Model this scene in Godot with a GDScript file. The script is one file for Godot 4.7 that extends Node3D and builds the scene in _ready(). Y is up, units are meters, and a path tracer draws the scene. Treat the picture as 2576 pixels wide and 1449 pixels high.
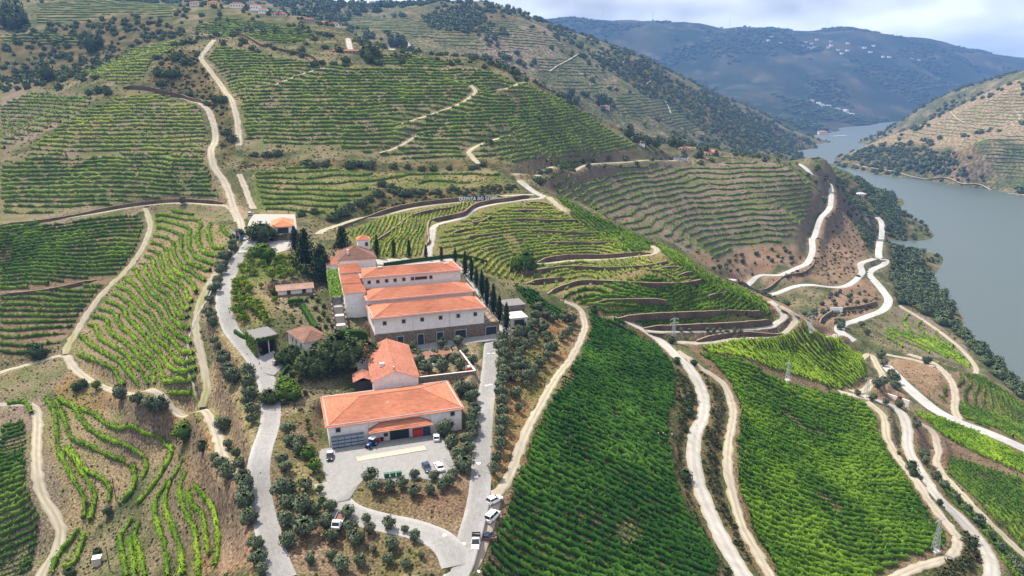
extends Node3D

# ---------------------------------------------------------------- measured layout (world metres: x right, z towards the viewer)
const HILL_X_0 := [-47.6,-28.4,-14.3,-17.0,-40.5,-26.3,-16.9,-11.6,-13.7,-7.8,-7.4,-7.2,-7.5,-2.6,-23.4,-18.3,-24.2,-21.7,-39.0,-60.2,-69.9,-51.5,-102.8,-89.1,-88.5,-105.8,-112.5,-119.2,-82.1,-83.7,-89.5,-106.7,-116.5,-93.3,-80.2,-70.7,-65.6,-61.8,-52.6,-47.3,-45.9,-52.6,-59.3,-24.4,-31.9,-59.7,-41.6,-21.2,-12.4,-71.8,-132.6,-125.5,-121.0,-114.5,-104.2,-99.1,-80.1,-68.0,-184.9,-193.9,-185.3,-124.5,-179.9,-128.2,-201.5,-213.3,-240.8,-185.5,-202.7,-238.5,-261.6,-215.7,-144.5,-261.3,-163.1,-140.0,-129.6,-166.9,-112.9,-125.1,-173.6,-152.7,-138.4,-135.3,-171.8,-152.5,-150.1,-95.4,-72.6,-60.1,-90.8,-74.7,-130.8,-123.1,-160.4,-139.5,-123.6,-60.5,-89.1,-23.5,9.5,-140.8,-165.3,-96.9,-48.1,0.5,-83.7,-182.8,-135.3,-82.9,-26.6,38.4,-204.6,-151.5,-92.9,-29.7,-271.3,-161.2,-97.8,-34.0,43.3,109.5,143.5,4.6,-184.1,-260.3,-243.5,79.5,73.6,33.9]
const HILL_Z_0 := [-167.5,-157.7,-167.5,-175.0,-146.1,-143.5,-140.6,-130.1,-124.5,-134.2,-150.4,-186.6,-223.9,-244.8,-149.5,-206.3,-215.7,-232.5,-228.7,-239.1,-276.4,-205.1,-275.7,-289.1,-249.7,-311.2,-352.0,-325.2,-260.8,-243.5,-234.9,-251.2,-295.9,-228.2,-210.8,-192.4,-172.7,-156.0,-134.9,-123.2,-135.6,-159.8,-178.3,-131.0,-125.8,-309.3,-305.6,-300.4,-275.3,-308.5,-341.7,-302.2,-268.5,-246.3,-225.6,-208.4,-178.1,-158.0,-342.2,-336.3,-293.2,-219.7,-270.7,-226.1,-261.3,-342.2,-342.2,-280.4,-279.0,-389.9,-378.2,-410.6,-368.5,-359.4,-342.3,-280.7,-245.4,-244.3,-214.4,-190.5,-240.9,-204.7,-190.5,-175.8,-224.0,-188.8,-178.4,-180.5,-153.7,-134.8,-156.6,-145.0,-214.6,-206.2,-393.6,-384.7,-375.0,-374.3,-344.4,-388.8,-404.4,-433.6,-464.3,-452.7,-463.4,-476.1,-386.8,-521.0,-512.0,-532.0,-558.0,-633.0,-592.0,-582.0,-605.0,-633.0,-690.0,-624.0,-640.0,-730.0,-720.0,-740.0,-745.0,-725.0,-490.0,-640.0,-575.0,-690.0,-631.0,-548.4]
const HILL_C_0 := [10.25,9.32,10.02,10.77,9.32,6.75,6.65,6.00,6.89,6.00,8.61,12.91,11.80,13.25,6.20,13.01,10.71,10.43,13.00,16.08,16.57,16.39,13.20,14.72,8.30,12.31,15.06,13.52,11.15,8.31,7.55,12.20,12.92,8.77,12.73,11.55,9.10,6.29,6.07,8.54,7.30,7.63,10.23,7.44,9.84,9.32,11.87,13.44,17.23,15.13,15.57,13.64,13.49,11.45,9.47,11.09,9.77,6.35,15.07,15.50,13.70,6.24,13.99,9.31,14.50,16.76,20.72,9.06,12.07,20.66,19.40,23.89,15.37,19.46,18.56,16.19,12.90,15.11,8.18,10.11,14.24,13.24,8.75,9.89,14.44,9.00,9.56,15.53,6.00,9.41,12.83,9.47,6.96,7.99,21.28,12.39,14.25,20.47,21.86,22.87,23.84,27.71,21.35,35.15,31.85,32.78,25.29,29.91,32.89,40.72,41.14,38.28,31.94,35.09,39.62,41.28,57.74,35.79,40.16,34.88,34.86,34.71,31.90,35.19,21.59,42.19,29.30,35.27,35.84,19.96]
const HILL_W_0 := [0.324159,-0.036090,-0.272089,0.456492,-0.159483,-0.258878,0.333735,0.693967,-0.610236,-2.034798,-0.040344,-0.430159,-0.107557,-2.089852,0.124752,0.148942,-0.304770,0.351026,0.070933,0.135927,0.338719,0.250575,0.103252,-0.166825,0.264940,0.005516,-0.099769,0.001572,-0.180963,-0.263781,0.884902,-0.424455,0.646209,-1.449754,-0.032708,-0.366931,-0.059088,0.211165,-1.073552,-0.379855,0.718949,0.059369,0.338214,0.183483,0.317993,0.284169,0.153601,-0.542214,-0.417990,-0.282675,-0.091277,-0.803870,-0.494261,0.079089,0.319579,-0.735079,-0.571453,-2.478049,0.573848,-0.126795,0.417601,-3.014947,-0.055892,0.859824,0.082410,-0.419969,0.897017,0.024792,-0.312291,-0.505825,0.748909,1.054116,-0.165969,-1.396648,-0.305947,0.180222,0.122737,1.198054,2.004463,0.460350,-1.016028,-0.748386,-0.489006,-0.027769,0.069578,0.261781,0.392858,0.599442,1.674301,0.490809,0.420632,0.201712,1.580887,-0.246752,0.188585,-0.007839,0.274386,0.479857,0.299602,-0.068158,0.921413,-0.319963,0.909785,0.238106,0.326972,-0.591681,-0.533936,0.151400,-0.562885,0.182628,-0.073005,-1.062063,-0.163687,0.037592,0.053299,0.020146,-0.465464,-0.169083,0.108253,-0.538140,-0.284546,-0.040231,-0.497571,0.265408,0.351440,0.091097,0.960714,0.122530,0.813779,-0.862873]
const HILL_X_1 := [5.5,-186.9,-228.2,-296.6,-268.2,-319.8,-247.0,-306.1,-280.4,-209.6,-289.7,-407.3,-392.2,-355.0,-468.2,-480.9,-407.9,-346.9,-530.8,-441.4,-700.7,-513.4,-385.4,-342.1,-252.9,-175.0,-110.9,-73.1,-252.1,-304.2,-518.3,-156.5,-189.0,-95.2,0.0,52.7,113.1,175.0,266.4,366.5,474.5,598.1,749.2,970.7,132.2,331.1,503.0,223.0,375.1,80.1,8.5,152.7,-60.1,489.0,203.6,56.0,130.0,-45.0,215.0,-150.0,-260.0,300.0,420.0,-37.8,-47.9,2.4,-14.7,2.1,39.0,66.3,18.5,43.9,92.5,115.1,126.8,129.6,61.7,60.8,106.5,27.5,10.7,41.8,60.0,100.0,140.0,40.0,185.0,66.4,51.7,98.4,130.8,143.6,220.6,260.6,234.9,298.7,301.2,151.3,166.7,213.8,215.0,265.7,345.6,358.6,331.6,289.3,448.3,513.6,393.6,422.8,325.3,267.4,223.9,179.6,263.1,188.2,297.3,325.1,455.9,385.7,325.0,309.2,248.6,219.0,207.0,230.3,181.4,200.6,82.0,128.7]
const HILL_Z_1 := [-447.3,-450.0,-545.0,-560.0,-500.0,-495.0,-455.0,-450.0,-425.0,-425.0,-405.0,-640.0,-560.0,-610.0,-680.0,-760.0,-740.0,-740.0,-850.0,-850.0,-1050.0,-1000.0,-880.0,-957.0,-900.0,-760.0,-730.0,-735.0,-790.0,-1500.0,-1700.0,-1600.0,-1250.0,-1700.0,-1580.0,-1600.0,-1620.0,-1660.0,-1720.0,-1800.0,-1900.0,-2020.0,-2150.0,-2290.0,-1150.0,-1310.0,-1500.0,-1330.0,-1500.0,-1350.0,-1350.0,-1350.0,-1300.0,-1600.0,-1200.0,-920.0,-950.0,-930.0,-950.0,-1000.0,-1120.0,-1050.0,-1250.0,-357.2,-313.6,-346.9,-290.4,-305.1,-319.8,-321.2,-404.4,-367.7,-326.9,-324.3,-310.9,-309.5,-292.7,-285.3,-296.1,-292.0,-299.3,-346.8,-480.0,-440.0,-430.0,-520.0,-430.0,-560.0,-575.0,-560.0,-560.0,-545.0,-640.0,-650.0,-690.0,-760.0,-720.0,-660.0,-735.0,-760.0,-790.0,-790.0,-770.0,-810.0,-840.0,-670.0,-1000.0,-1050.0,-830.0,-900.0,-690.0,-614.5,-571.2,-555.0,-560.9,-559.8,-592.2,-644.2,-880.0,-720.2,-620.0,-560.6,-492.9,-389.6,-308.2,-520.0,-510.0,-490.0,-281.7,-307.5]
const HILL_C_1 := [26.34,22.17,31.18,40.61,33.61,36.24,29.31,28.48,24.23,23.78,26.03,46.27,53.10,41.76,49.82,53.78,48.22,59.35,75.42,56.29,136.90,91.47,53.75,12.31,19.15,56.31,44.29,35.31,56.89,169.36,239.54,100.84,110.85,99.49,81.94,59.99,58.11,73.67,93.34,114.53,134.24,115.37,119.21,76.61,118.61,83.50,110.32,72.42,103.96,65.07,68.72,65.17,86.11,115.81,86.95,78.99,78.34,88.65,85.92,82.52,100.21,100.43,128.66,22.86,11.08,24.98,11.28,13.82,17.21,16.85,26.83,27.34,17.44,10.62,6.00,6.00,11.98,9.51,15.01,10.51,12.23,18.76,34.85,42.65,39.08,27.80,34.42,19.95,24.32,23.99,24.43,25.29,31.61,23.23,33.00,27.78,27.44,46.29,33.25,33.99,37.18,28.61,27.00,23.80,26.18,25.57,66.07,57.90,26.71,44.28,26.09,27.19,26.32,24.71,27.73,25.34,22.97,26.95,48.76,39.41,29.13,31.81,24.22,29.85,18.82,27.64,28.48,27.10,11.58,6.00]
const HILL_W_1 := [0.027029,-1.219417,-0.563091,-0.550128,0.209410,-0.063348,-0.021164,-0.282324,-0.048621,-0.228628,0.321100,0.051613,0.516103,-0.150169,-0.349403,0.386605,0.092500,0.039051,-0.165350,0.108691,-0.114634,-0.010410,-0.083305,0.298880,2.880167,0.039541,-0.085013,0.260392,0.251868,0.417566,-0.217147,0.223568,-0.432998,-0.387001,-0.160461,-0.061631,0.023246,0.317818,-0.379517,0.052795,-0.218347,-0.171110,-0.639715,-0.521207,-0.351162,0.614443,0.112333,-0.830534,-0.032229,0.078035,-0.360101,0.379721,0.100091,-0.014162,0.310364,-0.007138,0.268059,0.302403,0.350025,0.382198,0.462581,0.247802,-0.021364,-0.211633,-0.110592,0.060286,0.281746,0.477550,0.980783,-0.864529,-1.219522,-0.480244,0.269809,-0.002363,4.425387,-4.628023,-2.923825,3.335564,-0.491478,-0.391469,-0.411355,0.311103,0.259049,0.378852,0.125164,0.580232,-0.609790,0.408604,0.583860,-0.351388,-0.059535,-0.000715,0.215252,-1.315048,-0.154238,-0.491542,-1.087768,-0.158930,0.757525,0.252116,-0.644565,0.419946,1.180981,-0.459409,1.615724,1.423146,-0.610690,-0.763960,8.306614,0.997545,0.506870,0.780088,-1.250898,-4.056065,0.375671,4.949777,-0.448893,-0.730885,-0.680020,-0.198781,0.540357,-0.138337,0.106053,1.583622,-0.286184,-0.354354,0.773048,-0.224381,1.457004,2.968041]
const HILL_X_2 := [164.2,147.2,121.1,91.3,105.3,152.0,119.4,75.8,60.6,95.4,126.4,144.4,72.6,69.0,54.9,53.7,1.2,22.7,40.8,-3.3,-3.6,-3.2,19.0,38.3,29.9,46.9,27.3,49.5,65.7,7.7,1.8,18.2,28.4,165.8,148.0,145.7,181.6,227.1,220.1,167.4,179.0,173.5,243.8,264.7,271.3,271.4,230.4,781.1,766.3,634.8,561.8,452.0,403.4,374.1,340.8,326.2,311.9,304.4,782.0,740.9,769.8,799.0,828.6,837.7,862.3,1354.5,1632.0,1940.8,2272.2,940.8,1497.5,567.1,492.4,624.2,429.4,729.4,935.8,1139.7,1022.5,944.6,861.4,846.7,823.1,984.2,1500.0,1250.0,1700.0,1150.0,135.8,144.0,151.9,163.1,-374.8,-362.9,-346.1,-324.7,-291.3,-250.8,-234.0,-215.4,-202.6,291.9,313.4,383.5,365.8,122.5,128.5,1026.7,1288.3,1505.6,1272.0,1860.5,1633.3,1027.7,1385.5,911.3,775.7,1721.1,1361.0,1107.6,1175.8,943.3,199.4,750.3,1259.8,1791.3,2343.9,2929.0,3478.1,1339.0]
const HILL_Z_2 := [-304.1,-290.7,-284.7,-273.2,-264.1,-274.7,-221.5,-198.0,-151.4,-169.4,-183.4,-228.2,-239.1,-237.0,-196.0,-146.3,-162.7,-171.1,-180.4,-134.8,-150.3,-129.6,-137.3,-142.5,-263.9,-253.0,-213.0,-226.1,-276.4,-204.4,-247.4,-278.0,-282.5,-277.5,-237.1,-188.7,-250.0,-290.4,-283.0,-198.9,-224.7,-315.5,-330.0,-380.0,-440.0,-480.0,-381.0,-1991.2,-1704.7,-1225.1,-1028.5,-774.1,-663.0,-584.0,-509.7,-461.3,-411.2,-370.0,-1740.6,-1530.4,-1417.7,-1358.6,-1273.3,-1193.4,-1091.9,-3033.9,-3299.3,-3539.5,-3774.6,-2062.3,-3019.7,-899.9,-705.7,-1056.0,-577.1,-1321.8,-1330.0,-1660.0,-1640.0,-1690.0,-1730.0,-1330.0,-1480.0,-1500.0,-1900.0,-2200.0,-1300.0,-2050.0,-317.1,-317.7,-317.5,-319.7,-972.0,-968.0,-972.0,-955.0,-940.0,-905.0,-890.0,-880.0,-868.0,-815.0,-830.0,-840.0,-790.0,-318.0,-313.0,-2149.7,-2743.6,-2969.9,-2585.5,-3485.4,-3124.2,-2230.5,-2743.6,-1959.7,-1072.7,-3295.1,-2786.1,-2379.3,-2623.3,-2189.4,-4600.0,-4600.0,-4700.0,-4800.0,-4900.0,-5000.0,-5100.0,-3500.0]
const HILL_C_2 := [10.14,13.33,15.00,12.75,16.57,14.53,21.40,21.95,17.69,22.16,21.81,18.20,16.70,14.91,15.49,15.51,9.39,16.71,16.82,6.00,8.65,6.00,13.80,13.19,11.68,16.29,17.45,15.67,10.18,14.36,15.93,10.52,8.95,14.84,19.80,19.04,20.31,20.94,23.73,19.63,18.46,10.90,28.69,26.31,32.23,29.21,26.12,101.01,82.38,110.76,55.57,49.90,48.95,38.93,40.63,33.00,30.58,34.35,75.14,87.75,55.81,43.41,51.22,72.02,86.70,123.59,140.91,215.95,250.00,74.89,94.55,81.87,61.92,78.96,60.32,64.32,78.32,126.19,79.22,78.88,57.20,44.59,66.03,101.71,247.02,135.98,250.00,116.96,6.00,7.29,8.25,8.10,19.41,12.20,13.37,19.20,32.15,19.74,13.15,19.08,29.40,24.94,22.69,27.28,23.13,6.00,6.00,64.47,76.82,109.32,106.05,159.15,110.14,52.88,87.52,106.88,86.44,128.38,91.10,119.34,121.94,59.46,250.00,250.00,250.00,250.00,250.00,250.00,250.00,250.00]
const HILL_W_2 := [-1.082954,1.265695,0.042170,-1.106264,0.503723,-0.919810,0.521767,-0.282524,0.983132,0.435904,-0.135688,-1.520670,0.030190,-0.060327,-0.015697,-1.255510,0.226817,-0.101870,0.066764,1.324830,-0.343084,0.293058,-0.016102,0.414839,-0.287953,-0.142118,-0.208845,0.105329,-1.136851,0.202173,2.312935,0.187405,0.368804,-0.105082,1.292380,-0.683636,0.479062,-0.442656,0.095446,1.252509,-0.681794,2.829313,0.306189,-0.347784,-0.242802,0.140464,-1.120685,0.695526,-0.048053,-0.005663,0.991700,-0.715324,0.159643,-0.081869,0.069545,-0.062189,0.135662,0.220836,0.752708,0.281427,-0.275911,1.818043,1.757859,-0.538447,0.207609,0.146035,0.087159,-0.531680,0.692554,-0.171912,0.037422,0.175260,0.171490,-0.194379,0.029572,-0.470353,0.441205,-0.473726,-0.237092,0.313560,-0.728978,-2.837430,-0.063261,0.046062,-0.386735,-1.149729,0.241791,1.022044,1.763252,-0.983416,1.149780,-2.488694,-0.262541,0.257190,-0.451993,-0.149057,-0.013385,-3.024163,0.017978,0.130277,-0.546539,0.068421,-1.063955,-8.235647,-0.807993,-0.001996,-4.137093,-0.203812,0.035246,-0.029872,0.212802,0.643023,0.017642,0.321498,0.154968,0.104749,-0.038332,-0.093707,-0.109970,0.687365,-0.041155,0.488653,-0.211399,-0.180994,-0.055406,-0.034599,-0.229663,-0.215596,0.042385,-0.228279]
const HILL_X_3 := [2120.7,857.0,1547.9,2364.6,2971.5,469.4,957.9,-600.0,800.0,2400.0,4200.0,-1500.0,-600.0,-200.0,400.0,4600.0,3000.0,-1500.0,2600.0,-330.0,-420.0,-520.0,-640.0,-800.0,-200.0,0.0,-90.0,70.0,160.0,260.0,380.0,600.0,800.0,0.0,0.0,-600.0,600.0,1000.0,1100.0,-1500.0]
const HILL_Z_3 := [-3900.0,-3900.0,-4100.0,-4400.0,-4300.0,-4200.0,-2900.0,-6400.0,-6400.0,-6400.0,-6400.0,-3000.0,-2300.0,-3300.0,-2900.0,-4200.0,-2600.0,-1700.0,-1400.0,-150.0,-300.0,-420.0,-620.0,-900.0,-60.0,-40.0,-90.0,-90.0,-80.0,-120.0,-200.0,-400.0,-700.0,60.0,400.0,200.0,200.0,-300.0,-700.0,-300.0]
const HILL_C_3 := [250.00,250.00,250.00,250.00,250.00,250.00,235.23,250.00,250.00,250.00,250.00,250.00,250.00,250.00,250.00,250.00,250.00,250.00,250.00,103.40,101.04,121.01,133.56,173.21,78.34,52.71,33.36,37.03,64.93,76.21,107.34,168.59,184.38,102.14,250.00,250.00,250.00,250.00,250.00,250.00]
const HILL_W_3 := [-0.421512,0.297129,-0.048183,0.008999,0.297824,0.053973,-0.406780,0.051489,0.084704,0.089864,-0.000649,-0.080018,0.027413,0.066021,0.338403,-0.045329,-0.116666,0.048580,-0.113105,0.221164,0.058570,-0.117821,0.215524,-0.012849,0.076280,0.249000,-0.418219,-0.155210,-0.113331,-0.085819,0.201576,-0.098068,0.122314,-0.069344,0.054624,-0.097995,-0.047699,0.034639,-0.206622,-0.004550]
const HILL_BASE := 271.96900
var ROADS := [
	["paved_road","pave",5.2,P([-45.9,-122.1,-50,-129,-55.1,-139.8,-60.1,-150.5,-62.6,-157.4,-64.3,-165.7,-67.2,-181.2,-70.9,-192.7,-76.1,-204.2,-82.6,-214.2,-91.4,-225.7,-101.6,-242.7,-107.7,-255,-113.5,-274.1,-117.2,-294.2,-116.8,-305.7,-116.9,-318.2,-118.2,-328.7])], # drive_west
	["paved_road","pave",5.0,P([-12,-123.6,-10.8,-127.5,-9.9,-132.8,-8.8,-140.7,-8,-149.1,-7.8,-160.9,-8.1,-175.9,-7.8,-195.6,-7.2,-216,-7.1,-229.6,-6.7,-235.8])], # drive_east
	["paved_road","pave",5.0,P([-33.7,-229.1,-24.5,-233.1,-15,-235.2,-6.7,-238.2,-3.3,-243.7])], # drive_hall
	["paved_road","pave",3.6,P([-1.9,-244.1,-3.9,-255.8,-7.4,-263.6,-11.6,-274.1,-16.1,-285.2,-20.2,-293.7,-23.6,-298.2])], # drive_cypress
	["paved_road","pave",6.4,P([-44.9,-154.9,-42.1,-149.1,-38.4,-144.2,-33.7,-141.8,-28.5,-140.2,-22.9,-138.8,-17.8,-136.3,-14.4,-133.5,-12.3,-130,-11.4,-127.2])], # loop_drive
	["dirt_track","dirt",3.4,P([-263.1,-356,-253.8,-379.4,-240.1,-392.8,-226.2,-408.5,-211.8,-412.3,-190.7,-407,-168.8,-398,-155.9,-390.6,-140.8,-364.1,-124.7,-325.9])], # left_track
	["dirt_track","dirtgrass",2.8,P([-211.8,-410.2,-201.1,-392.3,-194.1,-375.8,-189.4,-354.1,-188.6,-335.5,-189.9,-318.8,-189.7,-302.2,-185.5,-282,-182,-272.8])], # dividing_track
	["dirt_track","dirt",3.0,P([-203.9,-260.3,-194.6,-265.5,-187.6,-269.9,-181.6,-272.2,-172,-262.1,-158.6,-251.8,-135.1,-233.5,-116.2,-220.9,-99.2,-208.4,-90.5,-196.6,-84,-184.9,-77,-171.3,-70.2,-160.9,-64.8,-155.8])], # lower_track
	["dirt_track","dirtgrass",2.6,P([-125.6,-324.8,-121.8,-299.1,-122.6,-287.1,-119.7,-265.1,-116.7,-251.2,-110.8,-237.7,-104.1,-225.5,-99.8,-215.7,-98.7,-208.4])], # field_track
	["dirt_track","dirt",3.0,P([-191.3,-241.1,-179.4,-241,-175.4,-240.3,-170.4,-234.3,-157.8,-212.8,-148.9,-199.9,-142.2,-194.1,-137.7,-189.5,-135.6,-183.9,-136.2,-179.3,-135.7,-174.5])], # corner_track
	["dirt_track","dirt",4.2,P([-135.6,-351.1,-162.8,-410.4,-180.9,-436.5,-191.1,-463.9,-201.2,-495.8,-214,-522.3,-225.1,-538.5,-251.7,-572.6,-265,-568.6])], # hill_track_a
	["dirt_track","dirt",3.2,P([-137.6,-378.8,-154.3,-412.9,-161.7,-426.4])], # hill_track_b
	["dirt_track","dirt",4.2,P([-182.3,-485.4,-192.8,-515.4,-205.3,-542.8,-230.9,-592.8,-250,-620.2,-266.1,-643.1,-267.5,-660.2,-270.9,-688.9])], # hill_track_c
	["dirt_track","dirt",3.5,P([-183.2,-570.9,-171,-585.5,-150.9,-607.3])], # hill_track_d
	["dirt_track","dirt",3.2,P([-79.3,-525.9,-61.6,-547.5,-42.6,-573.6,-32.9,-595.7,-29.6,-607.9,-34,-617.4])], # hill_track_e
	["dirt_track","dirt",3.6,P([0.6,-555,-16.7,-526.2,-29,-499.9,-26.2,-486.5,-21.1,-473.6])], # hill_track_f
	["dirt_track","dirt",3.2,P([-14.3,-619.7,0.7,-640.9,17.5,-697.1])], # hill_track_g
	["dirt_track","dirt",3.0,P([-87.8,-480.9,-77.5,-491.6,-69.9,-506.7,-66.5,-512.6])], # hill_track_h
	["dirt_track","dirt",3.6,P([-92.3,-334,-89.5,-346,-73.6,-365.8,-51.2,-384.5,-23.7,-393.4,2.7,-402.1,12.8,-401.7])], # sign_road
	["gravel_road","white",3.2,P([17.5,-401.6,16.2,-393.2,11.4,-392.7,2.6,-391.7,-18.7,-379.9,-25.6,-364,-37.6,-351.1,-38,-333.9,-36.9,-304.5])], # terrace_road
	["gravel_road","white",4.0,P([16.5,-399.1,13.1,-414,9,-438,4.8,-453])], # junction_road
	["dirt_track","dirt",4.2,P([0.5,-464,34.2,-554,73.7,-631.3,117.1,-682.2,171,-746.1])], # ridge_road
	["dirt_track","dirt",3.2,P([20.3,-396.5,24,-383.4,28.8,-374.2])], # crest_path
	["dirt_track","dirt",2.8,P([10.7,-327.4,31.1,-336.1,51.3,-330.4,64.5,-321.1,68.8,-331.7,68.5,-344.1])], # terrace_track
	["gravel_road","white",3.6,P([56.4,-284.2,78.2,-287.9,102.8,-295.8,121.2,-310,125,-312.1,124.3,-316.4,121,-321.8])], # lower_terrace_road
	["dirt_track","dirt",3.4,P([66.4,-279.5,85.7,-283.1,104.8,-290.3,126.3,-308.3,130.1,-310.7,129,-313.5,124.5,-317.2])], # switchback
	["gravel_road","white",4.2,P([42.2,-286.3,52.3,-285.4,61.5,-279.6,64.7,-264.4,68.5,-253.6,69.3,-240.9,66.2,-225.6,59.6,-210.3,56.1,-198.5,54.3,-185.7,55,-172.2,56,-160,56.4,-146])], # gravel_road
	["dirt_track","dirt",2.8,P([66.6,-269.2,72.9,-258.8,78.2,-254.9,81.1,-248.1,79.3,-234.1,72.6,-215.8,67,-198.6,64.9,-184.8,64.4,-172.9,65.8,-163.4,66.1,-153.5])], # middle_track
	["dirt_track","dirt",2.8,P([22.3,-290.4,27.3,-288.9,29.8,-282.8,28.9,-270.2,24.2,-251.9,14.8,-221.2,8.7,-199.8,3.5,-180.1,0.7,-167.5,-1.8,-157.8,-4.6,-150.8])], # olive_track
	["dirt_track","dirt",3.6,P([129.5,-313.1,134,-313,151.9,-317.4,214.2,-404.4,206.8,-372.3,192.9,-345.9,159.6,-294.2,147,-286.2])], # crown_road
	["gravel_road","white",4.0,P([139.8,-282,150.2,-281.7,158.7,-281,164.2,-277.8,162.5,-267.8,155.7,-252.8,153,-240.2,147.7,-220.9,151.5,-212.2,153,-203,147.7,-189.6,136.7,-173.3])], # white_road
	["dirt_track","dirt",2.8,P([149.5,-276.7,152.2,-267.4,148.2,-255.9,147.2,-247.2,141.8,-215.8,140.4,-199.2,137.4,-190.3,129.6,-181.6,115.4,-175.1,104.4,-169.2])], # edge_track
	["dirt_track","dirt",2.6,P([172.2,-276.3,176.9,-272.7,173,-261.2,164.8,-246.2,164.6,-226,169.7,-214.8,175.8,-206.1])], # east_track
	["road","asphalt",5.2,P([168.5,-531.9,203,-576.3,224.1,-571.8,248,-591.5,267.4,-621.6,277,-647.3,301.2,-692.9,324.8,-725.3,362.5,-813.3,350.4,-813.4,337.2,-811.6,332.3,-838.4])], # upper_road
	["road","asphalt",5.2,P([182,-539.7,224.1,-552.5,262.7,-560,287.7,-579.1,310,-612.8,320.5,-638.5,337,-657.2,349.2,-670.3])], # middle_road
	["road","asphalt",6.0,P([453.6,-878.2,445.3,-846.2,362.5,-690,362.4,-674.5,347.7,-652.6,321.9,-622.8,310.6,-593.9,305.5,-566.7,301.2,-547.7,285.5,-525.4,256.6,-497.3,223.9,-457.8,210.3,-434.3,211.4,-426.2,215,-421.4])], # river_road
	["road","asphalt",6.0,P([219.1,-390.8,211.7,-359,208.9,-334.6,206.8,-310.9,208.9,-296.3,224.7,-276.7])], # river_road_south
	["dirt_track","dirt",3.6,P([243.6,-411.7,249.3,-397.9,246,-376.4,238.3,-354.7,221.1,-326.7,208.3,-303.6])], # vine_bank_track
	["dirt_track","dirt",2.8,P([306.4,-540.5,314.2,-514.6,312.5,-475.5,296.8,-428.5,276.2,-395.4])], # shore_track
	["dirt_track","dirt",3.0,P([227.7,-409.3,241.1,-400.3,245.6,-387.5])], # mound_track
	["railway_bed","dirt",6.0,P([765.2,-1602.9,766.6,-1525.9,778.7,-1432,803,-1366.8,812.6,-1300.1,838,-1266.8,845.2,-1164.8])], # railway_bed
	["dirt_track","dirt",6.0,P([993.5,-1671.2,966.6,-1593.5,951.1,-1514.6,952.7,-1471.4,970.3,-1402.9])], # far_track_a
	["dirt_track","dirt",5.0,P([1024.3,-1507.3,1019.7,-1481.8,1008.3,-1457.9,983,-1459.8])], # far_track_b
	["gravel_road","white",5.0,P([-174.6,-806.3,-147.1,-684.1,-139.4,-663.3])], # village_road
	["gravel_road","white",6.0,P([-112.3,-702.2,-175.6,-1198,-164.8,-1212.2])], # village_road_b
	["dirt_track","dirt",6.0,P([62.1,-1269.6,78.2,-1316.1,104.6,-1391.9,130.5,-1478.7])], # second_hill_track
	["dirt_track","dirt",5.0,P([308.1,-1492.2,308.4,-1459.7,306.2,-1424.4])], # second_hill_track_b
	["dirt_track","dirt",6.0,P([239.8,-1633.3,263.9,-1709.6])], # second_hill_track_c
	["dirt_track","dirt",6.0,P([276.2,-1533.5,284.4,-1566.7,298.2,-1596.7])], # second_hill_track_d
]
var YARDS := [
	["parking_lot","pave",P([-50.8,-168.3,-50.1,-170.3,-19.8,-179,-17.8,-173.9,-13.8,-160.1,-13.8,-158.2,-18.8,-155.6,-22.4,-156.8,-28,-155,-32.2,-156.6,-36.4,-155.9,-37.3,-153.2,-38.1,-147.6,-41.4,-146.2,-45.2,-154.9])],
	["gate_square","white",P([-122,-314.8,-130.8,-352.2,-132.2,-363.2,-111.6,-364.2,-103.9,-340.7,-100,-324.4,-97.1,-308.3,-101.5,-302.6,-110.2,-305.6,-114.4,-302.4,-118.5,-302])],
	["hall_court","white",P([-60,-306.2,-27.7,-306.5,-21.8,-297.4,-32,-297.4,-58.2,-300.5])],
	["terrace_yard","pave",P([-3.7,-243.1,-2.8,-262.6,1.9,-276.1,6.6,-270.4,4.2,-263.8,0.3,-254.9])],
	["shed_yard","pave",P([-81.2,-214,-77.1,-217.4,-71.7,-208.6,-73.2,-204.4,-76.9,-205.9])],
	["sand_bay","sand",P([-6,-152.4,-2.9,-154.8,-2.5,-150.8,-3.5,-145.4,-4.3,-139.8,-6.2,-131.3,-7.7,-126.7,-8.9,-126.2,-7.9,-131.6,-6.9,-142.6])],
]
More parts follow.
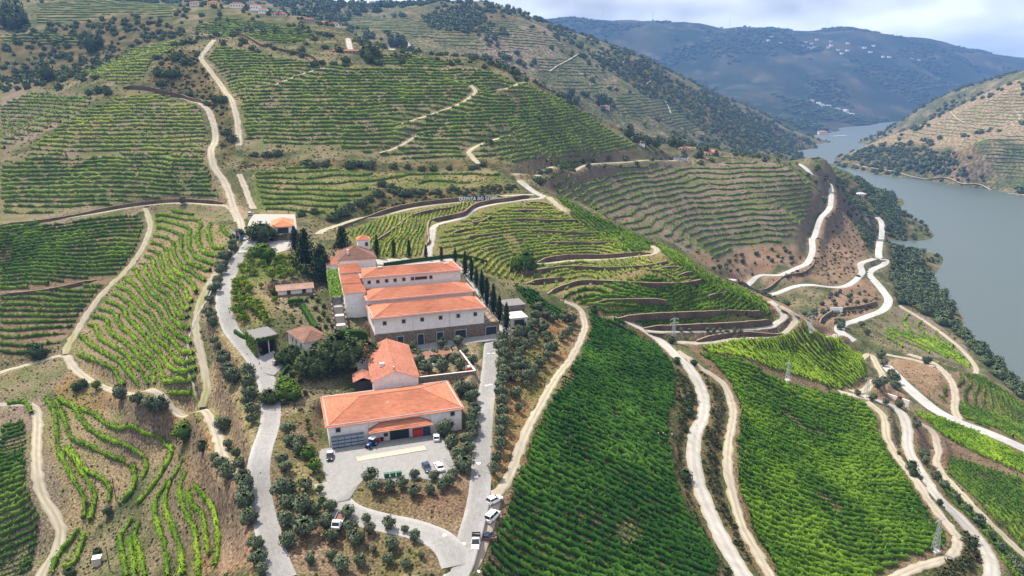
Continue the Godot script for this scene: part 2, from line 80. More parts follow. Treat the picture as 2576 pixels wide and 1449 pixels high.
var COVER := [
	["sfield",P([-206.1,-407.2,-179.2,-395.3,-132.1,-335,-122.7,-319.4,-121.8,-299.1,-119.7,-265.1,-116.3,-250,-110.8,-237.7,-105.2,-226.2,-98.5,-208.5,-113.6,-221,-136,-235.3,-162.8,-255.2,-181.6,-276.5,-186.5,-299.5,-184,-322.4,-188.6,-361.4,-200.5,-389.7])],
	["soil2",P([-265.2,-365.3,-215.1,-404.2,-205.2,-393.4,-192,-362.3,-189.1,-332.6,-188.6,-304.6,-190,-285.4,-187.6,-269.9,-205.3,-267.4])],
	["bank",P([-325.5,-461,-304.2,-451,-245.2,-462,-184.1,-442.4,-136.1,-351.4,-209.8,-407.6,-260.6,-358.1])],
	["bank",P([-269.6,-675.7,-198.3,-638,-128.1,-622,-31.2,-667.1,15,-669.9,97,-1185.7,132.4,-729,74.7,-641.3,0.5,-490.7,-74.7,-471.7,-153.7,-476.8,-182.8,-486.1,-208.1,-550.9,-268.2,-647.9])],
	["dry",P([-305.8,-646.7,-265.8,-655.5,-242.5,-607.9,-203.9,-542.8,-183.9,-489.4,-198.4,-497.1,-213.4,-528.6,-253.6,-577.5,-271.5,-569.9,-289.3,-590])],
	["scrub",P([-306.7,-669.4,-273.1,-656.4,-245.9,-608.1,-223.5,-572.1,-196.4,-519.9,-171.6,-447.3,-174,-433.6,-208.2,-517.7,-250.9,-578.4,-277.7,-570.4,-293.3,-599])],
	["scrub",P([-572.7,-845.8,-480.4,-933.1,-385.4,-880.1,-348.3,-820.6,-413.6,-819,-365.3,-648.4,-409.2,-655.4,-433.4,-625.3])],
	["soil",P([-488.8,-710.4,-424.5,-662.9,-311.8,-554.1,-305.3,-519.1,-319.6,-451.5])],
	["soil",P([-308.8,-450.2,-286.8,-558,-233.8,-551.6,-186,-450.8,-244.5,-460.5])],
	["scrub",P([-163.7,-431.1,-170.2,-479.3,-133.2,-458.7,-74.5,-469.6,0.5,-490.7,0.5,-470.2,-47.8,-460.2,-94.4,-440,-129.5,-444.9,-152.6,-440.8])],
	["grass",P([-152.8,-426.6,-130,-446.8,-81.6,-450.3,-9.7,-462.3,2.9,-430.1,-20.3,-414.3,-73.8,-404.4,-81.5,-375.1,-94.7,-359.8,-126.6,-358.8,-141.6,-391.1])],
	["scrub",P([-84.1,-367.2,-75.3,-413.5,-25.1,-418.8,2.9,-437.1,5,-411,-24,-399.1,-51.7,-388.5,-74,-367.9,-90.4,-350.1,-99,-352.9])],
	["dirt",P([-181.1,-440.7,-162.9,-414.2,-134.1,-368.5,-136.1,-351.4,-166.5,-411.1])],
	["soil",P([26.9,-529.7,98.6,-658.3,175.9,-739.6,270.8,-766.6,332.1,-797.4,303.6,-714,254,-629.4,193,-602.9,142.8,-541.7,112.1,-547,40.3,-373.3,22.8,-499.7])],
	["dry",P([0.5,-464,73.4,-628.8,168.4,-743.6,265.5,-789.4,166,-732,72.8,-622.5,26.8,-527,10.3,-440.8])],
	["red",P([139.7,-542.1,193.4,-604.6,255,-621.2,261.5,-613.4,242.8,-586.9,203.9,-579.7,167.8,-532.7,150.6,-534.3])],
	["red",P([274.1,-643.2,326.7,-727.7,371.7,-822.9,410.4,-845.4,354.7,-695.6,330.8,-648.2,311.7,-619.4,290,-584.4,265.5,-566.7,217.4,-560.5,201.2,-569.8,243.7,-580.2,271.9,-621.7])],
	["red",P([114.1,-333.3,259.9,-553.4,295.8,-582.2,308.8,-594.6,297.6,-553.6,277.9,-522.6,227.2,-472.1,139.6,-311.7,120.8,-312,116.2,-327.7])],
	["scrub",P([369.5,-824.5,441.7,-918.3,449.6,-877.3,441.4,-840.1,374.9,-694.2,313.6,-562.7,304.4,-531.7,344.5,-534.5,323.7,-461.3,299.9,-385.2,355.2,-455.4,370.8,-561.8,399.7,-633.7,480.1,-837.1,583.5,-1085.3,721.1,-1462.1,372,-840.2])],
	["grass",P([-114.1,-309.9,-94.5,-302.5,-78.8,-280.4,-93.4,-275.9,-83.2,-237.2,-96.9,-240,-106,-255.8,-113.7,-283.4])],
	["dry",P([-90.1,-221,-81.1,-209.5,-73.5,-193.6,-66.2,-168.3,-64.6,-156.9,-78.8,-174.7,-92.4,-200.1,-101.3,-219.6,-104,-235.4,-106.9,-247.6])],
	["drygrass",P([-172.4,-260,-134.4,-232.2,-100.2,-209.2,-81.2,-180.9,-66.6,-156.9,-60.7,-147.2,-50.8,-123.9,-74.2,-144.1,-110.3,-211.5,-134.3,-222.7,-168.2,-244.1,-182.2,-260.6])],
	["red",P([-78.8,-174.7,-63.9,-154.6,-51.7,-124.1,-62.2,-130.7,-74.7,-157])],
	["soil",P([-191.7,-246.2,-173.6,-243.4,-141,-199,-137.9,-189.5,-135.3,-175.8,-150,-178.2])],
	["bank",P([-201.4,-261.3,-180.1,-268.1,-172.4,-260,-173.6,-243.4,-190,-243.6])],
	["soil2",P([-65.6,-182.9,-56.6,-186.6,-49,-169,-41.4,-146.2,-34.9,-141.2,-17.2,-135.4,-12.9,-124.9,-45.1,-123.6,-53,-138.6,-60.3,-156.1])],
	["grass",P([-55.3,-166.2,-49.9,-166.5,-45.7,-154,-45.2,-146.2,-52.1,-151])],
	["soil2",P([-37.2,-155,-32,-155.9,-18.3,-155.1,-10.9,-162,-9.2,-168.2,-8.8,-150.4,-12.5,-142.4,-13.9,-137.6,-22.2,-140.2,-30.7,-143,-36.5,-146.9])],
	["soil2",P([-19.5,-177.9,-8.9,-202.9,-7.8,-160.9,-10.4,-153.2,-13.3,-159.7,-16.9,-173.9])],
	["drygrass",P([-6.7,-235.3,18.5,-283.7,28.6,-285,24.8,-258.8,6.1,-193.5,-2.8,-157.4,-5.2,-156.2,-7.2,-186.7])],
	["sfield",P([-172.9,-243.5,-137.8,-229.6,-112.9,-214.8,-108.1,-207.2,-120.4,-200,-126.4,-188.2,-131,-178.6,-137.3,-189.5,-140.6,-199,-157.4,-218.5])],
	["soil2",P([-18.9,-142.6,-9,-164.4,-7,-150.7,-9.1,-138,-11.7,-130.6,-16.8,-136])],
	["garden",P([-33.7,-229.1,-10.8,-235.1,-9.1,-206.7,-13.1,-200.9,-28.8,-200.6])],
	["mid",P([-84.8,-342.3,-51.4,-385.6,-19.5,-396.5,20.2,-393.5,76.2,-323.7,123,-313.3,107,-297.7,59.2,-286,35.5,-286.8,7.2,-297.6,-14.9,-294.4,-34.4,-304,-62.5,-305.6])],
	["dry",P([18.5,-404.7,24.7,-395,78.5,-317,119.1,-318.9,121.2,-313.5,108.1,-313.8,73.6,-311.7,42.7,-356.4,23.6,-375.7])],
	["soil2",P([28.6,-285,48.9,-285.6,61.9,-251.4,52.2,-212.8,48.4,-177.9,52,-157.3,51,-143.7,-8.8,-125.2,0.2,-158.7,14.5,-215.2])],
	["scrub",P([45.5,-285.4,59.1,-285.4,74.6,-252.9,81.5,-249.5,71.7,-215.2,63.9,-192,63,-172.1,65,-154.9,57.7,-149.2,56.3,-172.9,54.8,-187.5,60.5,-208.7,69.6,-227.7,72,-248.8,65.2,-266.4])],
	["scrub",P([61.2,-248.1,72,-248.8,63.4,-214.7,54.9,-196.1,53.2,-183.6,56,-156.5,54.3,-145,50.4,-145,48.4,-168.3,48.7,-192.9,52.2,-212.8])],
	["soil2",P([71.6,-280.5,129.1,-315.4,200.2,-362.7,145.5,-286.9,149.7,-266.4,140.5,-197.1,130.8,-183.5,105.7,-169.7,64,-152.3,64.2,-184.5,81.7,-245])],
	["red",P([146.8,-285.8,204.8,-367.2,197.4,-349,201.9,-329.5,165.7,-280.5,151.1,-280.1])],
	["red",P([224.5,-403.1,241.1,-400.3,247.4,-382.6,234.2,-359.9,216.6,-340.5,217.3,-361.2,219.2,-385.6])],
	["soil2",P([216.6,-340.5,246,-376.4,281.2,-397.2,297.5,-373.9,222.9,-274,211.8,-298])],
	["soil",P([247.3,-456,306.4,-540.5,323.1,-525.1,319.9,-473.4,286.7,-405.3,267.4,-411.5,247.9,-412.7])],
	["soil2",P([194.3,-319.2,222.9,-274,170.3,-198.3,138.6,-174.7,158.9,-254.2])],
	["scrub",P([136.5,-190.9,143.1,-187,135.6,-173.7,106.9,-169.8,128.5,-179.8])],
	["soil",P([-72.4,-1274.3,42.3,-1556.9,110.2,-1589.2,78.8,-1326.9,27.1,-1208.4,-17.5,-685.9])],
	["scrub",P([-239.8,-1598,-92.6,-1651.8,1.6,-1568.9,-5.5,-1316.7,-73.9,-1302.4,-165.3,-1326.9])],
	["scrub",P([159.4,-1572.7,384.7,-1750.8,753.5,-2096.4,868.2,-2082.8,726.9,-1862.1,456,-1485.3,379.1,-1446.4,320.6,-1479.9,209.1,-1441.2])],
	["scrub",P([-71.6,-1257.5,4.3,-670.3,113.8,-1232.7,141.1,-731.5,109.5,-740,41.6,-691.8,-28.1,-678.7])],
	["redhill",P([791.4,-1730.9,1182.2,-2154.7,1123.8,-1635.8,953.3,-1330.3,860.2,-1376.9,878.2,-1542.9,839.4,-1720.1])],
	["scrub",P([777.6,-1720.2,1021.8,-2117.6,865.5,-1518.4,856.9,-1382.7,845.7,-1298.1,842.4,-1239.2,787.4,-1406.2,751.9,-1545.5])],
	["red",P([856.7,-1458.7,838.3,-1349.7,843.7,-1293.1,846.3,-1257.1,810.1,-1315.6,822.3,-1378.8])],
]
var FIELDS := [
	["dark_left","cont",1.15,"mid",[],P([-265.2,-365.3,-215.1,-404.2,-205.2,-393.4,-192,-362.3,-189.1,-332.6,-202.1,-331.7,-241.1,-323.4])],
	["dark_left_low","cont",1.25,"mid",[],P([-237.6,-317.7,-194.8,-326.6,-188.4,-327.4,-188.6,-304.6,-190,-285.4,-188.7,-271.9,-205.8,-268.1])],
	["s_field","cont",2.0,"bright",[],P([-204.6,-405.4,-178.8,-394.4,-133.2,-332.6,-124,-316.8,-124.1,-302.2,-124.9,-288.7,-123,-268.3,-118.6,-251.6,-112.7,-238.8,-106.4,-227.1,-102.4,-217.8,-101.8,-213.1,-113.7,-221.3,-136.4,-236.1,-163.3,-256.3,-182.8,-280.4,-186.5,-299.5,-184,-322.4,-185.2,-353,-190.4,-374.8])],
	["corner_field","line",2.1,"mid",[0.9418,-0.3361],P([-179.4,-227.2,-174.5,-233.6,-163.5,-217.3,-155.1,-203.6,-146.9,-194.9,-141.6,-190.6,-141,-184.8,-138.4,-175,-150.4,-177])],
	["above_track","cont",2.0,"hill",[],P([-312.3,-439.6,-299.4,-451.1,-241.9,-460.3,-191.6,-442.8,-183.2,-432.8,-164.2,-401.2,-184.3,-408.7,-218.1,-416.2,-278.5,-384.2])],
	["spur_field","cont",2.1,"light",[],P([-284.5,-556.2,-265.9,-570.6,-232.5,-544.6,-215.1,-516.1,-188,-451.8,-187.8,-443.3,-245.7,-463,-305,-452.3,-309.4,-482,-307.3,-523])],
	["shade_field","cont",2.4,"hill",[],P([-428.9,-618.1,-413.7,-644.7,-312.1,-551.7,-306.2,-534.7,-310.4,-502.8,-319.7,-481.2,-327,-463.2])],
	["big_hill","cont",2.35,"hill",[],P([-260.6,-665.6,-230.7,-654.3,-196.8,-632.7,-157.8,-609.4,-127.2,-617.1,-30.8,-659.1,14.9,-661.3,58.8,-718.5,110.4,-718,129.4,-723,75.1,-645.8,15.2,-531.8,0.6,-503.4,-28.4,-478.1,-75.3,-475.4,-155.6,-483.6,-173.3,-493.7,-180.8,-489.4,-202.7,-550,-237.6,-612.9,-260.6,-642.9])],
	["hill_top","cont",2.3,"hill",[],P([-315.9,-813.1,-363.3,-858.9,-339.6,-894.3,-273.1,-888.3,-210.9,-807.4,-186.2,-682.9,-207.8,-671,-234,-686.9])],
	["hill_brow","cont",2.3,"hill",[],P([-131.9,-651.6,-103.3,-678.6,-66.9,-672.1,-34.7,-666.9,-64.7,-648.4,-122.5,-627.6])],
	["yellow_field","cont",2.6,"light",[],P([-419.6,-735.5,-410.2,-811.5,-337.7,-810.5,-298.2,-666.2,-310.1,-648.6,-294.2,-593.9,-306.1,-579.2,-388.9,-671.1])],
	["far_left_field","cont",4.0,"far",[],P([-627.6,-1009.4,-600.6,-1432.1,-396.8,-896.6,-485.9,-944.3,-512.4,-901.1,-563,-899.2])],
	["far_left_low","cont",3.4,"hill",[],P([-583.2,-863.2,-537.4,-870.1,-487.9,-866.6,-476.4,-838.9,-528.5,-837.8,-567.6,-837.4])],
	["gate_field","cont",1.8,"hill",[],P([-153.7,-429.4,-128.5,-441.3,-80.9,-446,-47.5,-457,-9.6,-458.6,-2,-444.8,-21.1,-431.4,-76.8,-422.1,-82.7,-387.2,-90,-375.5,-99.2,-361.7,-127.4,-367.2,-138.9,-393])],
	["valley_field","cont",3.7,"hill",[],P([33.4,-538.4,98.2,-655,174.7,-734.1,270.8,-766.6,298.7,-801.9,330.6,-796.1,299.3,-711.5,253.2,-633,238,-619.3,194.1,-607.2,144.8,-547.4,113.1,-552.4,40.7,-377.4,32.2,-516.1,25.7,-514.9])],
	["terrace_left","line",2.0,"yellow",[0.0075,-1.0000],P([-81,-341.1,-64.1,-370.6,-21.2,-387.2,9.1,-389.9,-18.9,-384.1,-39.9,-357.6,-42.2,-333.8,-40.5,-308.8,-59,-310.2,-71.1,-327.1])],
	["terrace_mid","cont",0.95,"yellow",[],P([-34.9,-336.9,-24.9,-359.4,2.6,-381.8,21.9,-384.9,31.2,-365,53.7,-347.7,63.4,-315.3,74.3,-315.2,87.2,-314.1,71.9,-302.4,38.5,-315.2,19.3,-297.1,7.3,-300.1,-15,-296.4,-33.8,-306.6])],
	["terrace_low","cont",1.15,"mid",[],P([16.4,-291.6,37.7,-307.8,71.7,-301.4,90.5,-312.2,111.8,-319.8,120.1,-312.9,88.1,-293.8,59.4,-287.8,42.5,-288.5])],
	["crest_rows","line",2.2,"mid",[0.5651,0.8250],P([24.7,-395,36.7,-380.8,63.7,-360.4,85.9,-324.1,114,-326.9,121.4,-314.1,107.8,-312.8,80.7,-310.1,58.3,-327.7,31.4,-367.8])],
	["cypress_strip","line",2.2,"dark",[0.8771,0.4802],P([0.3,-292.6,7.9,-291.9,23.4,-281.8,20,-274.9,8.4,-276.3])],
	["big_dark","line",2.3,"dark",[0.9682,0.2501],P([31.7,-285.9,45.4,-284.4,57.3,-275.1,61.4,-252.6,58,-233.2,51.3,-212.3,48,-192.5,47.5,-178.2,48,-168.9,50.9,-159.2,50,-141.9,-8.8,-124.2,-4.6,-134,0.2,-156.2,4,-175.2,15.3,-216.9,29.6,-263.9])],
	["bright_field","line",1.9,"lime",[0.8415,0.5403],P([71.4,-275.4,84.9,-280,103.7,-286.6,123.5,-305,131.4,-307.9,139.6,-311.7,147.1,-313,160.4,-311.5,200,-365.9,162.6,-298.3,145.5,-286.9,129.3,-282.5,109.1,-275.5,91.2,-272.8])],
	["right_big","line",2.2,"brightdark",[0.9987,-0.0519],P([74,-273.2,90.9,-271.9,108.7,-269,138.1,-278.2,147.6,-272.8,147.7,-263.8,144.9,-248.5,139.4,-212.7,137.5,-196.4,131.8,-186.4,116.2,-176.7,103.3,-169.3,65.3,-151.6,65,-170.4,66.8,-185.7,71,-204.4,81.8,-235.8,83.7,-253.1,79.3,-264.9])],
	["strip_field","line",2.0,"bright",[0.5851,0.8109],P([195,-316.8,202.8,-298.4,209.5,-280.4,220.7,-270.9,211.7,-257.8,192,-269.5,180,-276.4])],
	["east_field","line",2.6,"mid",[0.1923,0.9813],P([174.8,-256.8,186.2,-260.1,209.7,-255,170.3,-198.3,173.9,-209.8,167.4,-227.9,165,-241.6])],
	["east_low","line",2.4,"mid",[0.4404,0.8978],P([158.5,-244.3,162.9,-243,161.5,-223.4,169.5,-209.8,173.4,-202.6,168.4,-195.7,140.6,-174,155,-199.5,152.5,-216.2])],
	["river_field","cont",2.2,"bright",[],P([246.1,-448.3,305.1,-535.4,320.1,-519.7,311.4,-464.5,283.6,-408.5,269.7,-415.2,250.4,-417.1,237.6,-426.7])],
	["river_low","cont",1.0,"mid",[],P([226,-351.3,244.7,-373.5,275.7,-389,281,-371.6,283.2,-354.7,226.5,-279.1,214.8,-294.2,210.4,-307.5])],
	["prom_field","cont",3.2,"mid",[],P([348.2,-853.6,747.5,-1704.7,677.5,-1411.6,474.1,-980,440.3,-967,358.8,-831.5])],
	["hill_a","cont",5.0,"far",[],P([-65.3,-1419.3,1.6,-1528.4,24.3,-1446.6,-19.5,-1324.7,-61,-1320.1])],
	["second_a","cont",5.0,"far",[],P([173.2,-1279.1,288.9,-1486.8,372.9,-1527.5,402.3,-1473.2,299.2,-1336.4,180.8,-1229.1])],
	["second_b","cont",5.5,"far",[],P([42.8,-1305.1,113.1,-1405.9,185.1,-1437.1,193,-1437.8,89.9,-1277.4,41.2,-1248.7])],
	["second_c","cont",5.5,"far",[],P([-26.5,-1329.7,33,-1500.7,88.6,-1505.1,119.2,-1487.1,67.9,-1400.7,8.2,-1287,-18.8,-1274.6])],
	["second_d","cont",6.0,"far",[],P([-347.9,-1638.7,-149.7,-1527.1,-75,-1324.3,-32.1,-1265.9,-71.2,-1249.6,-189,-1250.2,-277.5,-1299.5])],
	["second_e","cont",5.5,"far",[],P([74.8,-1252,200.2,-1377.1,239.4,-1433.3,144.8,-1274.3,59.1,-1200.1])],
	["cape_field","cont",5.5,"far",[],P([914.1,-1455.9,971.2,-1385.6,971.2,-1358.2,863.4,-1183,859.9,-1216.3,864.7,-1269.5,849.8,-1308.3,868.9,-1428])],
	["cape_top","cont",6.0,"fardry",[],P([874.2,-1683.7,975.7,-1623.3,1079,-1584.5,1019.5,-1435.4,930.2,-1471.1,890.6,-1567.1])],
]
var LONE_ROWS := [
	["row",P([-172.8,-243.7,-164.2,-234.6,-152.9,-217,-148.6,-211.7,-140.9,-204.1,-134.5,-198.1,-131.9,-192])],
	["row",P([-168.4,-242.7,-160.1,-232.7,-151.6,-222,-148.7,-219.2,-140.8,-216.1,-133,-212.1,-126.2,-208.4,-120.9,-205.1])],
	["row",P([-149.8,-216.2,-146,-212.5,-139.8,-207.1,-133.7,-201.6,-131.2,-198.1,-129.5,-191.2])],
	["row",P([-148.5,-216.3,-140.8,-208.9,-132.9,-205.2,-127.9,-201.1,-126.4,-197])],
	["row",P([-168.8,-244.2,-159.7,-238.7,-151.4,-229.2,-144.1,-222.7,-133.4,-216.2,-126.1,-211.6,-120,-208.6,-117.2,-204.9,-117.6,-201.7])],
	["row",P([-155.2,-236.1,-148.8,-231.7,-140.2,-224.5,-131.2,-218.1,-121.8,-213.6,-115.3,-212.5,-109.9,-207.3,-107.1,-201.2,-108.3,-198.4,-110.9,-195,-115.2,-192.5])],
	["row",P([-130.5,-210.7,-122.7,-206.2,-119.9,-201.8,-119.3,-198.4,-121.7,-196])],
	["row",P([-99.6,-193.5,-101.5,-190.4,-105.7,-189.6,-105,-184.2,-99.2,-174.5,-92.2,-163.8,-86.5,-152.9])],
	["row",P([-102.2,-189.9,-101.7,-184.8,-98.1,-177.7,-90.5,-166.4,-84.8,-157.6,-81.1,-149.2])],
	["row",P([-95.8,-186.7,-96,-182.9,-91,-173.4,-84.5,-163.9,-80.2,-157.1,-73.4,-142.3])],
	["row",P([-90.6,-176.5,-86,-168.8,-79.8,-161.1,-76.1,-154,-73.2,-148.4])],
	["row",P([-86.8,-173.8,-79.7,-164.2,-74.7,-157.1,-72.9,-153.7,-70.2,-147.2,-67.9,-139.4])],
	["row",P([-113.8,-187,-115.6,-182.9,-112,-176.7,-103.3,-163.2])],
	["row",P([-109.8,-183.2,-109.1,-179.2,-102.6,-169.5,-95.7,-158.8])],
	["row",P([-110.9,-179.4,-105.5,-170.5,-99.4,-160.9])],
	["row",P([-132,-188.9,-133.4,-184.6,-134.2,-180.8,-133.2,-176.2])],
	["row",P([-129.1,-187.1,-128.1,-182.1,-127.3,-178.5,-130,-176.9])],
	["row",P([-185,-240.6,-182.2,-241.5,-179.2,-241.4,-174.6,-237.1,-173.1,-235.3])],
]
var WALLS := [
	["wall",1.6,P([-263.8,-363.2,-244.5,-389,-227.3,-410.9,-205,-413.3,-186.2,-407.7,-161.8,-397.7])],
	["wall",1.8,P([-239.1,-320.2,-218,-322.3,-198.8,-330.8])],
	["wall",2.4,P([-298.8,-570.7,-283.6,-575.1,-268.9,-575.7,-252.8,-573.1,-226.2,-542.9])],
	["wall",2.0,P([-319.3,-805,-228.5,-674.1,-213.9,-664.4,-197.5,-648.2,-170.5,-630.9,-157.8,-615])],
	["wall",2.4,P([-86.8,-343.7,-78.2,-357.7,-59.7,-383.4,-31.6,-393.5,-4,-397.8])],
	["wall",2.0,P([-64.8,-324.7,-58.2,-345.7,-50.4,-372,-30.5,-378.5,-29.1,-388])],
	["wall",2.4,P([-39.2,-306,-39.3,-328.4,-41.3,-355.9,-32.9,-363.1,-25.6,-367,-20.7,-381.5,-12.4,-388.2,0,-393,11.1,-399.5])],
	["wall",1.8,P([-26,-351.7,-15.5,-356.2,-10.5,-367.8])],
	["wall",1.8,P([-30.9,-338.6,-24.2,-345.2,-14.6,-350.4])],
	["wall",1.8,P([-25.4,-334.7,-14.9,-341.2,-6.1,-347.9])],
	["wall",1.8,P([-15,-325.8,-9,-330.1,-2.7,-335])],
	["wall",1.6,P([7.1,-385.8,22,-382.6])],
	["wall",1.6,P([0,-373.5,17.4,-373.8])],
	["wall",1.8,P([0,-363.9,26.7,-364.1,37.2,-367.4])],
	["wall",1.8,P([7.4,-354.1,30.2,-355.4,35.6,-354.9,50,-358])],
	["wall",1.9,P([13.1,-345,29.6,-347.8,42.8,-347.2,57.9,-348])],
	["wall",2.0,P([11.9,-329.1,20.5,-336.2,32.3,-339.3,50.6,-332.1,64.4,-322.5])],
	["wall",2.2,P([1.8,-306.8,19.2,-325.6,34.5,-328.7,59.2,-310.1,70.1,-314.2])],
	["wall",2.4,P([5.7,-298.7,25.1,-318.3])],
	["wall",1.6,P([61.5,-306,76.8,-313.8])],
	["wall",2.0,P([73.5,-306.5,84.1,-315.9])],
	["wall",2.0,P([14.7,-292.4,23.5,-305.4,33.8,-312.7,57.7,-299.9,75.8,-302.9,88.4,-315])],
	["wall",1.7,P([31.5,-289.1,39.9,-294.6,56.9,-294.2,66.7,-294.3])],
	["wall",2.2,P([83.9,-301.1,100.4,-314.9])],
	["wall",1.8,P([44.1,-286.3,56.4,-289.6,80.2,-293.8,107.4,-306.5,115.7,-313.3])],
	["wall",2.3,P([55.4,-285.8,73.1,-287.8,98,-294.7,118.3,-309.7])],
	["wall",1.8,P([77.3,-282.9,112.8,-297.1,124,-306.8])],
	["wall",4.0,P([197,-435.3,222.4,-480.5,241.8,-504.4,264.5,-520.7,287.4,-539])],
	["wall",2.5,P([177.9,-539.3,218.6,-564.2,240.5,-571.5,261.9,-601.9])],
]
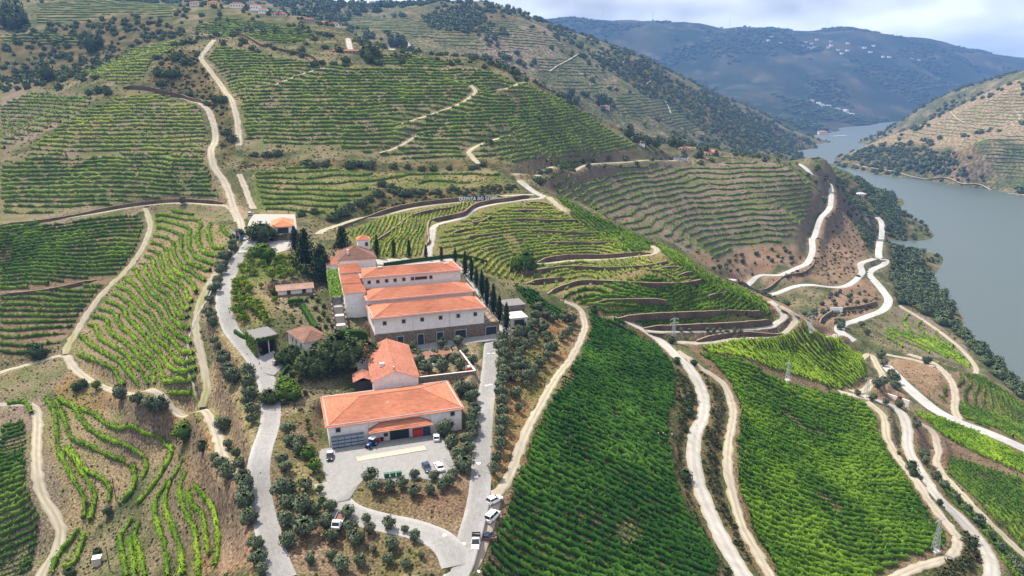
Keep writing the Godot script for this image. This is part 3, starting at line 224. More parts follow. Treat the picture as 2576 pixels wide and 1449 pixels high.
var TREES := [
	["olive",P([-60.0,-174.1,1.78,-58.0,-168.5,1.39,-55.3,-167.6,1.80,-54.6,-164.9,1.43,-57.5,-160.0,1.26,-55.8,-157.4,1.38,-54.5,-150.2,2.53,-49.3,-151.0,1.58,-52.1,-145.9,1.79,-47.5,-142.6,2.12,-44.7,-142.3,1.21,-41.6,-143.1,1.36,-50.6,-139.3,1.72,-47.5,-138.2,1.24,-44.9,-135.2,2.14,-47.7,-131.5,1.64,-41.5,-138.4,1.53,-36.9,-141.1,1.50,-39.1,-134.4,1.50,-35.4,-136.6,1.40,-33.8,-133.8,1.67,-32.6,-139.7,1.04,-31.2,-136.4,1.11,-27.3,-137.9,1.41,-23.6,-137.0,0.82,-21.1,-134.1,1.21,-25.7,-132.2,1.48,-29.7,-131.8,0.74,-38.0,-129.2,1.06,-41.7,-126.9,1.10,-35.1,-126.0,1.64,-31.6,-128.0,1.25,-25.8,-128.2,1.25,-19.0,-129.0,0.73,-22.1,-126.9,0.99,-34.4,-154.7,1.81,-32.3,-150.0,1.70,-29.0,-150.8,1.33,-26.4,-152.2,1.44,-23.1,-149.2,1.41])],
	["olive",P([-19.5,-150.1,1.20,-24.0,-156.6,1.18,-19.1,-156.0,1.17,-14.5,-157.4,1.12,-15.4,-153.1,1.54,-16.7,-151.4,1.21,-18.3,-178.2,2.19,-16.0,-172.0,1.63,-12.4,-173.3,1.60,-11.6,-169.4,1.57,-14.1,-165.5,1.71,-11.9,-160.9,2.14,-10.6,-176.5,1.27,-11.6,-183.1,1.68,-10.7,-179.3,1.76,-10.7,-187.1,1.90,-11.8,-194.3,1.88,-15.3,-198.9,1.92,-12.6,-200.3,1.69,-3.3,-203.2,1.84,-3.3,-198.0,1.80,-2.8,-192.4,1.75,-2.9,-187.1,1.75,-3.0,-181.9,1.71,-3.3,-177.2,1.74,-3.3,-171.8,1.63,-3.9,-166.4,1.59,-4.6,-160.5,1.40,-53.9,-130.9,1.27,-51.9,-126.5,1.37,-50.6,-123.4,1.08,10.8,-277.3,2.05,9.5,-270.1,2.00,7.9,-261.5,2.15,5.5,-254.9,2.25,12.3,-261.8,2.31,13.9,-274.4,1.87,16.5,-272.7,1.87,21.6,-276.6,1.89,24.6,-276.9,1.95])],
	["olive",P([24.5,-271.9,1.28,23.0,-266.4,1.25,21.1,-261.3,1.64,19.2,-257.2,1.42,13.1,-257.0,1.52,13.2,-253.3,1.40,7.7,-250.9,1.88,7.2,-244.6,1.45,4.6,-234.7,1.86,2.4,-243.8,2.16,1.2,-234.8,1.85,2.7,-229.1,1.59,2.0,-225.8,1.43,12.6,-235.1,1.77,14.2,-243.4,2.31,9.5,-226.2,1.71,4.4,-219.9,1.75,1.8,-221.7,1.54,7.4,-219.1,1.53,6.4,-214.8,1.63,4.3,-212.6,1.79,0.9,-217.6,1.52,0.4,-211.0,1.69,1.2,-200.1,1.69,4.6,-208.9,1.05,1.8,-192.9,1.09,-2.9,-233.2,2.30,-3.7,-227.2,2.16,-2.3,-222.3,2.12,-3.5,-215.9,1.94,-2.6,-212.2,1.78,-3.0,-207.9,1.67,-31.6,-220.5,1.75,-29.5,-214.4,1.96,-27.1,-209.1,2.00,-21.9,-209.7,1.93,-26.0,-221.7,1.58,-21.4,-223.5,1.59,-24.1,-215.8,1.55,-18.5,-217.8,1.47])],
	["olive",P([-16.3,-211.1,1.94,-12.6,-217.7,1.56,-18.6,-231.1,1.64,-23.8,-230.7,1.55,-33.8,-227.4,1.62,-15.7,-224.7,1.07,-124.2,-320.1,2.06,-124.4,-316.4,1.67,-122.5,-307.1,1.86,-121.8,-304.2,1.50,-122.2,-296.0,2.26,-121.1,-297.8,1.59,-122.6,-290.0,1.66,-120.1,-290.1,1.44,-118.5,-282.3,2.17,-115.3,-270.5,1.67,-114.6,-267.3,1.34,-113.3,-263.0,1.83,-115.4,-263.7,1.33,-112.6,-254.9,1.58,-111.6,-250.1,1.61,-108.3,-245.2,1.68,-106.2,-240.7,1.70,-102.3,-232.0,1.60,-99.3,-226.6,1.61,-93.8,-217.2,2.42,-90.2,-211.1,2.02,-86.8,-206.3,2.32,-81.0,-204.0,1.96,-186.2,-402.6,1.95,-79.2,-198.6,1.92,-79.4,-196.6,1.35,-76.1,-192.2,1.86,-77.0,-190.7,1.62,-73.2,-184.2,1.80,-71.7,-179.8,1.47,-85.3,-191.6,2.15,-78.8,-178.9,1.32,-74.2,-172.7,1.21,-68.9,-162.4,1.68])],
	["olive",P([-79.5,-171.1,1.21,-75.4,-165.6,1.73,-71.0,-158.7,1.83,-65.4,-154.4,1.62,-64.3,-152.3,1.67,-63.6,-150.0,1.75,-62.6,-147.2,2.00,-59.6,-141.3,1.81,-55.0,-131.1,1.13,-53.1,-126.2,1.23,-124.6,-193.1,1.47,-140.9,-236.3,1.71,-137.4,-230.9,2.05,-125.6,-220.2,1.96,-120.5,-217.8,2.43,-116.3,-217.2,2.56,165.7,-266.0,1.52,159.8,-248.9,1.75,157.4,-243.7,1.42,154.5,-231.6,1.45,154.9,-227.1,1.52,156.1,-222.1,1.59,157.0,-216.6,1.65,159.8,-213.6,1.91,161.1,-209.3,1.61,162.9,-205.6,1.68,164.0,-201.2,1.83,161.8,-194.3,2.33,161.3,-291.8,2.05,167.5,-297.8,2.09,198.3,-341.6,2.06,148.1,-282.6,1.25,153.8,-280.0,1.47,159.1,-279.5,1.47,165.4,-280.0,1.70,170.6,-276.6,1.24,214.0,-443.4,3.12,211.4,-435.6,2.39,210.4,-368.2,2.06,205.4,-356.2,2.57])],
	["olive",P([244.3,-393.3,2.19,237.7,-461.4,1.99,230.6,-438.8,1.90,221.6,-401.7,2.39,216.6,-388.7,2.01,71.3,-285.1,0.85,75.2,-286.1,0.72,83.0,-286.9,0.90,85.7,-287.3,0.86,88.8,-288.2,0.79,92.0,-288.9,0.86,95.2,-289.4,0.86,98.1,-290.3,1.03])],
	["bright",P([-51.5,-163.5,2.23,-49.3,-158.6,1.98,-43.9,-145.6,1.11,-56.9,-181.0,0.89,-55.6,-177.4,0.87,-54.1,-174.6,0.72,-45.6,-149.8,1.07,-47.1,-154.7,0.71,-102.0,-201.1,3.51,-154.2,-245.0,1.97,6.0,-313.7,4.81,1.8,-311.6,3.58,9.1,-315.8,3.33])],
	["dark",P([-75.9,-259.9,0.91,-73.0,-257.0,1.05,-69.8,-253.1,1.03,-72.0,-250.3,1.02,-68.3,-246.8,1.01,-65.8,-243.0,1.00,-68.9,-242.6,1.00,-65.3,-237.3,0.98,-63.4,-238.9,0.84,-66.8,-235.7,0.83,-76.8,-256.0,0.89,-79.7,-252.1,0.88,-77.9,-251.7,0.88,-81.1,-250.7,0.88,-74.4,-238.9,0.70,-76.9,-238.4,0.70,-66.3,-225.3,0.93,66.3,-279.2,2.14,-67.4,-196.9,1.07,-62.9,-190.1,1.04,-60.7,-193.9,0.94,-64.8,-191.1,0.93,-68.2,-194.1,0.82,-63.9,-199.9,0.84,-67.3,-202.9,0.85,-69.7,-201.5,0.97,-70.0,-197.7,0.95,-65.6,-188.8,0.80,-88.6,-184.4,2.21,-121.2,-179.6,1.55,-126.1,-173.7,1.97,-161.7,-249.6,2.01,-164.6,-249.4,2.31,-191.9,-270.8,4.19,146.7,-234.1,2.34,144.5,-228.7,1.91,144.0,-211.6,1.16,149.2,-199.9,2.06,145.6,-226.2,0.85,148.0,-245.7,0.91])],
	["dark",P([63.4,-234.0,2.12,61.1,-227.0,2.02,60.5,-222.5,2.08,56.6,-216.8,1.23,50.8,-186.1,2.33,51.8,-147.1,1.47,56.5,-211.2,1.29,63.8,-258.2,1.85,34.5,-285.7,2.11,70.7,-259.6,1.55])],
	["citrus",P([-109.1,-299.9,1.60,-104.6,-296.2,1.58,-99.8,-291.8,1.56,-96.9,-291.7,1.78,-93.7,-292.1,1.56,-103.8,-288.5,1.65,-101.4,-283.7,1.19,-97.8,-285.3,1.31,-94.8,-287.4,1.32,-90.9,-289.0,1.32,-88.8,-286.5,1.31,-94.9,-282.3,0.97,-92.1,-282.5,1.62,-90.4,-279.4,1.50,-92.6,-276.3,1.48,-87.8,-276.0,1.80,-89.9,-272.5,1.47,-93.0,-268.0,1.44,-94.3,-271.6,2.19,-98.9,-279.4,0.96,-86.3,-283.0,1.35,-84.2,-281.2,1.19,-96.1,-264.1,1.02,-93.0,-249.7,1.70,-91.1,-245.1,1.82,-87.8,-240.8,1.88,-85.3,-236.6,1.62,-87.8,-254.0,1.08,-78.7,-242.0,0.85,-82.1,-245.5,0.67,-111.8,-300.7,1.83,-111.8,-295.4,1.80,-110.2,-291.7,1.56,-108.3,-286.7,1.54,-111.5,-286.1,1.53,-109.9,-282.8,1.08,-105.6,-278.3,1.71,-103.1,-277.3,1.33,-107.4,-268.5,1.65,-104.1,-268.0,1.65])],
	["citrus",P([-105.6,-264.1,1.63,-101.8,-262.8,1.62,-99.2,-260.3,1.51,-104.4,-259.2,1.60,-101.9,-258.5,1.10,-102.4,-254.3,1.58,-98.7,-252.6,2.06,-96.0,-250.4,1.75,-93.8,-247.9,1.74,-99.5,-247.5,2.31,-95.8,-242.4,1.89])],
	["bush",P([-166.8,-468.9,3.0,-159.5,-470.0,4.0,-152.2,-471.7,4.0,-127.2,-445.5,4.5,-121.5,-442.5,4.0,-115.8,-449.0,4.0,-101.4,-450.7,5.0,-96.4,-456.6,4.0,-91.1,-454.9,5.0,-89.9,-462.5,3.0,-75.7,-460.3,3.0,-67.1,-462.8,3.0,-58.0,-460.9,3.0,-50.5,-461.7,3.0,-40.4,-463.1,3.0,-26.3,-462.1,3.0,-22.6,-464.7,3.0,-18.9,-469.4,3.0,-195.0,-498.6,4.0,-188.4,-490.9,4.0,-212.7,-543.0,5.0,-219.1,-548.4,4.0,-223.1,-539.4,3.0,-252.7,-583.0,3.0,-16.4,-518.1,3.5,21.5,-610.4,3.0,-161.2,-610.0,4.0,-155.9,-615.2,3.0,-145.8,-613.5,4.0,-136.4,-614.5,3.0,-95.4,-647.5,4.0,-66.9,-672.1,3.0,-175.7,-629.0,3.0,-186.4,-637.8,3.0,-206.5,-654.7,3.0,-288.0,-608.8,6.0,-277.7,-607.3,7.0,-278.7,-590.4,5.0,-274.6,-633.2,5.0,-288.2,-641.8,5.0])],
	["bush",P([-305.8,-646.7,4.0,-354.5,-779.2,3.0,-298.9,-694.2,4.0,-332.9,-803.7,4.0,-286.8,-682.8,3.0,-308.3,-689.7,4.0,-75.3,-413.5,3.5,-69.2,-411.1,3.0,-64.3,-400.9,3.5,-59.6,-399.1,4.0,-74.1,-393.4,4.0,-77.2,-386.3,3.0,-55.9,-405.0,3.0,-51.4,-404.4,3.0,-42.4,-405.3,3.0,-34.1,-414.0,3.0,-11.1,-415.0,3.0,-1.9,-418.3,3.0,-85.0,-371.7,4.0,-80.9,-377.6,4.0,-87.5,-364.0,4.0,-90.3,-358.3,4.0,-107.0,-360.6,3.0,-101.8,-364.2,3.0,18.0,-484.5,5.0,25.3,-524.6,3.0,20.7,-519.8,3.0,26.9,-529.7,3.0,36.8,-545.5,3.0,49.1,-584.5,3.0,64.2,-604.9,3.0,80.6,-629.0,2.5,97.6,-650.0,2.5,115.4,-670.7,3.0,135.0,-697.1,3.0,147.4,-721.0,3.0,164.8,-746.4,3.0,181.7,-767.0,3.0,193.1,-761.2,3.0,145.4,-732.6,3.0])],
	["bush",P([42.6,-586.5,3.0,62.2,-622.1,3.0,87.8,-661.0,3.0,-314.2,-564.6,5.0,-322.3,-565.2,4.0,-303.9,-556.4,4.0,-362.5,-630.0,4.0,-347.5,-621.7,4.0,-375.1,-646.3,4.0,-396.4,-658.4,4.0,-452.1,-742.7,4.0,-433.0,-701.5,4.0,-396.1,-670.8,4.0,-311.2,-567.8,4.0])],
	["tall",P([-182.4,-1201.5,8.0,-191.9,-1202.5,7.0,-172.6,-1199.3,7.0,-123.6,-643.0,5.0,-120.2,-652.6,5.0,-127.7,-647.2,4.0,-120.1,-632.6,4.0,147.3,-1232.0,8.0,155.8,-1248.1,7.0,116.6,-732.6,5.0,191.7,-1186.7,5.0,91.1,-1194.3,6.0,103.7,-1189.6,6.0,99.3,-1217.1,5.0,-590.6,-898.3,9.0,-576.9,-891.0,8.0,-610.9,-923.8,8.0,-599.1,-924.2,8.0,-576.8,-898.7,7.0,-588.5,-883.2,7.0,-575.4,-876.8,8.0,-459.6,-822.8,8.0,-474.1,-838.8,6.0,-455.4,-832.2,6.0,-419.9,-673.5,7.0,-466.1,-742.3,6.0,206.6,-773.6,4.0,197.5,-762.0,4.0,123.9,-727.1,4.0,130.8,-731.9,5.0,139.2,-744.7,4.0,149.3,-754.0,5.0,172.3,-783.9,5.0,180.7,-782.7,5.0])],
	["cypress",P([-76.1,-318.7,3.4,-59.7,-308.6,8.3,-52.4,-308.9,6.8,-45.3,-306.9,6.9,-37.6,-304.3,5.6,-30.6,-302.2,5.5,-24.4,-299.4,5.6,-19.5,-288.9,8.6,-16.7,-285.0,8.2,-14.4,-279.6,7.0,-11.9,-272.1,9.1,-9.8,-266.4,9.5,-7.1,-261.1,9.6,-4.7,-255.0,8.7,-2.0,-247.3,9.0])],
]
var WOODS := [
	["river_wood","tree",6.0,3.4,"wooded bank between the river and the road",P([448.3,-839.7,375.2,-686.5,346,-632.3,309.7,-547.1,323.1,-525.1,339.5,-528.6,366.2,-569.7,384.7,-614.2,402.5,-661.4,415.8,-704.3,460.4,-800.2,493.7,-902.1,578.5,-1065.6,652.8,-1239.2,705.8,-1430.1,476.5,-998.4,464.7,-952.6,461.1,-908.4,456.7,-876.1,450.1,-846.2])],
	["river_wood_south","tree",6.5,3.4,"wooded bank below the riverside track",P([325.2,-525.9,325.4,-487.1,309.2,-443.4,291,-373.1,310.3,-391.3,316.9,-414.9,330.2,-462.8,342.5,-512.4,348.4,-539.9])],
	["slope_wood","tree",6.5,3.0,"wooded slope above the river road",P([438.6,-963,453.3,-945.4,451,-891.9,436.6,-840.1,346.1,-676.6,362.2,-735.3,408.1,-868.5,374,-829.3])],
	["olive_grove_low","olive",9.0,1.7,"brown terraces below the middle road",P([114.8,-329.5,254.1,-547.2,296.9,-577,293.9,-552.7,278.5,-530.3,239.9,-506.7,201.5,-452.1,123,-313.3])],
	["olive_grove_up","olive",9.0,1.7,"brown slope above the upper road",P([145.1,-537.9,192.7,-601.6,249.6,-615.9,260.4,-615.4,243.3,-593.1,204.5,-581.7,159.1,-530.1])],
	["cape_wood","tree",13.0,5.0,"wooded far bank",P([785.3,-1717.1,835.9,-1712.6,863,-1513.4,849.7,-1393.6,817,-1336.9,790.3,-1412.5,756.3,-1537.1])],
	["cape_olives","olive",15.0,2.8,"dry slope of the far bank",P([850.7,-1447.3,835.4,-1344,846.3,-1284.2,843.9,-1252.6,808.5,-1312,816.5,-1367])],
]
var SCRUBS := [
	["second_hill_wood",13.0,4.5,P([156.3,-1541.3,258.9,-1674.9,373.2,-1695.9,585.6,-1930.7,753.5,-2096.4,902.6,-2167,708.7,-1814.5,450.6,-1466.9,384.3,-1434.2,320.6,-1479.9,235.6,-1409.3,215.2,-1485.4])],
	["blue_wood",22.0,8.0,P([-484.9,-1586.9,-1622.4,-8061,-165.7,-1699.5,-248.8,-1661.2,-339.2,-1595.4,-250.9,-911.2])],
	["brow_wood",14.0,5.0,P([-187.3,-1576.8,-91.4,-1629.5,-36.2,-1442.8,1.4,-1342.3,-60.5,-1309.8,-143.4,-1316.3])],
	["left_wood",9.0,3.2,P([-560.4,-825.4,-535.5,-900.3,-471.5,-914.5,-385.4,-880.1,-357.2,-831.9,-416.9,-826.1,-382.3,-679.5,-403.8,-652.3,-448.8,-649.9])],
	["spur_scrub",5.0,1.5,P([-306.7,-669.4,-273.1,-656.4,-245.9,-608.1,-208.3,-542.9,-189.4,-493.8,-177,-442.5,-207.4,-517.8,-250.9,-578.4,-274.4,-569.6,-291.4,-594.6])],
	["valley_wood",12.0,4.2,P([277.7,-1233.6,354,-1374.6,522.7,-1562.1,608.5,-1652.6,497.2,-1481.9,202.6,-783.9,176.6,-783.4])],
	["ravine_wood",13.0,5.0,P([-36.4,-701,4.4,-681.4,85.2,-1202.9,72.1,-1201.9,7.8,-1218.6,-50.8,-1231.5])],
	["bank_scrub",1.9,0.95,P([66,-263.1,73.7,-252.4,79.2,-246.9,71.7,-215.2,63.9,-192,62.8,-173.5,65.1,-158.3,59.9,-152.5,56.3,-172.9,56.1,-188.2,61.3,-209.1,68.7,-227.2,72.1,-246.3])],
	["bank_scrub_b",1.9,0.95,P([62.8,-251.9,68.5,-246.8,61,-213.3,54.2,-195.7,51.9,-182.9,56,-156.5,53.7,-146.4,52,-157.3,48,-176.1,49.4,-193.2,57.4,-230.4])],
	["corner_scrub",1.8,1.25,P([145.8,-200,155.7,-206.5,142.3,-186.5,133.2,-174.7,116.4,-170.7,125.7,-176.9,134,-182.8])],
	["sign_bank_scrub",5.0,1.4,P([-82.6,-370,-73.8,-404.4,-25,-416,2.9,-432.9,5.1,-413.5,-24.1,-400.8,-51.9,-390.2,-74.2,-368.8])],
	["slope_scrub",6.0,1.2,P([288.9,-669,326.7,-727.7,368.8,-815.1,368,-756.8,347.8,-684.7,295.1,-595.7,262.6,-567.6,244.7,-573.7])],
	["cliff_scrub",4.0,1.4,P([173.5,-535.5,219.3,-566.6,248.1,-582.7,267.1,-613.7,269,-609.1,243.1,-569.6,217.7,-561.4,108.3,-333.8])],
	["cliff_scrub_b",4.0,1.4,P([229.1,-495.8,262.9,-523.8,293.9,-552.7,288.8,-537.3,260,-510.8,222.5,-474.2])],
]

# ---------------------------------------------------------------- state
var levels := []
var near_cover: Image
var road_mask: Image
var M := {}
var n1 := FastNoiseLite.new()
var n2 := FastNoiseLite.new()
var n3 := FastNoiseLite.new()
var rng := RandomNumberGenerator.new()
var hx := PackedFloat64Array()
var hz := PackedFloat64Array()
var hc := PackedFloat64Array()
var hw := PackedFloat64Array()
const NEAR_X0 := -576.0
const NEAR_Z0 := -1088.0
const COVER_W := 1216
const COVER_H := 1088
const KINDS := ["wild", "bank", "dry", "scrub", "soil", "dirt", "grass", "red", "drygrass", "soil2", "garden", "mid", "redhill", "sfield"]
var shot := 0

func P(a: Array) -> PackedFloat64Array:
	return PackedFloat64Array(a)

func L(r: float, g: float, b: float) -> Color:
	return Color(r, g, b).linear_to_srgb()

# ---------------------------------------------------------------- terrain
func hill(x: float, z: float) -> float:
	var s := HILL_BASE
	for i in hx.size():
		var dx := x - hx[i]
		var dz := z - hz[i]
		s += hw[i] * sqrt(dx * dx + dz * dz + hc[i])
	return s

func coarse(x0: float, z0: float, c: float, nx: int, nz: int) -> PackedFloat32Array:
	var g := PackedFloat32Array()
	g.resize(nx * nz)
	for j in nz:
		for i in nx:
			g[j * nx + i] = hill(x0 + i * c, z0 + j * c)
	return g

func cr(a: float, b: float, c: float, d: float, t: float) -> float:
	return b + 0.5 * t * (c - a + t * (2.0 * a - 5.0 * b + 4.0 * c - d + t * (3.0 * (b - c) + d - a)))

func finer(g: PackedFloat32Array, nx: int, nz: int, f: int) -> PackedFloat32Array:
	var mx := (nx - 1) * f + 1
	var mz := (nz - 1) * f + 1
	var a := PackedFloat32Array()
	a.resize(mx * nz)
	for j in nz:
		for i in nx:
			var p0 := g[j * nx + maxi(i - 1, 0)]
			var p1 := g[j * nx + i]
			var p2 := g[j * nx + mini(i + 1, nx - 1)]
			var p3 := g[j * nx + mini(i + 2, nx - 1)]
			for k in (f if i < nx - 1 else 1):
				a[j * mx + i * f + k] = cr(p0, p1, p2, p3, float(k) / f)
	var b := PackedFloat32Array()
	b.resize(mx * mz)
	for j in nz:
		var r0 := maxi(j - 1, 0) * mx
		var r1 := j * mx
		var r2 := mini(j + 1, nz - 1) * mx
		var r3 := mini(j + 2, nz - 1) * mx
		for k in (f if j < nz - 1 else 1):
			var t := float(k) / f
			var o := (j * f + k) * mx
			for i in mx:
				b[o + i] = cr(a[r0 + i], a[r1 + i], a[r2 + i], a[r3 + i], t)
	return b

func add_level(x0: float, z0: float, c: float, nx: int, nz: int, h: PackedFloat32Array) -> void:
	levels.append({"x0": x0, "z0": z0, "c": c, "nx": nx, "nz": nz, "h": h, "raw": h.duplicate()})

func sample(l: Dictionary, g: PackedFloat32Array, x: float, z: float) -> float:
	var fx: float = clampf((x - l.x0) / l.c, 0.0, l.nx - 1.001)
	var fz: float = clampf((z - l.z0) / l.c, 0.0, l.nz - 1.001)
	var i := int(fx)
	var j := int(fz)
	var n: int = l.nx
	var tx := fx - i
	var tz := fz - j
	var o := j * n + i
	return (g[o] * (1.0 - tx) + g[o + 1] * tx) * (1.0 - tz) + (g[o + n] * (1.0 - tx) + g[o + n + 1] * tx) * tz

func level_at(x: float, z: float) -> Dictionary:
	for l in levels:
		if x >= l.x0 and z >= l.z0 and x <= l.x0 + (l.nx - 1) * l.c and z <= l.z0 + (l.nz - 1) * l.c:
			return l
	return levels[-1]

func hy(x: float, z: float) -> float:
	var l := level_at(x, z)
	return sample(l, l.h, x, z)

func raw(x: float, z: float) -> float:
	var l := level_at(x, z)
	return sample(l, l.raw, x, z)

func path(flat: PackedFloat64Array, step: float) -> PackedVector2Array:
	# a smooth curve through the measured points, cut into even steps
	var p := PackedVector2Array()
	for i in flat.size() / 2:
		p.append(Vector2(flat[i * 2], flat[i * 2 + 1]))
	var fine := PackedVector2Array()
	for i in p.size() - 1:
		var a := p[maxi(i - 1, 0)]
		var d := p[mini(i + 2, p.size() - 1)]
		var n := maxi(1, int(p[i].distance_to(p[i + 1]) / 1.5))
		for k in n:
			var t := float(k) / n
			fine.append(Vector2(cr(a.x, p[i].x, p[i + 1].x, d.x, t), cr(a.y, p[i].y, p[i + 1].y, d.y, t)))
	fine.append(p[-1])
	return even(fine, step)

func even(fine: PackedVector2Array, step: float) -> PackedVector2Array:
	var out := PackedVector2Array([fine[0]])
	var left := step
	for i in fine.size() - 1:
		var a := fine[i]
		var b := fine[i + 1]
		var d := a.distance_to(b)
		var at := 0.0
		while d - at >= left and d > 0.0:
			at += left
			out.append(a.lerp(b, at / d))
			left = step
		left -= d - at
	if out[-1].distance_to(fine[-1]) > step * 0.3 or out.size() < 2:
		out.append(fine[-1])
	return out

func carve(l: Dictionary, line: PackedVector3Array, half: float, blend: float, cw: PackedFloat32Array, ch: PackedFloat32Array) -> void:
	var c: float = l.c
	var r := half + blend
	for s in line.size() - 1:
		var a := line[s]
		var b := line[s + 1]
		var i0 := maxi(0, int((minf(a.x, b.x) - r - l.x0) / c))
		var i1 := mini(l.nx - 1, int((maxf(a.x, b.x) + r - l.x0) / c) + 1)
		var j0 := maxi(0, int((minf(a.z, b.z) - r - l.z0) / c))
		var j1 := mini(l.nz - 1, int((maxf(a.z, b.z) + r - l.z0) / c) + 1)
		var dx := b.x - a.x
		var dz := b.z - a.z
		var len2 := dx * dx + dz * dz + 1e-6
		for j in range(j0, j1 + 1):
			var pz: float = l.z0 + j * c
			for i in range(i0, i1 + 1):
				var px: float = l.x0 + i * c
				var t := clampf(((px - a.x) * dx + (pz - a.z) * dz) / len2, 0.0, 1.0)
				var ex := px - a.x - dx * t
				var ez := pz - a.z - dz * t
				var d := sqrt(ex * ex + ez * ez)
				if d < r:
					var w := 2.0 - d / half if d < half else 1.0 - smoothstep(half, r, d)
					var o: int = j * l.nx + i
					if w > cw[o]:
						cw[o] = w
						ch[o] = a.y + (b.y - a.y) * t

func carve_area(l: Dictionary, poly: PackedVector2Array, plane: Array, blend: float, cw: PackedFloat32Array, ch: PackedFloat32Array, drop: float) -> void:
	var box := Rect2(poly[0], Vector2.ZERO)
	for p in poly:
		box = box.expand(p)
	box = box.grow(blend + l.c)
	var i0 := maxi(0, int((box.position.x - l.x0) / l.c))
	var i1 := mini(l.nx - 1, int((box.end.x - l.x0) / l.c))
	var j0 := maxi(0, int((box.position.y - l.z0) / l.c))
	var j1 := mini(l.nz - 1, int((box.end.y - l.z0) / l.c))
	for j in range(j0, j1 + 1):
		for i in range(i0, i1 + 1):
			var p := Vector2(l.x0 + i * l.c, l.z0 + j * l.c)
			var w := 3.0
			if not Geometry2D.is_point_in_polygon(p, poly):
				var d := 1e9
				for k in poly.size():
					d = minf(d, p.distance_to(Geometry2D.get_closest_point_to_segment(p, poly[k], poly[(k + 1) % poly.size()])))
				w = 1.0 - smoothstep(0.6, blend, d)
			var o: int = j * l.nx + i
			if w > cw[o] or w == 3.0:
				cw[o] = w
				ch[o] = plane[0] + plane[1] * p.x + plane[2] * p.y - drop

func fit_plane(poly: PackedVector2Array) -> Array:
	var mean := Vector3.ZERO
	for p in poly:
		mean += Vector3(p.x, raw(p.x, p.y), p.y) / poly.size()
	var a := 0.0
	var b := 0.0
	var c := 0.0
	var d := 0.0
	var e := 0.0
	for p in poly:
		var q := Vector3(p.x, raw(p.x, p.y), p.y) - mean
		a += q.x * q.x
		b += q.x * q.z
		c += q.z * q.z
		d += q.x * q.y
		e += q.z * q.y
	var det := a * c - b * b + 1e-6
	var sx := (d * c - e * b) / det
	var sz := (a * e - b * d) / det
	return [mean.y - sx * mean.x - sz * mean.z, sx, sz]

func flat2(a: PackedFloat64Array) -> PackedVector2Array:
	var p := PackedVector2Array()
	for i in a.size() / 2:
		p.append(Vector2(a[i * 2], a[i * 2 + 1]))
	return p

func paint(img: Image, poly: PackedVector2Array, v: int) -> void:
	# fills a polygon of the cover map, one run of cells at a time
	var lo := 1e9
	var hi := -1e9
	for p in poly:
		lo = minf(lo, p.y)
		hi = maxf(hi, p.y)
	var j0 := maxi(0, int(lo - NEAR_Z0))
	var j1 := mini(COVER_H - 1, int(hi - NEAR_Z0))
	var col := Color8(v, 0, 0)
	for j in range(j0, j1 + 1):
		var z := NEAR_Z0 + j + 0.5
		var xs := PackedFloat32Array()
		for k in poly.size():
			var a := poly[k]
			var b := poly[(k + 1) % poly.size()]
			if (a.y <= z) != (b.y <= z):
				xs.append(a.x + (z - a.y) / (b.y - a.y) * (b.x - a.x))
		xs.sort()
		for k in xs.size() / 2:
			var i0 := clampi(int(xs[k * 2] - NEAR_X0), 0, COVER_W)
			var i1 := clampi(int(xs[k * 2 + 1] - NEAR_X0), 0, COVER_W)
			if i1 > i0:
				img.fill_rect(Rect2i(i0, j, i1 - i0, 1), col)

func mix3(a: Color, b: Color, t: float) -> Color:
	return a.lerp(b, clampf(t, 0.0, 1.0))

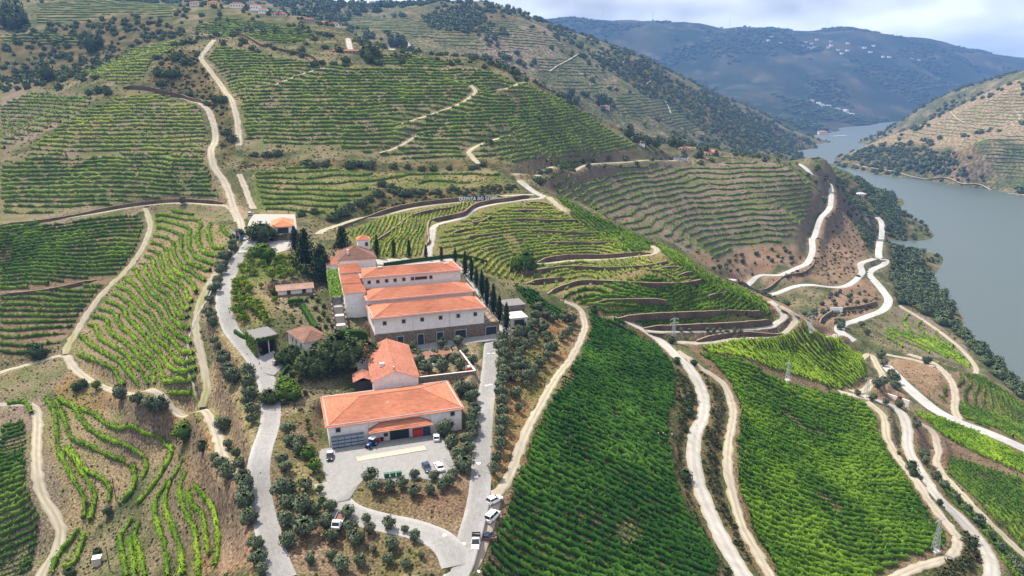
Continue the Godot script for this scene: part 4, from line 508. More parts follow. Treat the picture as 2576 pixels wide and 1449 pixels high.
func ground_colour(kind: int, x: float, z: float, slope: float, y: float) -> Color:
	var a := n1.get_noise_2d(x, z)
	var b := n2.get_noise_2d(x, z)
	var c := n3.get_noise_2d(x, z)
	var dry := Color(0.34, 0.27, 0.15)
	var green := Color(0.13, 0.165, 0.045)
	var soil := Color(0.29, 0.22, 0.17)
	var col: Color
	match kind:
		1: col = mix3(mix3(soil * 1.12, dry, 0.4 + a), Color(0.165, 0.19, 0.075), 0.5 + b * 1.0 + c * 0.4)
		2: col = mix3(dry * 1.1, green, 0.2 + b * 0.8)
		3: col = mix3(Color(0.085, 0.10, 0.04), mix3(dry, Color(0.2, 0.12, 0.06), 0.5 + c), 0.35 + b * 0.9 + c * 0.4)
		4: col = mix3(mix3(Color(0.33, 0.26, 0.21), Color(0.25, 0.19, 0.14), 0.5 + b), green, 0.22 + a * 0.8 + c * 0.5)
		5: col = mix3(Color(0.38, 0.29, 0.21), dry, 0.3 + b)
		6: col = mix3(green * 1.15, dry, 0.3 + a + b * 0.5)
		7: col = mix3(mix3(Color(0.36, 0.22, 0.145), Color(0.42, 0.31, 0.22), 0.4 + b), Color(0.13, 0.12, 0.05), 0.12 + c * 0.8 + a * 0.4)
		8: col = mix3(mix3(Color(0.35, 0.24, 0.12), Color(0.28, 0.15, 0.075), 0.3 + b), Color(0.17, 0.18, 0.06), 0.25 + a * 1.2 + c * 0.3)
		9: col = mix3(mix3(Color(0.30, 0.22, 0.15), Color(0.20, 0.13, 0.085), 0.45 + b), Color(0.16, 0.16, 0.06), 0.25 + a + c * 0.4)
		10: col = mix3(Color(0.36, 0.29, 0.20), Color(0.16, 0.15, 0.06), 0.3 + b)
		11: col = mix3(mix3(Color(0.33, 0.25, 0.15), Color(0.27, 0.23, 0.10), 0.5 + b), Color(0.17, 0.21, 0.05), 0.42 + a * 0.6 + c * 0.6)
		13: col = mix3(mix3(Color(0.37, 0.28, 0.18), Color(0.33, 0.26, 0.15), 0.5 + b), Color(0.17, 0.20, 0.06), 0.3 + a * 0.9 + c * 0.5)
		12: col = mix3(mix3(Color(0.37, 0.26, 0.19), Color(0.40, 0.33, 0.22), 0.5 + b), Color(0.17, 0.17, 0.07), 0.2 + c * 0.7)
		_:
			col = mix3(mix3(Color(0.085, 0.105, 0.045), Color(0.155, 0.17, 0.075), 0.5 + b * 0.8), Color(0.31, 0.25, 0.16), 0.22 + a * 1.1 + b * 0.5)
	if slope > 0.75 and kind != 11:
		col = mix3(col, Color(0.24, 0.18, 0.13), (slope - 0.75) * 1.2)
	return col * (1.16 + c * 0.28)

func far_kind(x: float, z: float) -> int:
	var p := Vector2(x, z)
	for r in COVER:
		if Geometry2D.is_point_in_polygon(p, r[2]):
			return KINDS.find(r[0])
	return 0

func fit_rim(k: int) -> void:
	# the finer sheet's rim lies exactly on the coarser one
	var l: Dictionary = levels[k]
	var q: Dictionary = levels[k - 1]
	var qh: PackedFloat32Array = q.h
	for j in q.nz:
		for i in ([0, q.nx - 1] if j > 0 and j < q.nz - 1 else range(q.nx)):
			qh[j * q.nx + i] = sample(l, l.h, q.x0 + i * q.c, q.z0 + j * q.c)
	q.h = qh

func raise_mesh(k: int, called: String) -> void:
	var l: Dictionary = levels[k]
	var h: PackedFloat32Array = l.h
	var nx: int = l.nx
	var nz: int = l.nz
	var c: float = l.c
	var hole := Rect2()
	if k > 0:
		var q: Dictionary = levels[k - 1]
		hole = Rect2(q.x0, q.z0, (q.nx - 1) * q.c, (q.nz - 1) * q.c)
	var cover := near_cover.get_data()
	var vs := PackedVector3Array()
	var ns := PackedVector3Array()
	var cs := PackedColorArray()
	var us := PackedVector2Array()
	vs.resize(nx * nz)
	ns.resize(nx * nz)
	cs.resize(nx * nz)
	us.resize(nx * nz)
	var inner := hole.grow(-c * 1.5)
	var far_blue := Color(0.045, 0.068, 0.04)
	for j in nz:
		for i in nx:
			var o := j * nx + i
			var x: float = l.x0 + i * c
			var z: float = l.z0 + j * c
			var y := h[o]
			vs[o] = Vector3(x, y, z)
			if k > 0 and inner.has_point(Vector2(x, z)):
				continue
			var gx := (h[o + (1 if i < nx - 1 else 0)] - h[o - (1 if i > 0 else 0)]) / (2.0 * c)
			var gz := (h[o + (nx if j < nz - 1 else 0)] - h[o - (nx if j > 0 else 0)]) / (2.0 * c)
			ns[o] = Vector3(-gx, 1.0, -gz).normalized()
			us[o] = Vector2(x, z)
			var kind := 0
			if k < 2:
				var ci := clampi(int(x - NEAR_X0), 0, COVER_W - 1)
				var cj := clampi(int(z - NEAR_Z0), 0, COVER_H - 1)
				kind = cover[cj * COVER_W + ci]
			elif k == 2:
				kind = far_kind(x, z)
			var slope := sqrt(gx * gx + gz * gz)
			if k == 3:
				var a := n1.get_noise_2d(x * 0.12, z * 0.12)
				var b := n2.get_noise_2d(x * 0.12, z * 0.12)
				cs[o] = mix3(mix3(far_blue, Color(0.115, 0.12, 0.07), 0.3 + a * 1.5), Color(0.27, 0.21, 0.15), -0.5 + b * 1.9)
			else:
				cs[o] = ground_colour(kind, x, z, slope, y)
	var ix := PackedInt32Array()
	for j in nz - 1:
		for i in nx - 1:
			if k > 0 and hole.has_point(Vector2(l.x0 + (i + 0.5) * c, l.z0 + (j + 0.5) * c)):
				continue
			var o := j * nx + i
			ix.append_array([o, o + 1, o + nx, o + 1, o + nx + 1, o + nx])
	var am := ArrayMesh.new()
	var arr := []
	arr.resize(Mesh.ARRAY_MAX)
	arr[Mesh.ARRAY_VERTEX] = vs
	arr[Mesh.ARRAY_NORMAL] = ns
	arr[Mesh.ARRAY_COLOR] = cs
	arr[Mesh.ARRAY_TEX_UV] = us
	arr[Mesh.ARRAY_INDEX] = ix
	am.add_surface_from_arrays(Mesh.PRIMITIVE_TRIANGLES, arr)
	am.surface_set_material(0, M.ground if k < 2 else M.far_ground)
	var o := MeshInstance3D.new()
	o.mesh = am
	setting(o, called)

# ---------------------------------------------------------------- naming
func setting(o: Node3D, called: String) -> Node3D:
	o.name = called
	o.set_meta("kind", "structure")
	add_child(o, true)
	return o

func tag(o: Node3D, label: String, category: String, group := "", kind := "") -> Node3D:
	o.set_meta("label", label)
	o.set_meta("category", category)
	if group:
		o.set_meta("group", group)
	if kind:
		o.set_meta("kind", kind)
	return o

func thing(called: String, at: Vector3, turn: float, label: String, category: String, group := "") -> Node3D:
	var o := Node3D.new()
	o.name = called
	add_child(o, true)
	o.position = at
	o.rotation.y = turn
	return tag(o, label, category, group)

func part(called: String, mesh: Mesh, m: Material, parent: Node3D) -> MeshInstance3D:
	var o := MeshInstance3D.new()
	o.name = called
	o.mesh = mesh
	if m:
		o.material_override = null
		for i in mesh.get_surface_count():
			o.set_surface_override_material(i, m)
	parent.add_child(o, true)
	return o

# ---------------------------------------------------------------- shapes
func tool() -> SurfaceTool:
	var st := SurfaceTool.new()
	st.begin(Mesh.PRIMITIVE_TRIANGLES)
	st.set_smooth_group(-1)
	st.set_color(Color.WHITE)
	return st

func done(st: SurfaceTool) -> ArrayMesh:
	st.generate_normals()
	return st.commit()

func tri(st: SurfaceTool, a: Vector3, b: Vector3, c: Vector3) -> void:
	st.set_uv(Vector2(a.x + a.z, a.y)); st.add_vertex(a)
	st.set_uv(Vector2(b.x + b.z, b.y)); st.add_vertex(b)
	st.set_uv(Vector2(c.x + c.z, c.y)); st.add_vertex(c)

func quad(st: SurfaceTool, a: Vector3, b: Vector3, c: Vector3, d: Vector3) -> void:
	tri(st, a, b, c)
	tri(st, a, c, d)

func box(st: SurfaceTool, c: Vector3, s: Vector3, turn := 0.0, tilt := Basis.IDENTITY) -> void:
	var b := Basis(Vector3.UP, turn) * tilt
	var h := s / 2.0
	var p := []
	for k in 8:
		p.append(c + b * Vector3(h.x if k & 1 else -h.x, h.y if k & 2 else -h.y, h.z if k & 4 else -h.z))
	quad(st, p[4], p[6], p[7], p[5])
	quad(st, p[1], p[3], p[2], p[0])
	quad(st, p[0], p[2], p[6], p[4])
	quad(st, p[5], p[7], p[3], p[1])
	quad(st, p[2], p[3], p[7], p[6])
	quad(st, p[4], p[5], p[1], p[0])

func bar(st: SurfaceTool, a: Vector3, b: Vector3, ra: float, rb: float, n := 6) -> void:
	var d := (b - a).normalized()
	var u := d.cross(Vector3.RIGHT if absf(d.y) > 0.8 else Vector3.UP).normalized()
	var v := d.cross(u)
	for k in n:
		var t0 := TAU * k / n
		var t1 := TAU * (k + 1) / n
		var e0 := u * cos(t0) + v * sin(t0)
		var e1 := u * cos(t1) + v * sin(t1)
		quad(st, a + e0 * ra, b + e0 * rb, b + e1 * rb, a + e1 * ra)
		tri(st, b, b + e1 * rb, b + e0 * rb)
		tri(st, a, a + e0 * ra, a + e1 * ra)

func loft(st: SurfaceTool, rings: Array, closed := true) -> void:
	# rings of equal length; both ends are capped
	var n: int = rings[0].size()
	for r in rings.size() - 1:
		for k in n:
			var k1 := (k + 1) % n
			quad(st, rings[r][k], rings[r + 1][k], rings[r + 1][k1], rings[r][k1])
	if closed:
		for k in range(1, n - 1):
			tri(st, rings[0][0], rings[0][k], rings[0][k + 1])
			tri(st, rings[-1][0], rings[-1][k + 1], rings[-1][k])

func plain(c: Color, rough := 0.8, metal := 0.0) -> StandardMaterial3D:
	var m := StandardMaterial3D.new()
	m.albedo_color = c
	m.roughness = rough
	m.metallic_specular = 0.12 if rough >= 0.75 else 0.4
	m.metallic = metal
	return m

func noise_texture(freq: float, size: int, lo: float, hi: float, octaves: int, s: int, normal := false) -> NoiseTexture2D:
	var f := FastNoiseLite.new()
	f.noise_type = FastNoiseLite.TYPE_SIMPLEX_SMOOTH
	f.frequency = freq
	f.fractal_octaves = octaves
	f.seed = s
	var t := NoiseTexture2D.new()
	t.width = size
	t.height = size
	t.seamless = true
	t.noise = f
	if normal:
		t.as_normal_map = true
		t.bump_strength = 6.0
	else:
		var g := Gradient.new()
		g.set_color(0, Color(lo, lo, lo))
		g.set_color(1, Color(hi, hi, hi))
		t.color_ramp = g
	return t

func materials() -> void:
	var speck := noise_texture(0.025, 1024, 0.42, 1.0, 7, 5)
	var speck_n := noise_texture(0.03, 1024, 0, 1, 6, 8, true)
	var fine := noise_texture(0.05, 512, 0.8, 1.0, 5, 11)
	var g := plain(Color.WHITE, 0.95)
	g.vertex_color_use_as_albedo = true
	g.albedo_texture = speck
	g.uv1_scale = Vector3(1.0 / 23.0, 1.0 / 23.0, 1)
	g.normal_enabled = true
	g.normal_texture = speck_n
	g.normal_scale = 1.0
	M.ground = g
	var fg: StandardMaterial3D = g.duplicate()
	fg.uv1_scale = Vector3(1.0 / 190.0, 1.0 / 190.0, 1)
	M.far_ground = fg
	var way := plain(Color.WHITE, 0.9)
	way.vertex_color_use_as_albedo = true
	way.albedo_texture = noise_texture(0.04, 1024, 0.78, 1.0, 6, 21)
	way.uv1_scale = Vector3(1.0 / 7.0, 1.0 / 7.0, 1)
	M.way = way
	var pave := plain(Color.WHITE, 0.85)
	pave.vertex_color_use_as_albedo = true
	pave.albedo_texture = cobbles()
	pave.uv1_scale = Vector3(1.0 / 19.0, 1.0 / 19.0, 1)
	M.pave = pave
	for k in [["leaf", 0.75], ["needle", 0.85]]:
		var m := plain(Color.WHITE, k[1])
		m.vertex_color_use_as_albedo = true
		m.cull_mode = BaseMaterial3D.CULL_DISABLED
		m.backlight_enabled = k[0] == "leaf"
		m.backlight = Color(0.10, 0.13, 0.03)
		M[k[0]] = m
	M.bark = plain(L(0.09, 0.07, 0.055), 0.95)
	var st := plain(Color.WHITE, 0.95)
	st.vertex_color_use_as_albedo = true
	st.albedo_texture = stones()
	st.uv1_scale = Vector3(0.25, 0.25, 1)
	M.stone = st
	var pl := plain(L(0.66, 0.61, 0.59), 0.9)
	pl.albedo_texture = streaks()
	pl.uv1_scale = Vector3(1.0 / 14.0, 1.0 / 9.0, 1)
	pl.albedo_color = L(0.80, 0.765, 0.755)
	M.plaster = pl
	var sc: StandardMaterial3D = st.duplicate()
	sc.albedo_color = L(0.265, 0.23, 0.20)
	M.schist = sc
	var tile := plain(Color.WHITE, 0.85)
	tile.vertex_color_use_as_albedo = true
	tile.albedo_texture = fine
	tile.uv1_scale = Vector3(0.3, 0.3, 1)
	M.tile = tile
	M.granite = plain(L(0.42, 0.39, 0.36), 0.9)
	M.dark = plain(L(0.02, 0.02, 0.022), 0.6)
	M.shutter = plain(L(0.05, 0.02, 0.02), 0.6)
	M.door = plain(L(0.018, 0.027, 0.042), 0.6)
	M.gutter = plain(L(0.55, 0.53, 0.60), 0.4, 0.3)
	M.glass = plain(L(0.02, 0.025, 0.03), 0.08)
	M.rubber = plain(L(0.015, 0.015, 0.016), 0.9)
	M.rim = plain(L(0.4, 0.4, 0.42), 0.4, 0.6)
	M.white_paint = plain(L(0.80, 0.80, 0.80), 0.35)
	M.black_paint = plain(L(0.02, 0.022, 0.026), 0.25)
	M.blue_paint = plain(L(0.035, 0.055, 0.095), 0.3)
	M.tractor_blue = plain(L(0.02, 0.06, 0.25), 0.4)
	M.red_paint = plain(L(0.42, 0.035, 0.035), 0.5)
	M.lamp = plain(L(0.7, 0.7, 0.65), 0.2)
	M.steel = plain(L(0.46, 0.48, 0.50), 0.5, 0.4)
	M.crate_grey = plain(L(0.20, 0.23, 0.29), 0.6)
	M.crate_blue = plain(L(0.04, 0.12, 0.36), 0.6)
	M.green_bin = plain(L(0.035, 0.13, 0.075), 0.6)
	M.wood = plain(L(0.42, 0.28, 0.15), 0.8)
	M.rust = plain(L(0.19, 0.095, 0.072), 0.8)
	M.navy = plain(L(0.012, 0.02, 0.05), 0.7)
	M.letter = plain(L(0.80, 0.80, 0.82), 0.6)
	M.concrete = plain(L(0.48, 0.46, 0.43), 0.9)
	M.slate = plain(L(0.17, 0.165, 0.17), 0.9)
	M.person = plain(Color.WHITE, 0.9)
	M.person.vertex_color_use_as_albedo = true

func cobbles() -> ImageTexture:
	# small square setts, a tone for each, with worn and stained patches running over them
	var im := Image.create(1536, 1536, false, Image.FORMAT_RGB8)
	var r := RandomNumberGenerator.new()
	r.seed = 77
	im.fill(Color(0.66, 0.65, 0.64))
	for j in 128:
		for i in 128:
			var worn := n1.get_noise_3d(sin(i * TAU / 128) * 110.0, cos(i * TAU / 128) * 110.0, sin(j * TAU / 128) * 110.0)
			var stain := n2.get_noise_3d(sin(i * TAU / 128) * 60.0, cos(i * TAU / 128) * 60.0 + sin(j * TAU / 128) * 60.0, cos(j * TAU / 128) * 60.0)
			var v := clampf(0.86 + r.randf() * 0.11 + worn * 0.06 - maxf(0.0, stain - 0.35) * 0.22, 0.0, 1.0)
			im.fill_rect(Rect2i(i * 12 + (6 if j % 2 else 0), j * 12, 11, 11), Color(v, v * 0.995, v * 0.985))
	return ImageTexture.create_from_image(im)

func streaks() -> ImageTexture:
	# limewash with faint rain streaks and a dusty foot
	var im := Image.create(512, 512, false, Image.FORMAT_RGB8)
	for y in 512:
		for x in 512:
			var s := n2.get_noise_2d(x * 1.6, y * 0.09) * 0.5 + n3.get_noise_2d(x * 0.8, y * 0.05) * 0.3
			var v := clampf(0.95 - maxf(0.0, s) * 0.22 + n1.get_noise_2d(x * 0.6, y * 0.6) * 0.05, 0.0, 1.0)
			im.set_pixel(x, y, Color(v, v * 0.992, v * 0.98))
	return ImageTexture.create_from_image(im)

func stones() -> ImageTexture:
	# flat courses of schist of uneven length and tone
	var im := Image.create(512, 512, false, Image.FORMAT_RGB8)
	var r := RandomNumberGenerator.new()
	r.seed = 5
	im.fill(Color(0.5, 0.47, 0.45))
	var y := 0
	while y < 512:
		var h := r.randi_range(10, 24)
		var x := -r.randi_range(0, 30)
		while x < 512:
			var w := r.randi_range(20, 70)
			var v := 0.6 + r.randf() * 0.4
			im.fill_rect(Rect2i(x, y, w - 2, h - 2), Color(v, v * (0.93 + r.randf() * 0.07), v * (0.84 + r.randf() * 0.14)))
			x += w
		y += h
	return ImageTexture.create_from_image(im)

# ---------------------------------------------------------------- roads, yards, walls
func way_colour(m: String) -> Color:
	match m:
		"pave": return Color(0.31, 0.31, 0.318)
		"white": return Color(0.41, 0.395, 0.37)
		"asphalt": return Color(0.44, 0.435, 0.44)
		"sand": return Color(0.40, 0.34, 0.27)
	return Color(0.40, 0.36, 0.30)

func ribbon(line: PackedVector3Array, m: String, width: float, lift: float) -> ArrayMesh:
	var cols := 7
	var vs := PackedVector3Array()
	var cs := PackedColorArray()
	var us := PackedVector2Array()
	var base := way_colour(m)
	var soft := m in ["dirt", "dirtgrass", "sand"]
	var run := 0.0
	for i in line.size():
		var d := line[mini(i + 1, line.size() - 1)] - line[maxi(i - 1, 0)]
		var side := Vector3(-d.z, 0, d.x).normalized()
		if i > 0:
			run += line[i].distance_to(line[i - 1])
		var jl := n3.get_noise_2d(line[i].x * 2.0, line[i].z * 2.0) * (0.75 if soft else 0.5 if m == "white" else 0.08)
		var jr := n3.get_noise_2d(line[i].x * 2.0 + 50.0, line[i].z * 2.0) * (0.75 if soft else 0.5 if m == "white" else 0.08)
		for k in cols:
			var t := float(k - 1) / (cols - 3)
			var off := (clampf(t, 0.0, 1.0) - 0.5) * width + (jl if k < 2 else jr if k > 4 else 0.0)
			var y := lift
			if k == 0 or k == cols - 1:
				off += -0.25 if k == 0 else 0.25
				y = -0.45
			vs.append(line[i] + side * off + Vector3.UP * y)
			us.append(Vector2(off, run))
			var c := base
			var patch := n1.get_noise_2d(line[i].x, line[i].z + k * 3.0)
			if m == "dirt":
				c = base * (1.08 if k == 2 or k == 4 else 0.92)
				if k == 3 or k == 1 or k == 5:
					c = mix3(c, Color(0.24, 0.22, 0.11), 0.35 + patch)
			elif m == "dirtgrass":
				c = mix3(base, Color(0.22, 0.22, 0.10), (0.25 if k == 2 or k == 4 else 0.6) + patch)
			elif m == "white":
				c = base * (1.06 if k == 2 or k == 4 else 0.86)
				if k < 2 or k > 4:
					c = mix3(c, Color(0.30, 0.25, 0.17), 0.35 + patch * 1.3)
			elif m == "pave" and (k == 1 or k == 5):
				c = base * 1.3
			cs.append(c * (1.0 + patch * 0.3 + n3.get_noise_2d(line[i].x * 1.7 + k * 9.0, line[i].z * 1.7) * (0.22 if m != "pave" else 0.06)))
	var ix := PackedInt32Array()
	for i in line.size() - 1:
		for k in cols - 1:
			var o := i * cols + k
			ix.append_array([o, o + cols, o + 1, o + 1, o + cols, o + cols + 1])
	return grid_mesh(vs, cs, us, ix)

func grid_mesh(vs: PackedVector3Array, cs: PackedColorArray, us: PackedVector2Array, ix: PackedInt32Array) -> ArrayMesh:
	var ns := PackedVector3Array()
	ns.resize(vs.size())
	for k in range(0, ix.size(), 3):
		var n := (vs[ix[k + 2]] - vs[ix[k]]).cross(vs[ix[k + 1]] - vs[ix[k]])
		for e in 3:
			ns[ix[k + e]] += n
	for k in ns.size():
		ns[k] = ns[k].normalized() if ns[k].length() > 0.0 else Vector3.UP
	var am := ArrayMesh.new()
	var arr := []
	arr.resize(Mesh.ARRAY_MAX)
	arr[Mesh.ARRAY_VERTEX] = vs
	arr[Mesh.ARRAY_NORMAL] = ns
	arr[Mesh.ARRAY_COLOR] = cs
	arr[Mesh.ARRAY_TEX_UV] = us
	arr[Mesh.ARRAY_INDEX] = ix
	am.add_surface_from_arrays(Mesh.PRIMITIVE_TRIANGLES, arr)
	return am

func mask_line(line: PackedVector2Array, r: float) -> void:
	for p in line:
		road_mask.fill_rect(Rect2i(int(p.x - r - NEAR_X0), int(p.y - r - NEAR_Z0), maxi(1, int(2.0 * r + 0.5)), maxi(1, int(2.0 * r + 0.5))), Color8(255, 0, 0))

func masked(p: Vector2) -> bool:
	var i := int(p.x - NEAR_X0)
	var j := int(p.y - NEAR_Z0)
	if i < 0 or j < 0 or i >= COVER_W or j >= COVER_H:
		return false
	return road_mask.get_pixel(i, j).r > 0.5

var wall_lines := []

func shape_walls() -> void:
	# the ground steps at each retaining wall: filled behind it, cut in front of it
	var l: Dictionary = levels[0]
	var h: PackedFloat32Array = l.h
	for w in WALLS:
		var line := path(w[2], 2.5)
		var ys := PackedFloat32Array()
		for p in line:
			ys.append(raw(p.x, p.y))
		for pass_ in 40:
			var q := ys.duplicate()
			for i in range(1, ys.size() - 1):
				q[i] = (ys[i - 1] + ys[i] * 2.0 + ys[i + 1]) / 4.0
			ys = q
		wall_lines.append([line, ys])
		var a := line[0]
		if a.x < l.x0 + 8 or a.x > -l.x0 - 8 or a.y < l.z0 + 8 or a.y > -104:
			continue
		var best := {}
		for s in line.size() - 1:
			var p := line[s]
			var q := line[s + 1]
			var n := (q - p).orthogonal().normalized()
			var up := raw(p.x + n.x * 4.0, p.y + n.y * 4.0) > raw(p.x - n.x * 4.0, p.y - n.y * 4.0)
			var i0 := maxi(0, int((minf(p.x, q.x) - 7.0 - l.x0) / l.c))
			var i1 := mini(l.nx - 1, int((maxf(p.x, q.x) + 7.0 - l.x0) / l.c))
			var j0 := maxi(0, int((minf(p.y, q.y) - 7.0 - l.z0) / l.c))
			var j1 := mini(l.nz - 1, int((maxf(p.y, q.y) + 7.0 - l.z0) / l.c))
			for j in range(j0, j1 + 1):
				for i in range(i0, i1 + 1):
					var v := Vector2(l.x0 + i * l.c, l.z0 + j * l.c)
					var c := Geometry2D.get_closest_point_to_segment(v, p, q)
					var d := v.distance_to(c)
					if d < 7.0:
						var o: int = j * l.nx + i
						if not best.has(o) or best[o][0] > d:
							var sg := 1.0 if ((v - c).dot(n) > 0.0) == up else -1.0
							var along := smoothstep(0.0, 5.0, minf(v.distance_to(line[0]), v.distance_to(line[-1])))
							var t := c.distance_to(p) / maxf(p.distance_to(q), 0.01)
							best[o] = [d, lerpf(ys[s], ys[s + 1], t) + sg * along * w[1] * 0.5, along]
		for o in best:
			h[o] = lerpf(h[o], best[o][1], (1.0 - best[o][0] / 7.0) * best[o][2])
	l.h = h

func build_walls() -> void:
	for k in WALLS.size():
		var w = WALLS[k]
		var line: PackedVector2Array = wall_lines[k][0]
		var ys: PackedFloat32Array = wall_lines[k][1]
		var far := line[0].y < -470.0
		var tall: float = w[1]
		var vs := PackedVector3Array()
		var cs := PackedColorArray()
		var us := PackedVector2Array()
		var ix := PackedInt32Array()
		var run := 0.0
		for i in line.size():
			var d := line[mini(i + 1, line.size() - 1)] - line[maxi(i - 1, 0)]
			var n := d.orthogonal().normalized()
			if raw(line[i].x + n.x * 4.0, line[i].y + n.y * 4.0) > raw(line[i].x - n.x * 4.0, line[i].y - n.y * 4.0):
				n = -n
			if i > 0:
				run += line[i].distance_to(line[i - 1])
			var e := smoothstep(0.0, 6.0, minf(run, 2.5 * (line.size() - 1) - run))
			var y := ys[i] if not far else raw(line[i].x, line[i].y)
			var top := y + tall * (0.5 * e + (0.5 if far else 0.0)) + 0.2 + n3.get_noise_2d(line[i].x * 3.0, line[i].y * 3.0) * 0.15
			var low := y - tall * 0.5 - 0.9
			var f := line[i] + n * 0.9
			var b := line[i] - n * 0.1
			var v := 1.0 + n2.get_noise_2d(line[i].x * 2.0, line[i].y * 2.0) * 0.5
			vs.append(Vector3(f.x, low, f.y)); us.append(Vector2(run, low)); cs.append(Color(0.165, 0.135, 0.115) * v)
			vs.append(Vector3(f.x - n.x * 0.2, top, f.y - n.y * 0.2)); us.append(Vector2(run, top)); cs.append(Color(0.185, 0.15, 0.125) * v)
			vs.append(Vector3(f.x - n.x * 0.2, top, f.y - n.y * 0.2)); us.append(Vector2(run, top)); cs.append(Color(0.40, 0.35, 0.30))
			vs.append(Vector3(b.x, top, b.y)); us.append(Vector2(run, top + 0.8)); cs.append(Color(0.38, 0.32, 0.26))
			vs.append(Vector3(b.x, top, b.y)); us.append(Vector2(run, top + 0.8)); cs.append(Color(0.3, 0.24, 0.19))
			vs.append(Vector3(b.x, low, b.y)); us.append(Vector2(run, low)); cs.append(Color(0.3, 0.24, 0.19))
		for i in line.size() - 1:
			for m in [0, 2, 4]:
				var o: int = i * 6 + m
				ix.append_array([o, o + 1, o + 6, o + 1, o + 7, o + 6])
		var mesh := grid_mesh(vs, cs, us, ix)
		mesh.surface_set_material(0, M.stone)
		var o := MeshInstance3D.new()
		o.mesh = mesh
		o.name = "retaining_wall"
		add_child(o, true)
		var mid := line[line.size() / 2]
		var long := "short " if run < 25.0 else "long " if run > 70.0 else ""
		tag(o, "%sdry stone terrace wall, %s" % [long, closest("wall", mid)], "stone wall", "dry stone terrace walls")

func build_ways() -> void:
	var l0: Dictionary = levels[0]
	var l1: Dictionary = levels[1]
	var w0 := PackedFloat32Array()
	var h0 := PackedFloat32Array()
	var w1 := PackedFloat32Array()
	var h1 := PackedFloat32Array()
	w0.resize(l0.h.size()); h0.resize(l0.h.size()); w1.resize(l1.h.size()); h1.resize(l1.h.size())
	var lines := []
	for r in ROADS:
		var line := path(r[3], 2.0)
		var p3 := PackedVector3Array()
		for p in line:
			p3.append(Vector3(p.x, hy(p.x, p.y), p.y))
		for pass_ in 8:
			var q := p3.duplicate()
			for i in range(1, p3.size() - 1):
				q[i].y = (p3[i - 1].y + p3[i].y * 2.0 + p3[i + 1].y) / 4.0
			p3 = q
		lines.append(p3)
		mask_line(line, r[2] * 0.5 + 0.9)
		var drop := PackedVector3Array()
		for p in p3:
			drop.append(p + Vector3.DOWN * 0.2)
		if p3[0].z > -500 or p3[-1].z > -500:
			carve(l0, drop, r[2] * 0.5 + 1.0, 3.5, w0, h0)
		if p3[0].z > -1080:
			carve(l1, drop, r[2] * 0.5 + 3.0, 5.0, w1, h1)
	var planes := []
	for y in YARDS:
		var poly := flat2(y[2])
		var plane := fit_plane(poly)
		planes.append(plane)
		carve_area(l0, poly, plane, 4.0, w0, h0, 0.16)
		paint(road_mask, poly, 255)
		for i in poly.size():
			mask_line(even(PackedVector2Array([poly[i], poly[(i + 1) % poly.size()]]), 1.0), 1.0)
	for b in pads():
		carve_area(l0, b[0], [b[1], 0.0, 0.0], 3.0, w0, h0, 0.0)
		paint(road_mask, b[0], 255)
		for i in b[0].size():
			mask_line(even(PackedVector2Array([b[0][i], b[0][(i + 1) % b[0].size()]]), 1.0), 1.5)
	for k in 2:
		var l: Dictionary = levels[k]
		var h: PackedFloat32Array = l.h
		var w: PackedFloat32Array = w0 if k == 0 else w1
		var t: PackedFloat32Array = h0 if k == 0 else h1
		for o in h.size():
			if w[o] > 0.0:
				h[o] = lerpf(h[o], t[o], minf(w[o], 1.0))
		l.h = h
	for k in ROADS.size():
		var r = ROADS[k]
		var mesh := ribbon(lines[k], r[1], r[2], 0.004 * (k % 12) + 0.01)
		mesh.surface_set_material(0, M.pave if r[1] == "pave" else M.way)
		var o := MeshInstance3D.new()
		o.mesh = mesh
		setting(o, r[0])
	for k in YARDS.size():
		var y = YARDS[k]
		var poly := flat2(y[2])
		var plane: Array = planes[k]
		var vs := PackedVector3Array()
		var cs := PackedColorArray()
		var us := PackedVector2Array()
		for p in poly:
			vs.append(Vector3(p.x, plane[0] + plane[1] * p.x + plane[2] * p.y + 0.055 + 0.004 * k, p.y))
			cs.append(way_colour(y[1]))
			us.append(p)
		var n := poly.size()
		for p in poly:
			vs.append(Vector3(p.x, plane[0] + plane[1] * p.x + plane[2] * p.y - 0.6, p.y))
			cs.append(way_colour(y[1]) * 0.8)
			us.append(p)
		var ix := Geometry2D.triangulate_polygon(poly)
		for i in range(0, ix.size(), 3):
			var a := poly[ix[i]]
			if (poly[ix[i + 1]] - a).cross(poly[ix[i + 2]] - a) < 0.0:
				var s := ix[i + 1]
				ix[i + 1] = ix[i + 2]
				ix[i + 2] = s
		for i in n:
			var j := (i + 1) % n
			ix.append_array([i, n + i, j, j, n + i, n + j])
		var mesh := grid_mesh(vs, cs, us, ix)
		mesh.surface_set_material(0, M.pave if y[1] == "pave" else M.way)
		var o := MeshInstance3D.new()
		o.mesh = mesh
		setting(o, "yard" if y[0] != "parking_lot" else "parking_lot")

